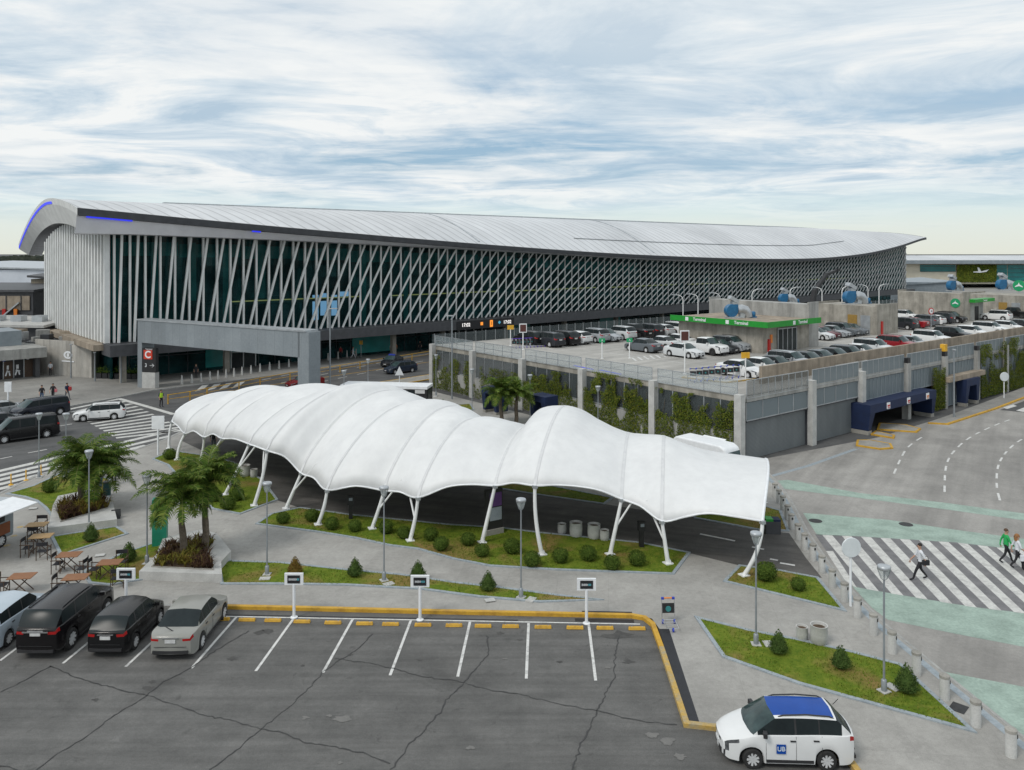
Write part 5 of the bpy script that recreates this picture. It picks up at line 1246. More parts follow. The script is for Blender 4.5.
PIC = dict(L=5.2, W=1.86, H=1.80, R=.38, wheels=(.18, .79), belt=[(0, .90), (.04, 1.04), (.16, 1.10), (.25, 1.14), (.5, 1.16), (.62, 1.16), (1, 1.15)], roof=[(0, 0)], ws=(.25, .36), rw=(.60, .655), win=(.29, .615), pillars=((.45, .465),), seams=(.28, .46, .61), handles=(.44, .59), nose=.86, tail=1.05, tumble=.77, floor=.34, darkrim=True, hoodcrown=.04, platez=.75)
def variant(b, **k): d = dict(b); d.update(k); return d
DECKG = 'cars parked on the roof of the car park'
proto = {'sed': make_car(SED, 'parked_sedan', 'p', (.5, .5, .5), DECKG), 'hat': make_car(HAT, 'parked_hatchback', 'p', (.5, .5, .5), DECKG), 'suv': make_car(SUV, 'parked_suv', 'p', (.5, .5, .5), DECKG), 'pic': make_car(PIC, 'parked_pickup', 'p', (.5, .5, .5), DECKG)}
PAL = {'white': (.74, .75, .75), 'silver': (.33, .35, .37), 'grey': (.12, .135, .15), 'dark': (.028, .031, .037), 'black': (.009, .009, .010), 'red': (.26, .012, .018), 'maroon': (.10, .012, .018), 'brown': (.07, .05, .04), 'blue': (.02, .035, .07), 'pale': (.60, .62, .63)}
usedp = set()
def park(kind, col, px, q, head, label, zoff=0.0, p=None):
    """head 'f' = nose towards -v (towards the near wall), 'b' = nose towards +v"""
    pp = PXP(px, q) if p is None else p
    pr = proto[kind]; rot = DA + (-PI / 2 if head == 'f' else PI / 2) + random.uniform(-.02, .02)
    loc = DW(pp, q, DZ + .004)
    if kind not in usedp:
        usedp.add(kind); o = pr; place(o, loc, rot); o['label'] = label; o.color = c4(PAL[col])
        for c in kids(o): c.color = c4(PAL[col])
    else: o = dup(pr, loc, rot, label, color=PAL[col])
    return o
CARS = [
 ('suv', 'black', 529, 36.0, 'b', 'black sport utility car half hidden behind the purple trolleys'), ('suv', 'dark', 548, 33.6, 'b', 'dark grey sport utility car, nearest the purple trolleys'), ('suv', 'black', 563, 33.6, 'b', 'black car with bright red tail light before the white hatchback'),
 ('hat', 'white', 577, 33.6, 'b', 'white hatchback between black car and silver sport utility car'), ('suv', 'silver', 593, 33.6, 'b', 'silver sport utility car beside the white hatchback in the back row'), ('sed', 'silver', 606, 33.4, 'f', 'silver sedan parked nose out in the back row'), ('suv', 'pale', 620, 33.6, 'b', 'white sport utility car right of the nose out silver sedan'),
 ('pic', 'black', 635, 33.6, 'b', 'black pickup in the back row of the deck'), ('suv', 'dark', 648, 33.6, 'b', 'charcoal sport utility car right of the black pickup'), ('hat', 'pale', 660, 33.6, 'b', 'white hatchback right of the charcoal car in the back row'), ('suv', 'white', 672, 33.6, 'b', 'white sport utility car beside the left wall of the green kiosk'),
 ('sed', 'grey', 643, 23.4, 'b', 'grey sedan with its nose to the small green bay sign'), ('sed', 'pale', 662, 23.8, 'b', 'white sedan behind the grey sedan in the middle row'), ('sed', 'white', 677, 24.3, 'b', 'white sedan behind the nose out white sedan'), ('sed', 'black', 690, 24.6, 'b', 'black sedan hidden behind the white pickup'),
 ('sed', 'pale', 684, 17.6, 'f', 'white sedan nose out left of the white pickup'), ('pic', 'white', 707, 17.8, 'f', 'white pickup with black wheels in the middle row'), ('sed', 'dark', 718, 17.6, 'f', 'dark grey sedan between white pickup and silver sport utility car'), ('suv', 'silver', 730, 17.6, 'f', 'silver sport utility car against the kiosk wall'),
 ('sed', 'white', 741, 6.1, 'f', 'white sedan by the trolley row at the wall end'), ('sed', 'white', 762, 5.9, 'f', 'white sedan second from the end of the ramp wall'), ('sed', 'dark', 775, 5.8, 'f', 'dark sedan between white sedan and silver car by the wall'), ('suv', 'silver', 790, 5.8, 'f', 'silver sport utility car behind the ramp wall before the kiosk doors'),
 ('sed', 'dark', 807, 5.7, 'f', 'dark sedan right of the silver sport utility car by the wall'), ('sed', 'grey', 820, 5.7, 'f', 'grey sedan between two dark sedans by the wall'), ('sed', 'black', 834, 5.7, 'f', 'black sedan by the wall left of a dark hatchback'), ('hat', 'dark', 848, 5.7, 'f', 'dark hatchback by the wall next to a low white car'),
 ('sed', 'white', 860, 5.8, 'f', 'low white sedan by the wall left of the estate'), ('suv', 'pale', 874, 6.2, 'f', 'pale sport utility car by the wall left of the red car'), ('suv', 'red', 897, 6.3, 'f', 'bright red sport utility car behind the ramp wall'), ('sed', 'silver', 911, 6.3, 'f', 'silver sedan just right of the bright red car'), ('suv', 'white', 932, 6.6, 'f', 'white sport utility car left of the long black car'),
 ('suv', 'black', 953, 6.9, 'f', 'long black car behind the wall below the green plane sign'), ('hat', 'white', 972, 7.1, 'f', 'white hatchback behind the wall right of the long black car'), ('suv', 'white', 990, 7.1, 'f', 'white boxy car behind the wall before the lift kiosk'), ('hat', 'white', 1008, 7.1, 'f', 'white hatchback near the right end of the wall row'), ('sed', 'dark', 1021, 7.1, 'f', 'dark sedan last of the wall row'),
 ('sed', 'pale', 817, 18.2, 'f', 'white sedan at the left end of the row before the ochre door'), ('sed', 'maroon', 822, 18.6, 'f', 'dark maroon sedan in the row before the ochre door'), ('sed', 'silver', 833, 18.6, 'f', 'silver sedan in the row before the ochre door'), ('suv', 'grey', 842, 18.6, 'f', 'grey sport utility car before the ochre door'), ('sed', 'grey', 851, 18.6, 'f', 'grey sedan left of the brown car'), ('hat', 'brown', 862, 18.6, 'b', 'brown car parked tail out before the grey door'),
 ('suv', 'dark', 901, 18.0, 'b', 'dark sport utility car beside the round red rimmed sign'), ('suv', 'white', 905, 24.5, 'f', 'white car on the far ramp behind the red rimmed sign'), ('sed', 'red', 912, 18.2, 'b', 'red sedan between dark cars under the tallest block'), ('suv', 'grey', 922, 18.4, 'b', 'grey sport utility car right of the red sedan under the block'), ('hat', 'white', 931, 18.6, 'b', 'white hatchback under the tallest concrete block'), ('suv', 'dark', 939, 18.8, 'b', 'dark sport utility car with red lamp under the plane sign'),
 ('suv', 'black', 951, 18.3, 'f', 'black sport utility car nose out below the green plane sign'), ('suv', 'white', 996, 15.5, 'b', 'white sport utility car right of the small lift kiosk'), ('pic', 'black', 1014, 15.5, 'b', 'black pickup in front of the farthest low block')]
for c in CARS: park(*c)
# keep neighbours in a row from touching: sort and space out by width
rows = {}
for o in list(bpy.data.objects):
    if o.get('group') == DECKG:
        w = o.location - DC; rows.setdefault(round(w.dot(dv) / 4.0), []).append(o)
for r, l in rows.items():
    l.sort(key=lambda o: (o.location - DC).dot(du))
    for _ in range(60):
        for a, b in zip(l, l[1:]):
            if a.type != 'EMPTY': continue
            gap = (b.location - a.location).dot(du); need = 2.05
            if gap < need: s = (need - gap) / 2 + .001; a.location -= du * s; b.location += du * s
# --- cars near the camera
def head_from(a, b): return math.atan2(b.y - a.y, b.x - a.x)
def nearcar(sp, name, label, col, rear, front, cat='car', **kw):
    """rear / front: ground pixels of the middle of the tail and nose"""
    A, B = G(*rear), G(*front); t = make_car(sp, name, label, col, kw.get('group'), True, cat); rot = head_from(A, B); d = V(math.cos(rot), math.sin(rot), 0)
    place(t, A + d * sp['L'] / 2 + V(0, 0, kw.get('z', .006)), rot); return t
LOTG = None
f4 = variant(SUV, L=4.7, H=1.80, R=.40, floor=.34, W=1.84, belt=[(0, .86), (.04, 1.0), (.16, 1.10), (.25, 1.16), (.5, 1.18), (.8, 1.22), (1, 1.2)], tail=1.1, platez=1.02)
A_DIR = G(237, 616.5) - G(191.4, 668.6)
silver_sedan = nearcar(SED, 'parked_sedan', 'silver sedan parked between white bay lines, rightmost of the lot row', (.27, .27, .25), (170, 662), (208, 614.5))
black_hatch = nearcar(variant(HAT, L=3.8, W=1.66), 'parked_hatchback', 'small black hatchback between the large black car and silver sedan', (.008, .008, .009), (105, 659.5), (150, 615))
black_suv = nearcar(variant(f4, W=1.82), 'parked_suv', 'large black sport utility car with roof rails in the parking lot', (.008, .007, .008), (35, 661), (93, 612))
white_pale = nearcar(variant(HAT, L=4.2, W=1.74, H=1.5), 'parked_hatchback', 'pale silver blue hatchback cut by the left edge of the photo', (.42, .49, .55), (-27, 657), (33, 612))
for c in (silver_sedan, black_hatch, black_suv):
    lc = [k for k in kids(c) if k.name.startswith('rear_window')]
mb = MB(); mb.box((-f4['L'] / 2 - .01, 0, 1.10), (.03, 1.0, .05)); mb.build('chrome_strip', 'chrome', black_suv)
M['roof_blue'] = nmat('roof_blue', (.004, .065, .34), (.003, .052, .28), 1.2, .35, spec=.25)
mpv = nearcar(variant(MPV, roofpart='roof_blue'), 'white_mpv', 'white compact people carrier with bright blue roof and blue square badge', (.72, .73, .73), (848, 756), (721, 752.5))
# blue badge on the near door (driver's side faces the camera)
bd = MB(); bd.box((.28, .838, .66), (.28, .012, .28)); badge = bd.build('door_badge', M['roof_blue'], mpv)
M['badge_white'] = flat('badge_white', (.62, .70, .78)); text_mesh('badge_letters', 'UB', .19, 'badge_white', badge, (.28, .846, .665), (PI / 2, 0, PI), .002, bold=.004)
bd = MB(); bd.bar((-1.55, 0, 1.6), (-1.72, 0, 1.78), .015); bd.build('antenna', 'plastic', mpv)
# --- the road at the upper left
roadz = .006
ww = nearcar(variant(SUV, H=1.52, L=4.5, W=1.72, R=.31, floor=.22, belt=[(0, .64), (.05, .74), (.16, .84), (.25, .92), (.5, .95), (.8, .98), (1, .98)], nose=.58, tail=.9), 'white_estate', 'white estate car driving over the zebra crossing', (.74, .75, .75), (126, 417.5), (81, 420.5))
bp = nearcar(variant(VAN, H=1.75, L=5.0), 'black_people_carrier', 'black minivan waiting behind the people on the forecourt', (.02, .024, .034), (67, 412), (28, 418))
bv = nearcar(variant(VAN, L=5.2, H=1.92), 'black_van', 'long black van with silver wheels on the road', (.01, .01, .011), (58, 434), (-6, 443))
bs = nearcar(variant(SED), 'dark_sedan', 'dark car cut by the left edge beyond the long black van', (.02, .022, .026), (22, 425), (-30, 433))
st_ = nearcar(variant(SED), 'silver_taxi', 'silver car partly hidden behind the two standing people', (.30, .32, .33), (24, 413), (-8, 417))
tx1 = nearcar(variant(SED, L=4.4), 'black_taxi', 'black taxi with blue roof light at the terminal kerb', (.012, .014, .018), (399, 363.5), (379, 369.5))
mb = MB(); mb.box((0, 0, 1.52), (.3, .9, .16)); mb.build('roof_light', 'bluepost', tx1)
tx2 = nearcar(variant(HAT, L=4.5, H=1.5), 'dark_blue_hatchback', 'dark blue hatchback on the middle lane of the terminal road', (.025, .035, .055), (415, 371), (388, 374))
rc_ = nearcar(variant(SED), 'dark_red_car', 'dark red car hidden behind the leg of the grey portal', (.18, .012, .014), (322, 385), (290, 389))
# coach with white roof seen over the canopy
cb_ = G(423, 404); bus = thing('airport_bus', 'low black bus with white roof seen over the canopy', 'bus', cb_ + V(-3.6, -1.0, 0), rad(172))
mb = MB(); mb.box((0, 0, 1.15), (9.0, 2.4, 1.7)); mb.build('body', 'black', bus); mb = MB(); mb.box((0, 0, 2.12), (9.1, 2.5, .26)); mb.build('roof', 'sign_white', bus)
mb = MB(); mb.box((-.5, 1.21, 1.5), (6.0, .04, .7)); mb.build('side_window', 'carglass', bus); mb = MB(); mb.box((-4.52, 0, 1.45), (.06, 2.0, .9)); w_ = mb.build('rear_window', 'carglass', bus)
mb = MB(); mb.box((-3.8, 1.23, 1.75), (1.0, .04, .35)); mb.build('route_panel', 'plate', bus)
for x in (-2.9, 2.9):
    for s in (1, -1): wheel(bus, x, s * 1.05, .42, .26)
# white truck by the car park wall, seen over the canopy end
tb = thing('white_minibus', 'white food truck with raised side hatch beside the ivy wall', 'truck', DW(-5.2, -.8, .11), DA + rad(-88)); tb.scale = (.86, .86, .98)
mb = MB(); prof = [(-2.7, .4), (2.5, .4), (2.75, .9), (2.7, 1.6), (2.35, 2.3), (1.9, 2.5), (-2.4, 2.55), (-2.7, 2.35)]
mb.add([V(x, -1.0, z) for x, z in prof] + [V(x, 1.0, z) for x, z in prof], [tuple(range(7, -1, -1)), tuple(range(8, 16))] + [(i, (i + 1) % 8, 8 + (i + 1) % 8, 8 + i) for i in range(8)]); o = fixnormals(mb.build('body', 'sign_white', tb)); bv_ = o.modifiers.new('b', 'BEVEL'); bv_.width = .12; bv_.segments = 3
mb = MB(); mb.box((-.4, 1.02, 1.75), (2.6, .05, .8)); mb.build('hatch_opening', 'black', tb); mb = MB(); mb.box((-.4, 1.35, 2.3), (2.2, .7, .06), .3, 'X'); mb.build('hatch', 'sign_white', tb); mb = MB(); mb.box((-.4, 1.25, 1.3), (2.4, .45, .05)); mb.build('counter', 'galv', tb)
mb = MB(); mb.box((2.62, 0, 1.75), (.1, 1.6, .7), -.3, 'Y'); mb.build('windshield', 'windscreen', tb)
for x in (-1.6, 1.7):
    for s in (1, -1): wheel(tb, x, s * .9, .34, .22)
# food truck at the left edge with white awning
ft = thing('food_truck', 'food truck with white awning at the left edge', 'truck', GP(-38, 556) , rad(78))
mb = MB(); mb.box((0, 0, 1.35), (4.6, 2.0, 1.9)); o = mb.build('body', 'grey_metal', ft); bv_ = o.modifiers.new('b', 'BEVEL'); bv_.width = .15; bv_.segments = 3
mb = MB(); mb.box((0, -1.02, 1.75), (3.2, .06, .8)); mb.build('hatch_opening', 'black', ft); mb = MB(); mb.box((1.2, -1.02, .95), (1.5, .05, .6)); mb.build('side_panel', flat('rust_panel', (.22, .075, .03)), ft)
mb = MB(); mb.box((.2, -1.75, 2.35), (4.0, 1.6, .05), .12, 'X'); mb.build('awning', 'sign_white', ft)
mb = MB(); mb.box((0, 0, 2.36), (4.4, 1.9, .12)); mb.build('roof', 'galv', ft)
for x in (-1.4, 1.4):
    for s in (1, -1): wheel(ft, x, s * .92, .36, .22)
# ------------------------------------------------------------------ other structures
pf = thing('portal_frame', 'long grey metal portal spanning the road before the terminal', 'portal', (0, 0, 0))
A = V(-42.4, 93.2, 0); B = V(-20.7, 80.2, 0); d = (B - A).normalized(); nn = V(-d.y, d.x, 0); pr = math.atan2(d.y, d.x); LN = (B - A).length; mid = (A + B) / 2
M['panel_grey'] = lineground('panel_grey', (.30, .335, .36), (.25, .285, .31), .5, joint=.03, jsize=(1.25, 40), jrot=-pr, speck=.08, rough=.45, jcol=.75, bmp=.02)
mb = MB(); mb.box((mid.x, mid.y, 6.6), (LN, 1.6, 2.56), pr); mb.build('beam', 'panel_grey', pf)
mb = MB(); mb.box((mid.x, mid.y, 7.95), (LN + 1.75, 1.75, .16), pr); mb.build('top_cap', 'galv', pf)
for P, w in ((A - d * .4, .8), (B + d * .5, 1.5)): mb = MB(); mb.box((P.x, P.y, 3.93), (w, 1.6, 7.86), pr); mb.build('leg', 'panel_grey', pf)
py = thing('gate_pylon', 'black sign pylon with red letter C panel beside the portal leg', 'sign', G(150.5, 388.5), rad(-14))
mb = MB(); mb.box((0, 0, .95), (1.75, .7, 1.9)); mb.build('base', 'conc_light', py); mb = MB(); mb.box((0, -.02, 3.3), (1.8, .5, 2.8)); b_ = mb.build('panel', 'black', py)
mb = MB(); mb.box((-.1, -.29, 3.95), (1.15, .05, 1.05)); c_ = mb.build('letter_panel', 'redface', b_); text_mesh('letter', 'C', 1.15, 'sign_white', b_, (-.1, -.33, 3.93), bold=.03)
text_mesh('gate_info', '3', .6, 'sign_white', b_, (-.4, -.29, 2.7)); mb = MB(); mb.bar((.15, -.29, 2.7), (.7, -.29, 2.7), .09, .03); mb.bar((.45, -.29, 2.9), (.7, -.29, 2.7), .09, .03); mb.bar((.45, -.29, 2.5), (.7, -.29, 2.7), .09, .03); mb.build('arrow', 'sign_white', b_)
text_mesh('header_line', 'Terminal', .26, 'sign_white', b_, (0, -.29, 4.58))
# wall with the eye emblem
lw = thing('emblem_wall', 'pale rendered wall with white eye emblem left of the terminal', 'wall', (0, 0, 0))
A = G(36, 373.6); B = G(92.5, 378.5); C = G(107, 369); d = (B - A).normalized(); a_ = math.atan2(d.y, d.x)
def wallseg(P, Q, h, th, mat, par, name='wall', z0=0.0):
    mb = MB(); m = (P + Q) / 2; dd = Q - P; mb.box((m.x, m.y, (z0 + h) / 2), (dd.length, th, h - z0), math.atan2(dd.y, dd.x)); return mb.build(name, mat, par)
M['render_pale'] = boardconc('render_pale', (.50, .48, .44), (.40, .385, .35))
wallseg(A, B, 4.5, .3, 'render_pale', lw); wallseg(B + V(.1, .15, 0), C, 4.5, .3, 'render_pale', lw)
cx = A.lerp(B, .60); fr = V(d.y, -d.x, 0)
mb = MB(); K = 24
ring = [(cx + d * (0.80 * math.cos(2 * PI * k / K)) + fr * .2 + V(0, 0, 2.75 + 0.5 * math.sin(2 * PI * k / K))) for k in range(K)]
inn = [(cx + d * (.46 * math.cos(2 * PI * k / K)) + fr * .2 + V(0, 0, 2.75 +   .28 * math.sin(2 * PI * k / K))) for k in range(K)]
mb.add(ring + inn, [(k, (k + 1) % K, K + (k + 1) % K, K + k) for k in range(K)]); mb.build('emblem', 'sign_white', lw)
mb = MB(); mb.add([cx + d * (.22 * math.cos(2 * PI * k / K)) + fr * .2 + V(0, 0, 2.75 + .26 * math.sin(2 * PI * k / K)) for k in range(K)], [tuple(range(K))]); mb.build('emblem', 'sign_white', lw)
mb = MB(); q = cx + fr * .2 + V(0, 0, 1.95); mb.bar(q - d * 1.1, q + d * 1.1, .05, .16); mb.build('emblem_line', 'sign_white', lw)
# roof clutter behind that wall
rl = thing('service_roof', 'low dark service roof with plant units behind the emblem wall', 'roof', (0, 0, 0))
mb = MB(); P = [A + V(-2, 1, 0), B + V(0, 1, 0), C + V(-.5, 1, 0), C + V(-14, 20, 0), A + V(-10, 26, 0)]; mb.prism([(p.x, p.y) for p in P], 0, 4.0); mb.build('roof_slab', 'charcoal', rl)
rr = random.Random(5)
for i in range(12):
    f = rr.random(); p = A.lerp(B, f) + V(-1 - 6 * rr.random(), 3 + 10 * rr.random(), 0); s = rr.uniform(.8, 2.0)
    mb = MB(); mb.box((p.x, p.y, 4.0 + s * .35), (s, s * rr.uniform(.6, 1.2), s * .7), rr.random()); mb.build('plant_unit', rr.choice(['galv', 'grey_conc', 'dark_metal', 'tan_conc']), rl)
# shop front at the far left
A = G(38, 377.2); B = G(-70, 388); d = (A - B).normalized(); n_ = V(d.y, -d.x, 0); ang = math.atan2(d.y, d.x); Ls = (A - B).length
shop = thing('shop_front', 'low grey shop building with dark glass doors and posters', 'building', tuple(B), ang)
mb = MB(); mb.box((Ls / 2, 3.6, 1.4), (Ls, 6.0, 2.8)); mb.build('wall', 'charcoal', shop)
mb = MB(); mb.box((Ls / 2 + .3, 2.5, 3.25), (Ls + .6, 8.0, 1.25)); mb.build('canopy_band', 'grey_conc', shop)
mb = MB(); mb.box((Ls / 2 - 1, 6.2, 4.8), (Ls, 6.0, 1.9)); mb.build('upper_wall', 'grey_metal', shop)
mb = MB(); mb.box((Ls - .2, .1, 1.4), (.5, 1.4, 2.7)); mb.build('pier', 'charcoal', shop)
cols = ['orange', 'canvas_black', 'black', 'black', 'wood_dark']
for i in range(9):
    x = Ls - .9 - 1.12 * i
    mb = MB(); mb.box((x, .56, 1.15), (.95, .06, 2.2)); o = mb.build('door', ['wood_dark', 'black', 'wood_dark', 'canvas_black', 'orange', 'black', 'wood', 'black', 'galv'][i], shop)
    mb = MB(); mb.box((x - .53, .55, 1.2), (.1, .12, 2.35)); mb.build('door_frame', 'galv', shop)
for x, m_ in ((Ls - 4.2, 'orange'), (Ls - 3.6, 'bluepost'), (Ls - 1.0, 'sign_white'), (Ls - 5.4, 'sign_white')): mb = MB(); mb.lathe([(0, -.05), (.26, -.05), (.26, .05), (0, .05)], (x, .5, 2.55), 12, 'Y'); fixnormals(mb.build('shop_sign', m_, shop))
for x, sx in ((Ls - 2.15, 1), (Ls - 3.2, .8)):     # poster: pale abstract figure shapes
    mb = MB(); mb.box((x, .5, 1.5), (.28 * sx, .03, .5)); mb.box((x + .05, .5, 1.0), (.5 * sx, .03, .2), .4, 'Y'); mb.box((x - .15, .5, .75), (.16, .03, .6), .3, 'Y'); mb.box((x + .18, .5, .75), (.14, .03, .6), -.2, 'Y'); mb.build('poster', 'sign_white', shop)
# buildings behind, far left
def hall(label, px0, px1, dd, ztop, depth, mat, roofm, slope=0.0, z0=0.0, rot=0.0, name='airport_building'):
    x0 = (px0 - CTR) / FOC * dd; x1 = (px1 - CTR) / FOC * dd
    t = thing(name, label, 'building', (x0, dd, 0), rot); w = x1 - x0
    mb = MB(); mb.box((w / 2, depth / 2, (z0 + ztop) / 2), (w, depth, ztop - z0)); mb.build('wall', mat, t)
    mb = MB(); mb.add([V(-.4, -.5, ztop + slope), V(w + .4, -.5, ztop), V(w + .4, depth, ztop + .6), V(-.4, depth, ztop + .6 + slope), V(-.4, -.5, ztop + slope + .35), V(w + .4, -.5, ztop + .35), V(w + .4, depth, ztop + .95), V(-.4, depth, ztop + .95 + slope)],
           [(0, 3, 2, 1), (4, 5, 6, 7), (0, 1, 5, 4), (1, 2, 6, 5), (2, 3, 7, 6), (3, 0, 4, 7)]); mb.build('roof', roofm, t); return t
M['pale_roof'] = nmat('pale_roof', (.60, .64, .70), (.50, .54, .60), .2, .5)
M['cream_wall'] = nmat('cream_wall', (.60, .56, .46), (.52, .48, .39), .3, .8)
M['old_wall'] = boardconc('old_wall', (.36, .32, .25), (.24, .21, .165))
h1 = hall('long hangar with pale blue white wall at the far left horizon', -90, 44, 190, 11.6, 40, 'pale_roof', 'galv', .8)
h2 = hall('weathered tan concrete tower block beside the white fin wall', 31, 50, 136, 11.2, 10, 'old_wall', 'charcoal', .3)
h3 = hall('dark grey flat roofed building with pale upper band at the left edge', -60, 33, 124, 9.6, 14, 'charcoal', 'charcoal')
mb = MB(); mb.box((7, -.1, 7.9), (14, .2, 2.2)); mb.build('wall_band', 'tan_conc', h3)
for i in range(6): mb = MB(); mb.box((1.2 + 2.3 * i, -.25, 7.9), (.14, .12, 2.2)); mb.build('band_joint', 'charcoal', h3)
h4 = hall('white flat canopy roof over the low dark shops at the left edge', -30, 43, 112, 5.2, 8, 'dark_metal', 'conc_light', .2)
mb = MB(); mb.bar((9.5, -.5, 5.4), (12.5, -.3, 8.0), .5, .2); mb.build('stair', 'galv', h3)
for x, m_ in ((10.2, 'red'), (12.0, 'orange')): mb = MB(); mb.box((x, -.4, 6.4), (.5, .3, 1.2)); mb.build('wall_box', m_, h3)
for x in (2, 5, 8): mb = MB(); mb.box((x, 3, 6.2), (1.5, 1.5, 1.0)); mb.build('roof_unit', 'galv', h4)
# far right terminal
FD = 350
t2 = thing('far_terminal', 'distant cream terminal with teal windows and planted green wall', 'terminal', ((895 - CTR) / FOC * FD, FD, 0), rad(4))
def fx(px): return (px - 895) / FOC * FD
mb = MB(); mb.box((60, 25, 6.2), (140, 50, 9.0)); mb.build('wall', 'cream_wall', t2)
mb = MB(); mb.add([V(-6, -3, 10.7), V(140, -3, 10.7), V(140, -3, 12.3), V(-6, -3, 12.3), V(-6, 30, 14.2), V(140, 30, 14.2), V(-6, 60, 13.0), V(140, 60, 13.0)], [(0, 1, 2, 3), (3, 2, 5, 4), (4, 5, 7, 6)]); mb.build('roof', 'roof_metal', t2)
mb = MB(); mb.box((67, -3.1, 11.4), (146, .2, 1.5)); mb.build('fascia', 'grey_metal', t2)
for a, b, z0, z1 in ((921, 958, 7.2, 10.2), (1000, 1012, 3, 10.2), (1013, 1060, 3, 10.2)):
    mb = MB(); mb.box(((fx(a) + fx(b)) / 2, -.1, (z0 + z1) / 2), (fx(b) - fx(a), .3, z1 - z0)); w_ = mb.build('window', 'teal_paint2' if 'teal_paint2' in M else nmat('far_glass', (.02, .20, .20), (.012, .12, .13), .2, .15), t2)
    mb = MB(); 
    for k in range(5): mb.box(((fx(a) + fx(b)) / 2, -.28, lerp(z0, z1, k / 4)), (fx(b) - fx(a), .1, .14))
    mb.build('window_frame', 'dark_metal', w_)
rg6 = random.Random(21)
mb = MB(); mb.box(((fx(959) + fx(1000)) / 2, -.3, 6.4), (fx(1000) - fx(959), .6, 7.6)); gw = mb.build('planted_wall', nmat('planted_dark', (.045, .06, .014), (.085, .06, .015), .25, .9, lo=.4, hi=.6), t2)
mb = MB()
for i in range(2600):
    x = rg6.uniform(fx(959), fx(1000)); z = rg6.uniform(2.6, 10.1); s = rg6.uniform(.15, .4); a = rg6.uniform(0, PI)
    mb.add([V(x - s * math.cos(a), -.62 - rg6.random() * .3, z - s * math.sin(a)), V(x + s * math.sin(a), -.7 - rg6.random() * .3, z - s * math.cos(a)), V(x + s * math.cos(a), -.62, z + s * math.sin(a)), V(x - s * math.sin(a), -.8, z + s * math.cos(a))], [(0, 1, 2, 3)])
mb.build('foliage', 'leaf_ivy', gw)
mb = MB(); X = fx(983); mb.add([V(X - 3.6, -1.1, 6.9), V(X - .5, -1.1, 6.7), V(X + 2.6, -1.1, 7.1), V(X + 3.8, -1.1, 8.2), V(X + 2.6, -1.1, 7.9), V(X + .2, -1.1, 7.3), V(X - .8, -1.1, 9.0), V(X - 1.6, -1.1, 9.0), V(X - 1.2, -1.1, 7.3), V(X - 3.4, -1.1, 7.2)], [tuple(range(10))]); mb.build('plane_emblem', 'sign_white', gw)
h5 = hall('low grey metal shed with sloping roof before the distant terminal', 903, 952, 255, 6.2, 20, 'grey_metal', 'grey_metal', -1.0)
mb = MB(); mb.box((((1003 - CTR) / FOC * 300), 300, 5.5), (.5, .5, 11)); 
# far treeline
tl_ = MB(); rt = random.Random(9)
for i in range(9000):
    a = rt.uniform(-.80, .80); dd = rt.uniform(880, 1000); x = a * dd; hmax = 10.4 + 2.2 * noise.noise(V(x * .012, dd * .004, 0)) + 1.8 * noise.noise(V(x * .05, 0, 4)); z = hmax * (rt.random() ** .6); s = rt.uniform(1.0, 2.8); b = rt.uniform(0, PI)
    tl_.add([V(x - s, dd, z - s * .5), V(x + s * .6, dd + s, z - s * .6), V(x + s, dd, z + s * .4), V(x - s * .5, dd - s, z + s * .6)], [(0, 1, 2, 3)])
tag(tl_.build('treeline', 'leaf_far'), 'distant line of dark trees along the horizon', 'treeline', kind='stuff')
bk = MB(); bk.box((0, 1000, 3), (2400, 8, 7)); struct(bk.build('far_hills', nmat('far_green', (.12, .135, .11), (.09, .105, .09), .02, .95)))
gf_ = struct(sheet('far_field', nmat('field', (.16, .17, .11), (.11, .12, .075), .02, .95).name if False else 'paving_far', [V(-700, 160, 0), V(-60, 140, 0), V(-60, 240, 0), V(160, 300, 0), V(400, 260, 0), V(900, 990, 0), V(-900, 990, 0)], .002))

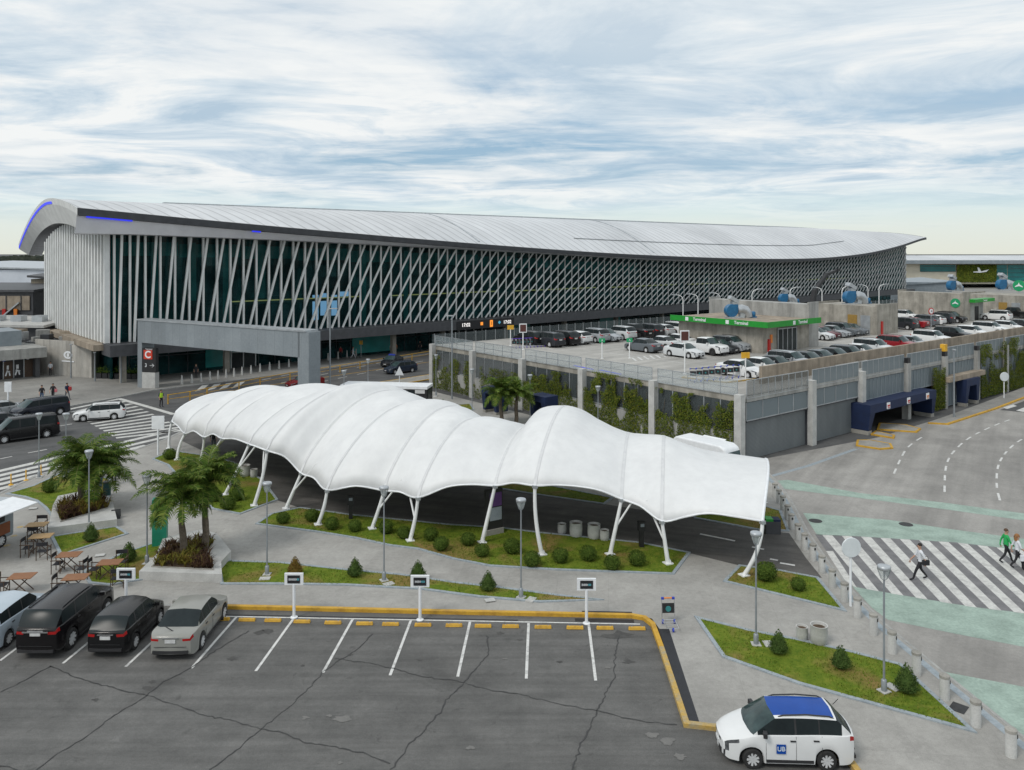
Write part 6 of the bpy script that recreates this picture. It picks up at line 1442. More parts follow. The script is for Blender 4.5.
# ------------------------------------------------------------------ plants
def leafquad(mb, c, n, s, rg_, asp=1.0):
    n = Vector(n).normalized(); r = Vector((rg_.gauss(0, 1), rg_.gauss(0, 1), rg_.gauss(0, 1))); a = n.cross(r); a = a.normalized() if a.length > 1e-4 else Vector((1, 0, 0)); b = n.cross(a)
    a *= s; b *= s * asp; mb.add([c - a * .9, c - b * .5 + n * s * .2, c + a, c + b * .5 + n * s * .2], [(0, 1, 2, 3)])
def make_shrub(shape, mat, seed, label, group):
    rg_ = random.Random(seed); t = thing('clipped_shrub' if shape == 'ball' else 'cone_shrub', label, 'shrub', (0, 0, 0), 0, group)
    mb = MB(); m2 = MB()
    def surf(u, v):
        a = 2 * PI * u
        if shape == 'ball': th = PI * v; r = .42 * abs(math.sin(th)) ** .8; z = .40 - .38 * math.cos(th)
        else:
            z = .04 + 1.08 * v; r = .44 * (min(1, v / .18) ** .5) * max(0, 1 - max(0, v - .18) / .82) ** .75
        p = V(r * math.cos(a), r * math.sin(a), z); k = 1 + .13 * noise.noise(p * 5 + V(seed, 0, 0)) + .10 * noise.noise(p * 11 + V(seed, 3, 0)); return V(p.x * k, p.y * k, p.z)
    m2.grid(lambda u, v: surf(u, v) * .84 + V(0, 0, .04), 16, 10); m2.build('foliage_core', mat, t)
    for i in range(1500):
        u, v = rg_.random(), (math.acos(1 - 2 * rg_.random()) / PI if shape == 'ball' else 1 - math.sqrt(rg_.random()) * .98)
        p = surf(u, v); c = V(0, 0, p.z * .8); n = (p - c); n = n + V(rg_.gauss(0, .25), rg_.gauss(0, .25), rg_.gauss(0, .25)); p2 = c + (p - c) * (rg_.uniform(.86, 1.08) if rg_.random() < .93 else rg_.uniform(1.08, 1.2))
        leafquad(mb, p2, n, rg_.uniform(.022, .045), rg_, 1.2)
    mb.build('crown', mat, t); m3 = MB(); m3.tube([(0, 0, 0), (0, 0, .25)], .04, 6); m3.build('trunk', 'bark', t); return t
SB = 'round clipped shrubs on the canopy lawns'; SCN = 'cone shaped shrubs on the lawns'
balls = [make_shrub('ball', 'leaf_ball', s, 'x', SB) for s in (1, 2, 3)]
cones = [make_shrub('cone', 'leaf_cone', s, 'x', SCN) for s in (4, 5)]; brown = make_shrub('cone', 'leaf_brown', 6, 'x', SCN)
BL = [((283, 523), 1, 'round shrub at the left tip of the canopy lawn'), ((312, 521), 1.1, 'round shrub behind the post second from the left tip of the canopy lawn'), ((332, 529), 1.05, 'round shrub right beside a post foot, second from the left tip of lawn'), ((355, 531), 1, 'round shrub midway between two left canopy posts, near the black ticket machine'),
      ((386, 533), 1.1, 'round shrub just right of the slanted post behind the second street lamp'), ((404, 538), 1.0, 'round shrub touching the post left of the middle of the canopy lawn'), ((431, 540), 1.05, 'back one of two shrubs standing close together on the canopy lawn'), ((441, 550), 1.1, 'front one of two shrubs standing close together on the canopy lawn'),
      ((468, 545), 1.05, 'round shrub just left of the advertising totem post'), ((482, 556), 1.0, 'round shrub in front of the foot of the post by the totem'), ((512, 553), 1.2, 'large round shrub left of the street lamp in mid lawn'), ((532, 566), 1.15, 'round shrub in front of the bowed white post'), ((560.5, 562), 1.1, 'round shrub just right of the bowed white post'),
      ((588, 560), 1.15, 'round shrub on the lawn below the concrete pots'), ((612, 569), 1.1, 'round shrub in front of the forked post near the lawn end'), ((637, 565), 1.15, 'round shrub between the last two posts of the canopy lawn'), ((766, 580), 1.35, 'largest round shrub beside the last canopy post on the right'), ((798, 590), .9, 'small round shrub with brownish side on the right triangle lawn'),
      ((169.5, 459), 1.25, 'round shrub at the left end post of the canopy'), ((237, 500), 1.2, 'back round shrub of the cluster behind the palms'), ((228, 509), 1.25, 'front round shrub of the cluster behind the palms'), ((215.5, 501), 1.1, 'leftmost round shrub of the cluster behind the palms'), ((50, 492), 1.3, 'round shrub at the left of the single palm lawn')]
for i, ((x, y), s, lb) in enumerate(BL):
    p = G(x, y, PZ + .03); pr_ = balls[i % 3]; o = pr_ if i < 3 else dup(pr_, (0, 0, 0)); place(o, p, i * 1.3); s *= .86; o.scale = (s, s, s * .92); o['label'] = lb
CN = [((295, 575), 1.0, 'brown withered cone shrub behind a white parking sign', brown), ((355, 576), 1.0, 'green cone shrub alone in the middle of the front lawn', cones[0]), ((418, 580), 1.05, 'green cone shrub half hidden by a white parking sign', cones[1]), ((488, 590), 1.0, 'green cone shrub left of the lamp at the front lawn tip', None),
      ((91, 541), 1.1, 'cone shrub in front of the concrete wedge planter', None), ((128.6, 561), 1.1, 'cone shrub by the wooden tables and the planter lamp', None), ((778.5, 653), .98, 'cone shrub beside the lamp foot on the large right lawn', None), ((841, 668), .95, 'middle cone shrub of the large right lawn', None), ((906.7, 692), 1.12, 'tallest cone shrub by the right lamp post', None), ((443, 410), 1.2, 'cone shrub by the car park corner behind the canopy', None)]
for i, ((x, y), s, lb, pr_) in enumerate(CN):
    o = pr_ if pr_ else dup(cones[i % 2], (0, 0, 0)); s *= .84; place(o, G(x, y, PZ + .03), i * .9); o.scale = (s, s, s); o['label'] = lb
# palms
def make_palm(label, loc, stems, seed, fl=2.3, nf=34, group=None):
    rg_ = random.Random(seed); t = thing('palm_tree', label, 'palm', loc, 0, group)
    for (bx, by, hx, hy, hz) in stems:
        mb = MB(); pts = [V(lerp(bx, hx, k / 8) + .05 * math.sin(k), lerp(by, hy, k / 8), hz * k / 8) for k in range(9)]; mb.tube(pts, [.19 - .010 * k + (.012 if k % 2 else 0) for k in range(9)], 10); mb.build('trunk', 'palmtrunk', t, 60)
        mb = MB(); m2 = MB()
        for f in range(nf):
            az = 2 * PI * (f * .382) + rg_.gauss(0, .15); up = rg_.uniform(-.25, 1.4); Lf = fl * rg_.uniform(.75, 1.1); n = 16; c = V(hx, hy, hz); pts = []; p = c.copy(); el = up
            for k in range(n + 1):
                pts.append(p.copy()); el2 = el - (k / n) ** 1.3 * rg_.uniform(1.2, 1.5); dr = V(math.cos(az) * math.cos(el2), math.sin(az) * math.cos(el2), math.sin(el2)); p = p + dr * Lf / n
            m2.tube(pts, [.028 * (1 - .75 * k / n) for k in range(n + 1)], 4, False)
            side = V(-math.sin(az), math.cos(az), 0)
            for k in range(2, n + 1):
                for h in range(3):
                    q = pts[k - 1].lerp(pts[k], h / 3 + .1 * rg_.random()); tt = (pts[k] - pts[k - 1]).normalized(); fr_ = k / n; ll = .58 * math.sin(PI * min(1, .12 + fr_ * .88)) ** .6 * rg_.uniform(.8, 1.15) + .06
                    for s in (1, -1):
                        dd = (side * s * .85 + tt * .55 + V(0, 0, rg_.uniform(-.1, .35))).normalized(); e = q + dd * ll * .55; e2 = e + (dd + V(0, 0, -.75)).normalized() * ll * .5; w = tt * .026
                        mb.add([q - w, q + w, e + w * .9, e - w * .9, e2], [(0, 1, 2, 3), (3, 2, 4)])
        mb.build('crown', 'leaf_palm', t); m2.build('frond_stem', nmat('frond_stem', (.16, .17, .05), (.11, .11, .035), 3, .7) if 'frond_stem' not in M else 'frond_stem', t)
    return t
M['frond_stem'] = nmat('frond_stem', (.16, .17, .05), (.11, .11, .035), 3, .7)
pp = G(80, 506, .4); make_palm('single feathery palm in the concrete wedge planter at the left', pp, [(0, 0, .1, 0, 2.75), (.7, .3, 1.0, .4, 2.2)], 31, 2.6, 46)
pp = G(183, 556, .45); make_palm('twin palm with slender trunks in the planter by the green totem', pp, [(0, 0, -.1, .1, 3.15), (.72, .95, .78, 1.1, 3.55)], 32, 2.35, 44)
pp = G(507, 425, .1); make_palm('small twin palm by the car park wall behind the canopy', pp, [(-.5, 0, -.6, 0, 3.0), (.8, .2, .9, .2, 2.8)], 33, 2.2, 34)
# wedge planters with red and ochre undergrowth
def planter(name, label, outer, inner, h):
    t = thing(name, label, 'planter', (0, 0, 0)); O = gp(outer, PZ); I = gp(inner, PZ + h)
    mb = MB(); n = len(O); z0, z1 = PZ, PZ + h
    m = len(I)
    bm = bmesh.new(); mb.prism([(p.x, p.y) for p in O], z0, z1, top=True); o = fixnormals(mb.build('bench_wall', 'conc_light', t))
    bm.free(); o2 = sheet('soil', 'soil', I, z1 + .01); o2.parent = t
    k = MB(); k.kerb([(p.x, p.y) for p in I], .06, z1 + .05, z1, 0, closed=True); k.build('rim', 'conc', t)
    return t, I, z1
def undergrowth(label, I, z, cnt, mats, seed, hmax=.8, name='red_flax'):
    rg_ = random.Random(seed); t = thing(name, label, 'plants', (0, 0, 0)); xs = [p.x for p in I]; ys = [p.y for p in I]; mbs = {m: MB() for m in mats}; c = 0
    while c < cnt:
        x, y = rg_.uniform(min(xs), max(xs)), rg_.uniform(min(ys), max(ys))
        if not inpoly((x, y), I): continue
        c += 1; f = (x - min(xs)) / (max(xs) - min(xs) + .01); m = mats[0] if noise.noise(V(x * .9, y * .9, seed)) < .05 else mats[1]
        hh = hmax * rg_.uniform(.5, 1.0)
        for k in range(9):
            a = rg_.uniform(0, 2 * PI); l = hh * rg_.uniform(.6, 1.0); d_ = V(math.cos(a), math.sin(a), 0); s = V(-d_.y, d_.x, 0) * .018; b = V(x, y, z); q = b + d_ * l * .3 + V(0, 0, l * .65); e = b + d_ * l * .75 + V(0, 0, l * rg_.uniform(.5, .95))
            mbs[m].add([b - s, b + s, q + s * 1.2, q - s * 1.2, e], [(0, 1, 2, 3), (3, 2, 4)])
    for m in mats:
        if mbs[m].v: mbs[m].build('leaves', m, t)
    return t
p1_, I1, z1_ = planter('wedge_planter', 'concrete wedge planter with pointed bench edge holding the single palm', [(48, 536), (117, 527), (112, 506), (92, 496), (58, 503), (53, 512)], [(61, 522), (108, 508), (100, 496), (62, 503), (58, 512)], .45)
undergrowth('reddish flax and shrubs under the single palm', I1, z1_, 150, ['leaf_red', 'leaf_ochre'], 41, 1.05)
p2_, I2, z2_ = planter('corner_planter', 'white concrete corner planter holding the twin palm', [(139, 580), (222, 583), (221, 570), (231, 559), (217, 541), (200, 537), (163, 546), (156, 563)], [(152, 567), (213, 570), (208, 553), (213, 542.5), (200, 539), (166, 547), (157, 562)], .42)
undergrowth('reddish flax and ochre grass under the twin palm', I2, z2_, 190, ['leaf_red', 'leaf_ochre'], 42, .75)
# ivy on the car park
def ivy(label, face, a, b, z0, z1, dens, seed):
    rg_ = random.Random(seed); t = thing('ivy', label, 'climbing plant', DC, DA); mb = MB(); n = int((b - a) * (z1 - z0) * dens * 3.2)
    for i in range(n):
        w, z = rg_.uniform(a, b), rg_.uniform(z0, z1); nz = noise.noise(V(w * .7, z * .45, seed)) + .35 * noise.noise(V(w * 2.2, z * 1.4, seed + 5)) + .58 - .72 * (z - z0) / (z1 - z0)
        if nz < 0.02: continue
        off_ = -.18 - rg_.random() * .30; c = V(off_, w, z) if face == 'q' else V(w, off_ - .22, z)
        leafquad(mb, c, V(-1, rg_.gauss(0, .5), .3 + rg_.gauss(0, .4)) if face == 'q' else V(rg_.gauss(0, .5), -1, .3 + rg_.gauss(0, .4)), rg_.uniform(.04, .09), rg_, 1.1)
    mb.build('foliage', 'leaf_ivy', t)
    m2 = MB(); 
    for i in range(6):
        w = lerp(a, b, (i + .5) / 6); pts = [(V(-.16, w + .2 * math.sin(k + i), lerp(z0, z1 * .8, k / 6)) if face == 'q' else V(w + .2 * math.sin(k + i), -.36, lerp(z0, z1 * .8, k / 6))) for k in range(7)]; m2.tube(pts, .018, 4)
    m2.build('stem', 'bark', t)
for i, (a, b, z1, dn, lb) in enumerate([(.5, 8.2, 4.6, 120, 'ivy on the left face bay next to the garage doors'), (8.8, 16.8, 5.0, 130, 'ivy on the left face bay behind the canopy end'), (17.4, 25.5, 4.4, 110, 'ivy on the left face bay beside the blue gateway'), (26.2, 34, 3.6, 60, 'thin ivy on the left face bay behind the small palms'), (34.6, 42.0, 3.9, 110, 'ivy on the last bay at the far left of the car park')]): ivy(lb, 'q', a, b, .1, z1, dn, 50 + i)
for i, (a, b, z1, dn, lb) in enumerate([(30.5, 33.0, 4.4, 120, 'ivy strip right of the wide blue gateway'), (41.6, 48.5, 5.8, 110, 'ivy curtain on the bay right of the tan lintel'), (49.2, 64, 6.0, 110, 'dense ivy curtain on the bays at the right edge of the photo')]): ivy(lb, 'p', a, b, .15, z1, dn, 60 + i)
# planter boxes by the emblem wall
A = G(97, 379); B = G(150, 380); hb = thing('planter_boxes', 'row of dark planter boxes with green plants by the terminal corner', 'planter', (0, 0, 0)); ph = thing('hedge_plants', 'leafy green plants growing in the dark planter boxes', 'plants', (0, 0, 0))
mb = MB(); rgp = random.Random(77)
for i in range(9):
    p = A.lerp(B, (i + .5) / 9); m_ = MB(); m_.box((p.x, p.y, .4), (.62, .6, .7)); m_.build('box', 'black', hb)
    for k in range(90): c = p + V(rgp.gauss(0, .22), rgp.gauss(0, .2), .85 + abs(rgp.gauss(0, .35))); leafquad(mb, c, V(rgp.gauss(0, 1), rgp.gauss(0, 1), .6), rgp.uniform(.06, .13), rgp)
mb.build('leaves', 'leaf_palm', ph)
# ------------------------------------------------------------------ street furniture
LG = 'post top street lamps in the plaza'
M['lens'] = seethrough('lens', (.55, .60, .60), .45, .2)
def make_post_lamp():
    t = thing('street_lamp', 'x', 'street lamp', (0, 0, 0), 0, LG)
    mb = MB(); mb.lathe([(.10, 0), (.10, .42), (.07, .46), (.04, .47)], (0, 0, 0), 12); mb.tube([(0, 0, .4), (0, 0, 2.2), (0, 0, 4.0)], [.042, .036, .032], 10); mb.build('pole', 'pole_grey', t, 50)
    mb = MB(); mb.box((0, 0, .03), (.36, .36, .06)); mb.box((.05, -.5, .03), (.5, .36, .05), .1); mb.build('footing', 'conc_light', t)
    mb = MB()
    for k in range(4): a = PI / 4 + k * PI / 2; mb.tube([(0, 0, 3.98), (.10 * math.cos(a), .10 * math.sin(a), 4.05), (.22 * math.cos(a), .22 * math.sin(a), 4.40)], .014, 5)
    mb.build('head_frame', 'pole_grey', t)
    mb = MB(); mb.lathe([(.07, 4.05), (.15, 4.2), (.19, 4.38)], (0, 0, 0), 18); mb.build('lens', 'lens', t, 60)
    mb = MB(); mb.lathe([(0, 4.38), (.21, 4.38), (.23, 4.40), (.23, 4.48), (.21, 4.51), (0, 4.53)], (0, 0, 0), 20); fixnormals(mb.build('lamp_hood', 'galv', t, 50)); return t
lampp = make_post_lamp()
LM = [((267, 575), 'street lamp at the left end of the front lawn'), ((384, 581), 'street lamp in the middle of the front lawn before the canopy'), ((521, 598), 'street lamp at the pointed right tip of the front lawn'), ((756, 645), 'street lamp at the left end of the large right lawn'), ((884, 692), 'tallest looking street lamp near the right lawn tip, by the bollards'),
      ((89, 530), 'street lamp standing at the concrete wedge planter of the single palm'), ((147, 564), 'street lamp left of the green totem by the twin palm'), ((39, 478), 'street lamp in front of the long black van'), ((66, 478), 'street lamp half hidden behind the single palm crown'),
      ((598, 440), 'street lamp rising behind the canopy before the ivy wall'), ((530, 424), 'street lamp beside the small twin palm behind the canopy'), ((472, 416), 'street lamp before the second white column of the car park'), ((436, 396), 'street lamp at the far left corner of the car park'), ((368, 402), 'street lamp head just above the canopy hump near the road, right one'), ((344, 418), 'street lamp head just above the canopy hump near the road, left one'), ((153, 418), 'street lamp head on the far side of the left canopy end')]
for i, ((x, y), lb) in enumerate(LM[:15]):
    o = lampp if i == 0 else dup(lampp, (0, 0, 0)); place(o, G(x, y, PZ), i * .5); o['label'] = lb
# tall thin masts
def mast(label, px, py_, h, arm=0):
    t = thing('lamp_mast', label, 'mast', G(px, py_)); mb = MB(); mb.tube([(0, 0, 0), (0, 0, h)], [.10, .06], 8); mb.lathe([(.2, 0), (.2, .05), (.1, .06)], (0, 0, 0), 12); mb.build('pole', 'pole_grey', t, 50)
    m = MB(); m.box((arm * .5, 0, h), (abs(arm) + .3, .25, .1)); m.build('lamp_head', 'galv', t); return t
mast('tall thin mast left of the portal leg rising over the canopy', 330, 406, 10.0, .6); mast('tall thin mast at the left corner of the car park', 452, 400, 9.0, -.6); mast('tall thin pole at the gateway pavement on the right', 954, 418, 6.5, 0)
mast('thin pole in front of the emblem wall', 71, 379, 4.3); mast('thin pole at the right corner of the emblem wall', 95, 382, 3.6); mast('thin pole among the planter boxes', 121, 384, 3.7)
# parking signs with dark plates
M['glyph_teal'] = flat('glyph_teal', (.10, .38, .45)); M['glyph_white'] = flat('glyph_white', (.60, .62, .65))
for i, ((x, y, bx, by), lb, rot) in enumerate([((294, 617.5, 0, 0), 'white sign with dark plate in front of the brown shrub', 0), ((420, 620, 0, 0), 'white sign with dark plate in front of a green cone shrub', 0), ((586.5, 623.5, 0, 0), 'white sign with dark plate at the right end of the yellow kerb', 0), ((126, 612, 0, 0), 'white sign with dark plate behind the small black hatchback', 0)]):
    s = panel_sign('bay_sign', lb, G(x, y, .02), rot, 1.42, .80, .50, 'sign_white', 'black', 'sign_white', .065, group=None, facew=.68)
    f = [c for c in kids(s) if c.name.startswith('board')][0]
    mb = MB(); rgs = random.Random(i); xx = -.21
    while xx < (.04 if i else .12): w = rgs.uniform(.022, .04); mb.box((xx + w / 2, -.068, 1.67), (w, .006, .07 + .03 * rgs.random())); xx += w + .012
    mb.build('plate_text', 'glyph_white', f); mb = MB(); n0 = 0
    while xx < .20 and n0 < 9: w = rgs.uniform(.022, .04); mb.box((xx + w / 2, -.068, 1.67), (w, .006, .075 + .02 * rgs.random())); xx += w + .012; n0 += 1
    if mb.v: mb.build('plate_text', 'glyph_teal', f)
panel_sign('blank_sign', 'plain white sign board seen from behind left of the canopy end', G(158, 456), .1, 2.1, .92, 1.0, 'sign_white', None, 'sign_white', .07)
panel_sign('blank_sign', 'plain white sign board beyond the cars at the far left', G(8, 411), .1, 1.9, .65, 1.0, 'sign_white', None, 'sign_white', .08)
def disc_sign(label, px, py_, h, r):
    t = thing('round_sign', label, 'sign', G(px, py_, PZ), .05); mb = MB(); mb.tube([(0, 0, 0), (0, 0, h)], .055, 10); mb.build('post', 'sign_white', t, 60)
    mb = MB(); mb.lathe([(0, -.05), (r * .96, -.05), (r, -.03), (r, -.01), (0, -.01)], (0, -.05, h), 32, 'Y'); fixnormals(mb.build('disc', 'galv_white', t, 40)); return t
M['galv_white'] = nmat('galv_white', (.66, .70, .72), (.56, .60, .62), 2, .4)
disc_sign('large round pale sign seen from behind by the zebra crossing', 850.5, 606, 2.62, .44); disc_sign('small round pale sign on the far right pavement', 1004, 398, 2.3, .5)
t = thing('triangle_sign', 'white triangular sign seen from behind on the road median', 'sign', G(399.5, 392)); mb = MB(); mb.tube([(0, 0, 0), (0, 0, 2.2)], .05, 8); mb.build('post', 'sign_white', t); mb = MB(); mb.add([V(-.5, -.06, 1.9), V(.5, -.06, 1.9), V(0, -.06, 2.9), V(-.5, -.09, 1.9), V(.5, -.09, 1.9), V(0, -.09, 2.9)], [(0, 1, 2), (5, 4, 3), (0, 3, 4, 1), (1, 4, 5, 2), (2, 5, 3, 0)]); mb.build('board', 'sign_white', t)
t = panel_sign('yellow_sign', 'small yellow sign on a post on the terminal forecourt', G(361, 358), 0, 2.0, .5, .6, 'amber', None, 'galv', .05)
# bollards along the plaza edge
BG = 'concrete bollards along the plaza edge'
BO = [(775, 496.5), (779, 503), (783, 509.7), (787.5, 519.5), (791.5, 529), (798, 539.5), (804.7, 549.5), (813, 560.5), (822, 572.8), (832.3, 587.3), (844.5, 601.5), (857.4, 617.3), (873.5, 634.5), (892, 653), (916.5, 674.5), (944.6, 699), (975.7, 726), (1011, 756)]
bb = thing('bollard', 'x', 'bollard', (0, 0, 0), 0, BG)
mb = MB(); mb.lathe([(.165, 0), (.165, .80), (.15, .84), (0, .85)], (0, 0, 0), 18); fixnormals(mb.build('shaft', 'conc_light', bb, 40))
mb = MB(); mb.lathe([(.175, .76), (.175, .845), (.14, .87), (0, .875)], (0, 0, 0), 18); fixnormals(mb.build('cap', 'conc', bb, 40)); mb = MB(); mb.box((-.02, -.17, .64), (.09, .02, .12)); mb.build('plaque', 'manhole', bb)
ordw = ['eighteenth', 'seventeenth', 'sixteenth', 'fifteenth', 'fourteenth', 'thirteenth', 'twelfth', 'eleventh', 'tenth', 'ninth', 'eighth', 'seventh', 'sixth', 'fifth', 'fourth', 'third', 'second', 'first']
for i, (x, y) in enumerate(BO):
    o = bb if i == 0 else dup(bb, (0, 0, 0)); place(o, G(x, y, PZ), i * .1 - .3); o['label'] = 'concrete bollard, %s from the bottom right corner along the plaza edge' % ordw[i]
# slim tapered posts along the terminal kerb
TG = 'slim white posts along the terminal kerb'; tp = thing('kerb_post', 'slim white tapered post in the row along the terminal kerb', 'bollard', (0, 0, 0), 0, TG)
mb = MB(); mb.lathe([(.17, 0), (.13, .5), (.07, 1.05), (.06, 1.1), (0, 1.1)], (0, 0, 0), 10); fixnormals(mb.build('shaft', 'conc_light', tp, 40)); mb = MB(); mb.lathe([(.24, 0), (.24, .04), (.16, .05)], (0, 0, 0), 10); mb.build('foot', 'conc', tp)
TP = [(181.8, 384.6), (191.7, 383.3), (201, 382), (210, 380.5), (218, 379.4), (226, 378), (234, 376.8), (242, 375.4), (251, 373.8), (260, 372), (269.6, 370.4), (279, 368.8), (288.8, 367.2), (318, 362.4), (328, 360.6), (338, 359), (347, 357.6), (356, 356), (365, 354.6), (374, 353.2), (383, 351.8), (392, 350.4), (401, 349), (410, 347.7), (419, 346.4), (428, 345)]
for i, (x, y) in enumerate(TP): o = tp if i == 0 else dup(tp, (0, 0, 0)); place(o, G(x, y, PZ))
# yellow railing
yr = thing('yellow_railing', 'low yellow steel railing along the terminal road', 'railing', (0, 0, 0))
YR = [(168, 404), (190, 400.5), (207, 397), (239, 390.5), (260, 386), (290, 380.5), (319, 376), (340, 372.5), (360, 369), (388, 364.5), (412, 360.5), (436, 356.5)]
YP = [G(*p) for p in YR]
for p in YP: mb = MB(); mb.tube([p, p + V(0, 0, 1.0)], .07, 8); mb.build('rail_post', 'kerb_yellow', yr)
for a, b in zip(YP, YP[1:]): mb = MB(); mb.tube([a + V(0, 0, .95), b + V(0, 0, .95)], .045, 6); mb.tube([a + V(0, 0, .5), b + V(0, 0, .5)], .03, 6); mb.build('rail', 'kerb_yellow', yr)
# wheel stops
WG = 'yellow wheel stops along the parking kerb'; WS = [(221.4, 620), (247, 620.8), (273, 621.4), (302, 622.6), (333, 623.7), (364.6, 624.6), (390.6, 625.2), (423, 625.9), (454, 626.4), (483, 627), (510.6, 627.4), (543, 628.1), (575, 628.7), (605, 629), (637, 629.5)]
wsx = thing('wheel_stop', 'x', 'wheel stop', (0, 0, 0), 0, WG); mb = MB(); v = [(-.36, -.09), (.36, -.09), (.36, .09), (-.36, .09)]
mb.add([V(x, y, 0) for x, y in v] + [V(x * .95, y * .55, .12) for x, y in v], [(3, 2, 1, 0), (4, 5, 6, 7)] + [(i, (i + 1) % 4, 4 + (i + 1) % 4, 4 + i) for i in range(4)]); o = mb.build('block', 'kerb_yellow', wsx); bv_ = o.modifiers.new('b', 'BEVEL'); bv_.width = .015
mb = MB()
for x in (-.22, .22): mb.lathe([(0, .125), (.025, .125), (.025, .11)], (x, 0, 0), 8); mb.build('bolt', 'galv', wsx); mb = MB()
WL = ['first yellow wheel stop by the silver sedan', 'second yellow wheel stop right of the silver sedan', 'yellow wheel stop left of the sign before the brown shrub', 'yellow wheel stop just right of the sign before the brown shrub', 'yellow wheel stop left of the second bay line from the brown shrub sign', 'yellow wheel stop right of the second bay line from the brown shrub sign', 'yellow wheel stop left of the sign with the cone shrub behind', 'yellow wheel stop right of the sign with the cone shrub behind', 'yellow wheel stop second right of the cone shrub sign', 'yellow wheel stop right of the bay line below the cone shrub lawn', 'yellow wheel stop left of the near vertical bay line', 'yellow wheel stop right of the near vertical bay line', 'yellow wheel stop left of the last white sign', 'yellow wheel stop right of the last white sign', 'last yellow wheel stop at the curved kerb corner']
for i, (x, y) in enumerate(WS): o = wsx if i == 0 else dup(wsx, (0, 0, 0)); place(o, G(x, y, .006), -.02 + .01 * (i % 3)); o['label'] = WL[i]
# concrete pots
PG = 'round concrete planter pots'
pot = thing('planter_pot', 'x', 'planter', (0, 0, 0), 0, PG); mb = MB(); mb.lathe([(.30, 0), (.36, .08), (.38, .4), (.36, .78), (.38, .82), (.33, .82), (.31, .7), (0, .68)], (0, 0, 0), 24); fixnormals(mb.build('pot', 'conc_light', pot, 40)); mb = MB(); mb.lathe([(0, .70), (.30, .70)], (0, 0, 0), 16); mb.build('soil', 'soil', pot)
for i, ((x, y), s, lb) in enumerate([((819, 643), 1.0, 'larger of two grey concrete pots by the large right lawn'), ((802, 639), .7, 'smaller of two grey concrete pots by the large right lawn'), ((562, 533), .72, 'small concrete pot at the left end of four under the canopy'), ((576, 536), 1.05, 'large concrete pot second from the left of four under the canopy'), ((594, 538), 1.05, 'large concrete pot third from the left of four under the canopy'), ((604.5, 540), .75, 'small concrete pot at the right end of four under the canopy'), ((245, 476), 1.05, 'large concrete pot behind the forked canopy post on the left'), ((254, 477), .75, 'small concrete pot behind the forked canopy post on the left')]):
    o = pot if i == 0 else dup(pot, (0, 0, 0)); s *= .9; place(o, G(x, y, PZ + .004), i); o.scale = (s, s, s); o['label'] = lb
# totems, bins, machines
t = thing('green_totem', 'tall green information totem behind the twin palm', 'totem', G(160, 545, PZ), .25); mb = MB(); mb.box((0, 0, 1.25), (.72, .5, 2.5)); b_ = mb.build('panel', 'teal_box', t)
for x, z in ((-.12, 1.95), (.15, 1.95), (-.05, 1.2)): mb = MB(); mb.box((x, -.26, z), (.16, .02, .14)); mb.build('icon', flat('glyph_mint', (.25, .55, .45)), b_)
text_mesh('lettering', 'i', .5, 'glyph_mint', b_, (.1, -.26, 1.2))
t = thing('advertising_totem', 'black advertising totem with purple and grey screen under the canopy', 'totem', G(493.5, 534, PZ), .55); mb = MB(); mb.box((0, 0, .16), (1.1, .4, .32)); mb.build('base', 'conc', t); mb = MB(); mb.box((0, 0, 1.42), (1.05, .22, 2.2)); b_ = mb.build('panel', 'black', t)
mb = MB(); mb.box((.08, -.12, 1.95), (.75, .02, .75)); mb.build('screen', flat('screen_purple', (.14, .06, .22)), b_); mb = MB(); mb.box((.08, -.12, 1.15), (.75, .02, .72)); mb.build('screen', flat('screen_grey', (.32, .36, .40)), b_)
for (x, y), lb in (((350.7, 519), 'black parking ticket machine under the left part of the canopy'), ((641.4, 547), 'black parking ticket machine under the right end of the canopy')):
    t = thing('ticket_machine', lb, 'ticket machine', G(x, y, PZ + .004), .2); mb = MB(); mb.box((0, 0, .45), (.22, .22, .9)); mb.build('stand', 'black', t); mb = MB(); mb.box((0, 0, 1.12), (.36, .30, .5)); mb.build('head', 'black', t); mb = MB(); mb.box((0, -.16, 1.2), (.2, .02, .16)); mb.build('screen', 'grey_metal', t)
t = thing('litter_bin', 'dark teal litter bin beside the man behind the palm', 'bin', G(107, 495.5, PZ), .3); mb = MB(); mb.box((0, 0, .42), (.4, .4, .84)); mb.build('body', flat('bin_teal', (.02, .07, .075)), t); mb = MB(); mb.box((0, 0, .88), (.44, .44, .08)); mb.build('lid', 'charcoal', t)
t = thing('recycling_container', 'grey container with green and blue lids beyond the canopy end', 'bin', G(772, 532.5, PZ), -.05); mb = MB(); mb.box((0, 0, .35), (.82, .6, .7)); mb.build('body', 'charcoal', t); mb = MB(); mb.box((-.2, 0, .76), (.4, .58, .14)); mb.build('lid', 'green_sign', t); mb = MB(); mb.box((.22, 0, .74), (.38, .58, .12)); mb.build('lid', 'navy', t)
t = thing('folding_board', 'dark folding A board leaning near the wedge planter', 'sign', G(116, 518, PZ), .4); mb = MB(); mb.box((0, -.12, .25), (.5, .03, .55), -.4, 'X'); mb.build('panel', 'black', t); mb = MB(); mb.box((0, .12, .25), (.5, .03, .55), .4, 'X'); mb.build('panel', 'black', t)
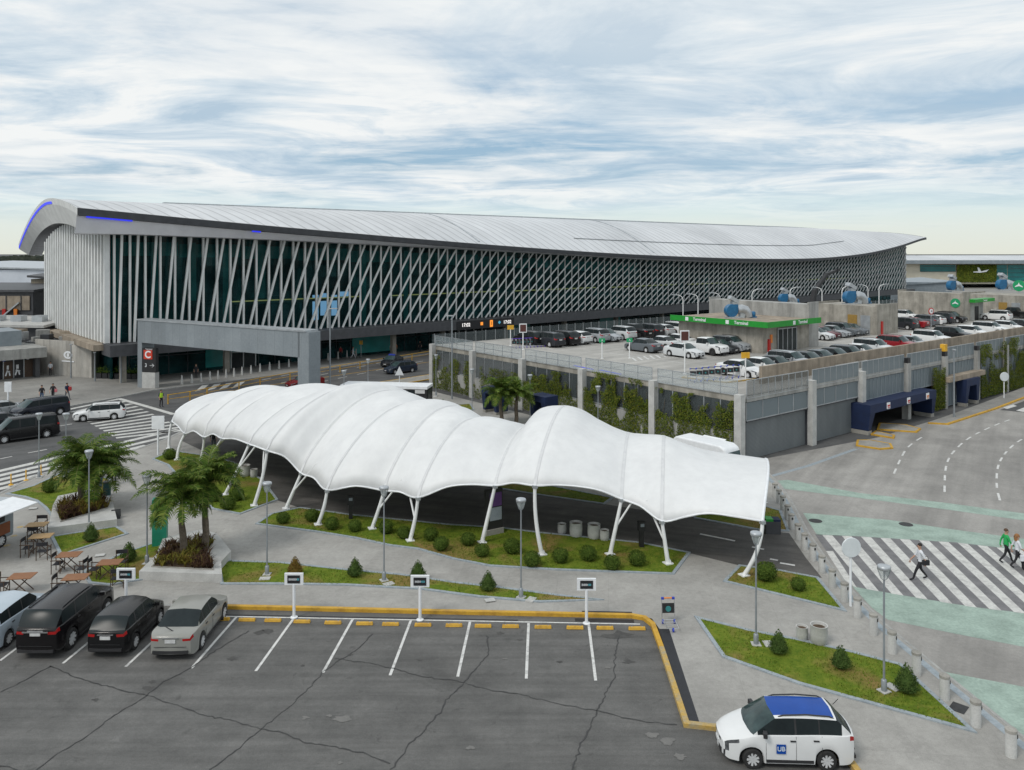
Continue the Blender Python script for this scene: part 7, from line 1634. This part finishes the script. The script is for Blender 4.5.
# trolleys
def make_trolley(name, label, loc, rot, group, blue='bluepost', hand='orange', mk=.12):
    t = thing(name, label, 'luggage trolley', loc, rot, group)
    mb = MB()
    for s in (-1, 1): mb.tube([(s * .27, .35, .1), (s * .27, .38, .55), (s * .27, .45, 1.0)], .018, 6); mb.tube([(s * .27, .35, .14), (s * .24, -.45, .14)], .018, 6); mb.build('frame', 'steel', t); mb = MB()
    for y in (.35, .1, -.15, -.45): mb.tube([(-.26, y, .15), (.26, y, .15)], .014, 6)
    mb.build('platform', 'steel', t)
    mb = MB(); mb.box((0, .40, .62), (.52, .03, .40), -.1, 'X'); p = mb.build('ad_panel', 'black', t); mb = MB(); mb.lathe([(0, -.02), (mk, -.02), (mk, 0)], (0, .375, .60), 14, 'Y'); fixnormals(mb.build('panel_mark', flat('mark_teal', (.04, .24, .25)), p))
    mb = MB(); mb.tube([(-.17, .46, 1.02), (.17, .46, 1.02)], .03, 8); mb.build('handle', hand, t)
    for s in (-1, 1): mb = MB(); mb.box((s * .23, .46, 1.01), (.11, .08, .09)); mb.build('handle_end', blue, t)
    for x, y in ((-.25, .32), (.25, .32), (0, -.45)):
        mb = MB(); mb.lathe([(0, -.03), (.085, -.03), (.085, .03), (0, .03)], (x, y, .085), 12, 'X'); fixnormals(mb.build('wheel', blue, t))
    return t
make_trolley('luggage_trolley', 'single luggage trolley with orange handle standing on the plaza', G(670.5, 627, PZ), .05, None)
TR1 = 'luggage trolleys nested on the deck island'; tr1 = make_trolley('nested_trolley', 'luggage trolley in the nested row by the white sedan', (0, 0, 0), 0, TR1, hand='navy', mk=.07)
for i in range(8): p = PXP(691 + 6.2 * i, 6.6 - .12 * i); o = tr1 if i == 0 else dup(tr1, (0, 0, 0)); place(o, DW(p, 6.3 - .12 * i, DZ + .11), DA - .75)
TR2 = 'luggage trolleys with purple handles at the far deck corner'; tr2 = make_trolley('nested_trolley', 'luggage trolley in the purple row by the black car', (0, 0, 0), 0, TR2, flat('purple', (.12, .06, .45)), 'purple', .06)
for i in range(9): p = PXP(514 + 3.0 * i, 34.6); o = tr2 if i == 0 else dup(tr2, (0, 0, 0)); place(o, DW(p, 34.4 - .1 * i, DZ + .004), DA - .4)
# tables and director chairs
def make_table(label, top):
    t = thing('folding_table', label, 'table', (0, 0, 0), 0, 'wooden folding tables of the food truck')
    mb = MB()
    for i in range(6): mb.box((0, -.32 + .128 * i, .74), (1.05, .118, .03))
    mb.build('table_top', top, t)
    for s in (-1, 1):
        mb = MB(); mb.bar((-.40, s * .28, 0), (.36, s * .28, .72), .045, .03); mb.build('leg', 'wood_dark', t); mb = MB(); mb.bar((.40, s * .25, 0), (-.36, s * .25, .72), .045, .03); mb.build('leg', 'wood_dark', t)
    mb = MB(); mb.bar((-.38, -.28, .06), (-.38, .28, .06), .03); mb.bar((0, -.28, .37), (0, .28, .37), .03); mb.build('stretcher', 'wood_dark', t); return t
def make_chair():
    t = thing('director_chair', 'x', 'chair', (0, 0, 0), 0, 'black director chairs of the food truck')
    for s in (-1, 1):
        for y in (-.2, .2): mb = MB(); mb.bar((s * .27, y, 0), (s * .27, y, .64), .035, .03); mb.build('leg', 'wood_dark', t)
        mb = MB(); mb.box((s * .27, 0, .65), (.05, .5, .03)); mb.build('armrest', 'wood_dark', t); mb = MB(); mb.box((s * .27, .19, .78), (.035, .03, .32)); mb.build('back_post', 'wood_dark', t)
    mb = MB(); mb.grid(lambda u, v: V(lerp(-.27, .27, u), lerp(-.19, .19, v), .45 - .03 * math.sin(PI * u)), 6, 1); o = mb.build('seat', 'canvas_black', t); sm_ = o.modifiers.new('s', 'SOLIDIFY'); sm_.thickness = .02
    mb = MB(); mb.grid(lambda u, v: V(lerp(-.27, .27, u), .2 + .03 * math.sin(PI * u), lerp(.74, .93, v)), 6, 1); o = mb.build('backrest', 'canvas_black', t); sm_ = o.modifiers.new('s', 'SOLIDIFY'); sm_.thickness = .015
    mb = MB(); mb.bar((-.27, -.2, .05), (.27, -.2, .43), .03); mb.bar((.27, -.2, .05), (-.27, -.2, .43), .03); mb.build('cross_bar', 'wood_dark', t); return t
tb1 = make_table('x', 'wood_pale'); tb2 = make_table('x', 'wood')
for i, (pr_, (x, y), r, lb) in enumerate([(tb1, (36.8, 538), .2, 'pale wooden table nearest the food truck lawn, back one'), (tb1, (41.4, 550), .2, 'pale wooden table with chairs on its front and left'), (tb2, (69, 569.5), .12, 'reddish wooden table between two black chairs by the palm lawn'), (tb2, (110, 577.5), .12, 'reddish wooden table nearest the corner planter'), (tb2, (22, 592), .12, 'reddish wooden table at the left edge of the photo'), (tb2, (76, 593), .12, 'reddish wooden table just behind the large black car')]):
    o = pr_ if i in (0, 2) else dup(pr_, (0, 0, 0)); place(o, G(x, y, PZ), r); o['label'] = lb
ch = make_chair()
for i, ((x, y), r, lb) in enumerate([((40.5, 533), .1, 'black chair behind the back pale table by the lawn'), ((34.5, 543), 3.2, 'black chair between the two pale tables'), ((27, 556), 1.7, 'black chair at the left end of the front pale table'), ((43.6, 559), 3.25, 'black chair in front of the front pale table'), ((58, 572), 1.7, 'black chair left of the reddish table by the palm lawn'), ((81.5, 577), -1.5, 'black chair right of the reddish table by the palm lawn'), ((94, 578), 1.7, 'black chair left of the table nearest the corner planter'), ((118, 587), 3.4, 'dark chair behind the white sign by the corner planter'), ((2, 594), 1.7, 'black chair left of the table at the photo edge'), ((59, 595), 1.7, 'black chair left of the table behind the large black car'), ((121, 570), .2, 'dark chair behind the table nearest the corner planter')]):
    o = ch if i == 0 else dup(ch, (0, 0, 0)); place(o, G(x, y, PZ), r); o['label'] = lb
# small flat markers on the food truck paving
mb = MB()
for x, y in ((20, 527), (14, 536), (7, 545.5)): c = G(x, y, PZ); mb.lathe([(0, PZ + .012), (.16, PZ + .012), (.17, PZ + .006)], (c.x, c.y, 0), 14)
struct(mb.build('floor_dots', 'worn_yellow'))
mb = MB()
for x, y in ((72, 580), (46, 523), (52, 527), (33, 509), (100, 556), (490, 601)): c = G(x, y, PZ); mb.box((c.x, c.y, PZ + .05), (.45, .32, .03), .3)
struct(mb.build('lawn_slabs', 'conc_light'))
# ------------------------------------------------------------------ people
def person(label, loc, rot, shirt, trousers, hair, pose='stand', h=1.72, hairlong=False, vest=None, sleeve=None):
    k = h / 1.75; w = .0
    st = {'stand': (0.06, -.04), 'walk': (.34, -.36)}[pose]; arm = {'stand': (.05, .05), 'walk': (-.26, .28)}[pose]
    J = {'pel': V(0, 0, .96), 'wai': V(0, 0, 1.10), 'che': V(.01, 0, 1.32), 'nek': V(.01, 0, 1.50), 'hd0': V(.02, 0, 1.57), 'hd1': V(.035, 0, 1.66), 'hd2': V(.03, 0, 1.74)}
    E = [('pel', 'wai'), ('wai', 'che'), ('che', 'nek'), ('nek', 'hd0'), ('hd0', 'hd1'), ('hd1', 'hd2')]
    Rr = {'pel': .155, 'wai': .135, 'che': .155, 'nek': .058, 'hd0': .085, 'hd1': .105, 'hd2': .07}
    for s, nm in ((1, 'l'), (-1, 'r')):
        fx_ = st[0] if s > 0 else st[1]; ax = arm[0] if s > 0 else arm[1]
        back = fx_ < -.1
        J['hip' + nm] = V(0, .09 * s, .90); J['kne' + nm] = V(fx_ * .5 + (.05 if not back else .10), .10 * s, .49); J['ank' + nm] = V(fx_, .10 * s, .09 if not back else .15); J['toe' + nm] = V(fx_ + .19, .115 * s, .035 if not back else .06)
        J['sho' + nm] = V(.0, .185 * s, 1.43); J['elb' + nm] = V(ax * .45 - .02, .245 * s, 1.14); J['wri' + nm] = V(ax + .07, .235 * s, .90); J['pal' + nm] = V(ax + .10, .23 * s, .81)
        E += [('pel', 'hip' + nm), ('hip' + nm, 'kne' + nm), ('kne' + nm, 'ank' + nm), ('ank' + nm, 'toe' + nm), ('che', 'sho' + nm), ('sho' + nm, 'elb' + nm), ('elb' + nm, 'wri' + nm), ('wri' + nm, 'pal' + nm)]
        Rr.update({'hip' + nm: .10, 'kne' + nm: .065, 'ank' + nm: .05, 'toe' + nm: .04, 'sho' + nm: .075, 'elb' + nm: .046, 'wri' + nm: .033, 'pal' + nm: .036})
    names = list(J); me = bpy.data.meshes.new('person'); me.from_pydata([J[n] * k for n in names], [(names.index(a), names.index(b)) for a, b in E], [])
    o = bpy.data.objects.new('person', me); COL.objects.link(o)
    sk = o.modifiers.new('skin', 'SKIN'); sk.use_smooth_shade = True
    for n_, v in zip(names, me.skin_vertices[0].data): v.radius = (Rr[n_] * k * (.8 if n_ in ('pel', 'wai', 'che') else 1), Rr[n_] * k); v.use_root = (n_ == 'pel')
    sb = o.modifiers.new('sub', 'SUBSURF'); sb.levels = 1; sb.render_levels = 1
    dg = bpy.context.evaluated_depsgraph_get(); m2 = bpy.data.meshes.new_from_object(o.evaluated_get(dg)); bpy.data.objects.remove(o)
    o = bpy.data.objects.new('person', m2); COL.objects.link(o); tag(o, label, 'person'); m2.materials.clear()
    for m_ in ('skin', shirt, trousers, 'canvas_black', sleeve or shirt): m2.materials.append(M[m_] if isinstance(m_, str) else m_)
    for p in m2.polygons:
        c = p.center / k; p.use_smooth = True
        if c.z < .10 and True: i = 3
        elif c.z < .97 and abs(c.y) < .20: i = 2
        elif c.z > 1.49: i = 0
        elif abs(c.y) > .205 and c.z < 1.12: i = 0 if sleeve is None else 4
        else: i = 1
        p.material_index = i
    mb = MB()                                   # fingers
    for s, nm in ((1, 'l'), (-1, 'r')):
        b = J['pal' + nm] * k
        for f, (dx, ln_) in enumerate(((.030, .060), (.010, .072), (-.012, .068), (-.032, .052))): mb.tube([b + V(dx, 0, 0), b + V(dx + .004, -.004 * s, -ln_ * .6), b + V(dx + .012, -.014 * s, -ln_)], [.010, .009, .007], 5)
        mb.tube([b + V(.03, -.01 * s, .03), b + V(.055, -.02 * s, .0), b + V(.06, -.026 * s, -.03)], [.011, .010, .008], 5)
    mb.build('hands', 'skin', o)
    mb = MB(); hc = V(.012, 0, 1.69) * k
    mb.grid(lambda u, v: hc + V(.108 * math.sin(PI * .56 * v) * math.cos(2 * PI * u) - .012, .098 * math.sin(PI * .56 * v) * math.sin(2 * PI * u), .105 * math.cos(PI * .56 * v)) * k * (1 + (.18 if hairlong else 0)), 14, 7)
    if hairlong: mb.grid(lambda u, v: V(-.05 + .03 * v, 0, 1.66) * k + V(.11 * math.cos(PI * (.5 + u)), .125 * math.sin(PI * (.5 + u)), -.22 * v) * k, 8, 4)
    mb.build('hair', hair, o, 60)
    mb = MB()                                   # face: nose, eyes, mouth, ears
    mb.add([V(.128, -.014, 1.63) * k, V(.128, .014, 1.63) * k, V(.150, 0, 1.628) * k, V(.125, 0, 1.672) * k], [(0, 2, 3), (2, 1, 3), (0, 1, 2)]); 
    for s in (1, -1): mb.box(V(.02, .10 * s, 1.65) * k, (.03, .02, .06))
    mb.build('nose_and_ears', 'skin', o)
    mb = MB()
    for s in (1, -1): mb.box(V(.125, .035 * s, 1.672) * k, (.014, .022, .009))
    mb.box(V(.122, 0, 1.60) * k, (.014, .05, .008)); mb.build('eyes_and_mouth', 'brown_disp', o)
    if vest:
        mb = MB(); mb.grid(lambda u, v: V(.0, 0, lerp(.98, 1.46, v)) * k + V(.135 * math.cos(2 * PI * u), lerp(.185, .20, math.sin(PI * v)) * math.sin(2 * PI * u), 0) * k, 18, 4); mb.build('vest', vest, o, 60)
    o.location = loc; o.rotation_euler = (0, 0, rot); return o
HB = flat('hair_black', (.02, .016, .014)); HBR = flat('hair_brown', (.10, .055, .03)); HO = flat('hair_ginger', (.30, .14, .05)); flat('cloth_white', (.70, .72, .76)); flat('cloth_black', (.016, .016, .02)); flat('cloth_green', (.02, .40, .10)); flat('cloth_grey', (.10, .105, .12)); flat('cloth_blue', (.03, .12, .36)); flat('cloth_red', (.40, .03, .03)); flat('cloth_hiviz', (.50, .80, .04)); flat('cloth_navy', (.02, .03, .07)); flat('cloth_denim', (.06, .10, .18))
def bag(name, label, cat, loc, rot, size, mat, group=None):
    t = thing(name, label, cat, loc, rot); mb = MB(); mb.box((0, 0, 0), size); o = mb.build('body', mat, t); b_ = o.modifiers.new('b', 'BEVEL'); b_.width = min(size) * .3; b_.segments = 3
    mb = MB(); mb.tube([(size[0] * .4, 0, size[2] * .45), (size[0] * .2, 0, size[2] * .5 + .16), (-size[0] * .2, 0, size[2] * .5 + .16), (-size[0] * .4, 0, size[2] * .45)], .012, 6); mb.build('strap', mat, t); return t
g1 = G(920, 580, .012); person('pedestrian in white shirt and black trousers walking over the zebra crossing', g1, PI - .15, 'cloth_white', 'cloth_black', HB, 'walk', 1.74)
bag('shoulder_bag', 'black shoulder bag at the hip of the walking pedestrian', 'bag', g1 + V(.16, -.24, .93), PI, (.34, .13, .26), 'cloth_black')
g2 = G(1006, 563, .012); person('person in bright green jacket walking over the zebra crossing', g2, -.15, 'cloth_green', 'cloth_black', HBR, 'walk', 1.72, sleeve='cloth_green')
g3 = G(1017, 568, .012); person('person with ginger curly hair and white top on the zebra', g3, -.2, 'cloth_white', 'cloth_black', HO, 'walk', 1.66, hairlong=True)
bag('carrier_bag', 'white carrier bag hanging from the hand of the ginger haired person', 'bag', g3 + V(.12, -.30, .60), 0, (.30, .12, .30), 'cloth_white')
bag('rolling_suitcase', 'black suitcase beside the ginger haired person', 'suitcase', G(1023, 570, .012) + V(.15, 0, .32), 0, (.36, .24, .58), 'cloth_black')
person('worker in yellow high visibility vest standing on the road', G(161, 407), -.6, 'cloth_navy', 'cloth_black', HB, 'stand', 1.74, vest='cloth_hiviz')
person('dark dressed person with pale scarf beside the gate pylon', G(196, 378, PZ), -1.2, 'cloth_black', 'cloth_black', HBR, 'stand', 1.72)
person('person in dark clothes and jeans left of three on the forecourt', G(41.8, 402, PZ), -1.0, 'cloth_black', 'cloth_denim', HB, 'walk', 1.74); person('person in black walking in the middle of three on the forecourt', G(53, 400, PZ), -1.3, 'cloth_black', 'cloth_black', HB, 'walk', 1.74); person('person in dark top with red bag, right of three on the forecourt', G(67, 399.5, PZ), -.5, 'cloth_navy', 'cloth_grey', HB, 'walk', 1.74)
bag('red_backpack', 'red backpack on the right one of three walking people', 'bag', G(67, 399.5, PZ) + V(.30, .05, 1.15), .3, (.3, .2, .42), 'cloth_red'); bag('red_handbag', 'pink red bag carried by the middle of three walking people', 'bag', G(53, 400, PZ) + V(.34, -.05, 1.0), .3, (.26, .16, .32), flat('cloth_pink', (.55, .16, .18)))
person('person in blue shirt with backpack beside the black minivan', G(28.6, 417.5), 2.6, 'cloth_blue', 'cloth_denim', HBR, 'stand', 1.72); person('person in red top beside the person in blue', G(24, 417), 2.2, 'cloth_red', 'cloth_black', HB, 'stand', 1.68)
person('man in white shirt leaning by the emblem wall corner', G(50.5, 375.5, PZ), -1.4, 'cloth_white', 'cloth_black', HB, 'stand', 1.75)
person('man in pale shirt and dark trousers behind the single palm', G(114, 484, PZ), -1.3, 'cloth_white', 'cloth_grey', HBR, 'stand', 1.76); person('seated looking person in white half hidden by the palm fronds', G(101, 487, PZ), -1.8, 'cloth_white', 'cloth_denim', HB, 'stand', 1.62)
person('dark dressed person with red top at the terminal forecourt', G(340.7, 358, PZ), -1.5, 'cloth_red', 'cloth_black', HB, 'stand', 1.74); person('person in white clothes walking on the terminal forecourt', G(353, 358.5, PZ), 0.2, 'cloth_white', 'cloth_white', HB, 'walk', 1.74)
person('person in pale top by the terminal doors', G(391.5, 354.5, PZ), -1.5, 'cloth_white', 'cloth_black', HB, 'stand', 1.7); person('person in orange top by the terminal doors', G(395.5, 354, PZ), -1.2, 'orange', 'cloth_black', HB, 'stand', 1.72); person('dark dressed person standing right of the terminal doors', G(420, 352, PZ), -1.5, 'cloth_black', 'cloth_black', HB, 'stand', 1.74)
person('dark dressed person standing in the shade under the left canopy', G(213.6, 451, PZ), -1.2, 'cloth_black', 'cloth_grey', HB, 'stand', 1.74)

OG = 'orange posts at the crossing kerb'; op = thing('marker_post', 'x', 'bollard', (0, 0, 0), 0, OG)
mb = MB(); mb.lathe([(.04, 0), (.04, .72), (.03, .75), (0, .75)], (0, 0, 0), 10); fixnormals(mb.build('shaft', 'amber', op, 40)); mb = MB(); mb.lathe([(.16, 0), (.14, .05), (.05, .06)], (0, 0, 0), 12); mb.build('foot', 'amber', op)
for i, ((x, y), lb) in enumerate([((11, 485), 'orange marker post by the food truck side of the crossing'), ((26, 480.5), 'middle orange marker post at the crossing kerb'), ((41, 475.5), 'orange marker post beside the lamp before the black van')]):
    o = op if i == 0 else dup(op, (0, 0, 0)); place(o, G(x, y, PZ)); o['label'] = lb
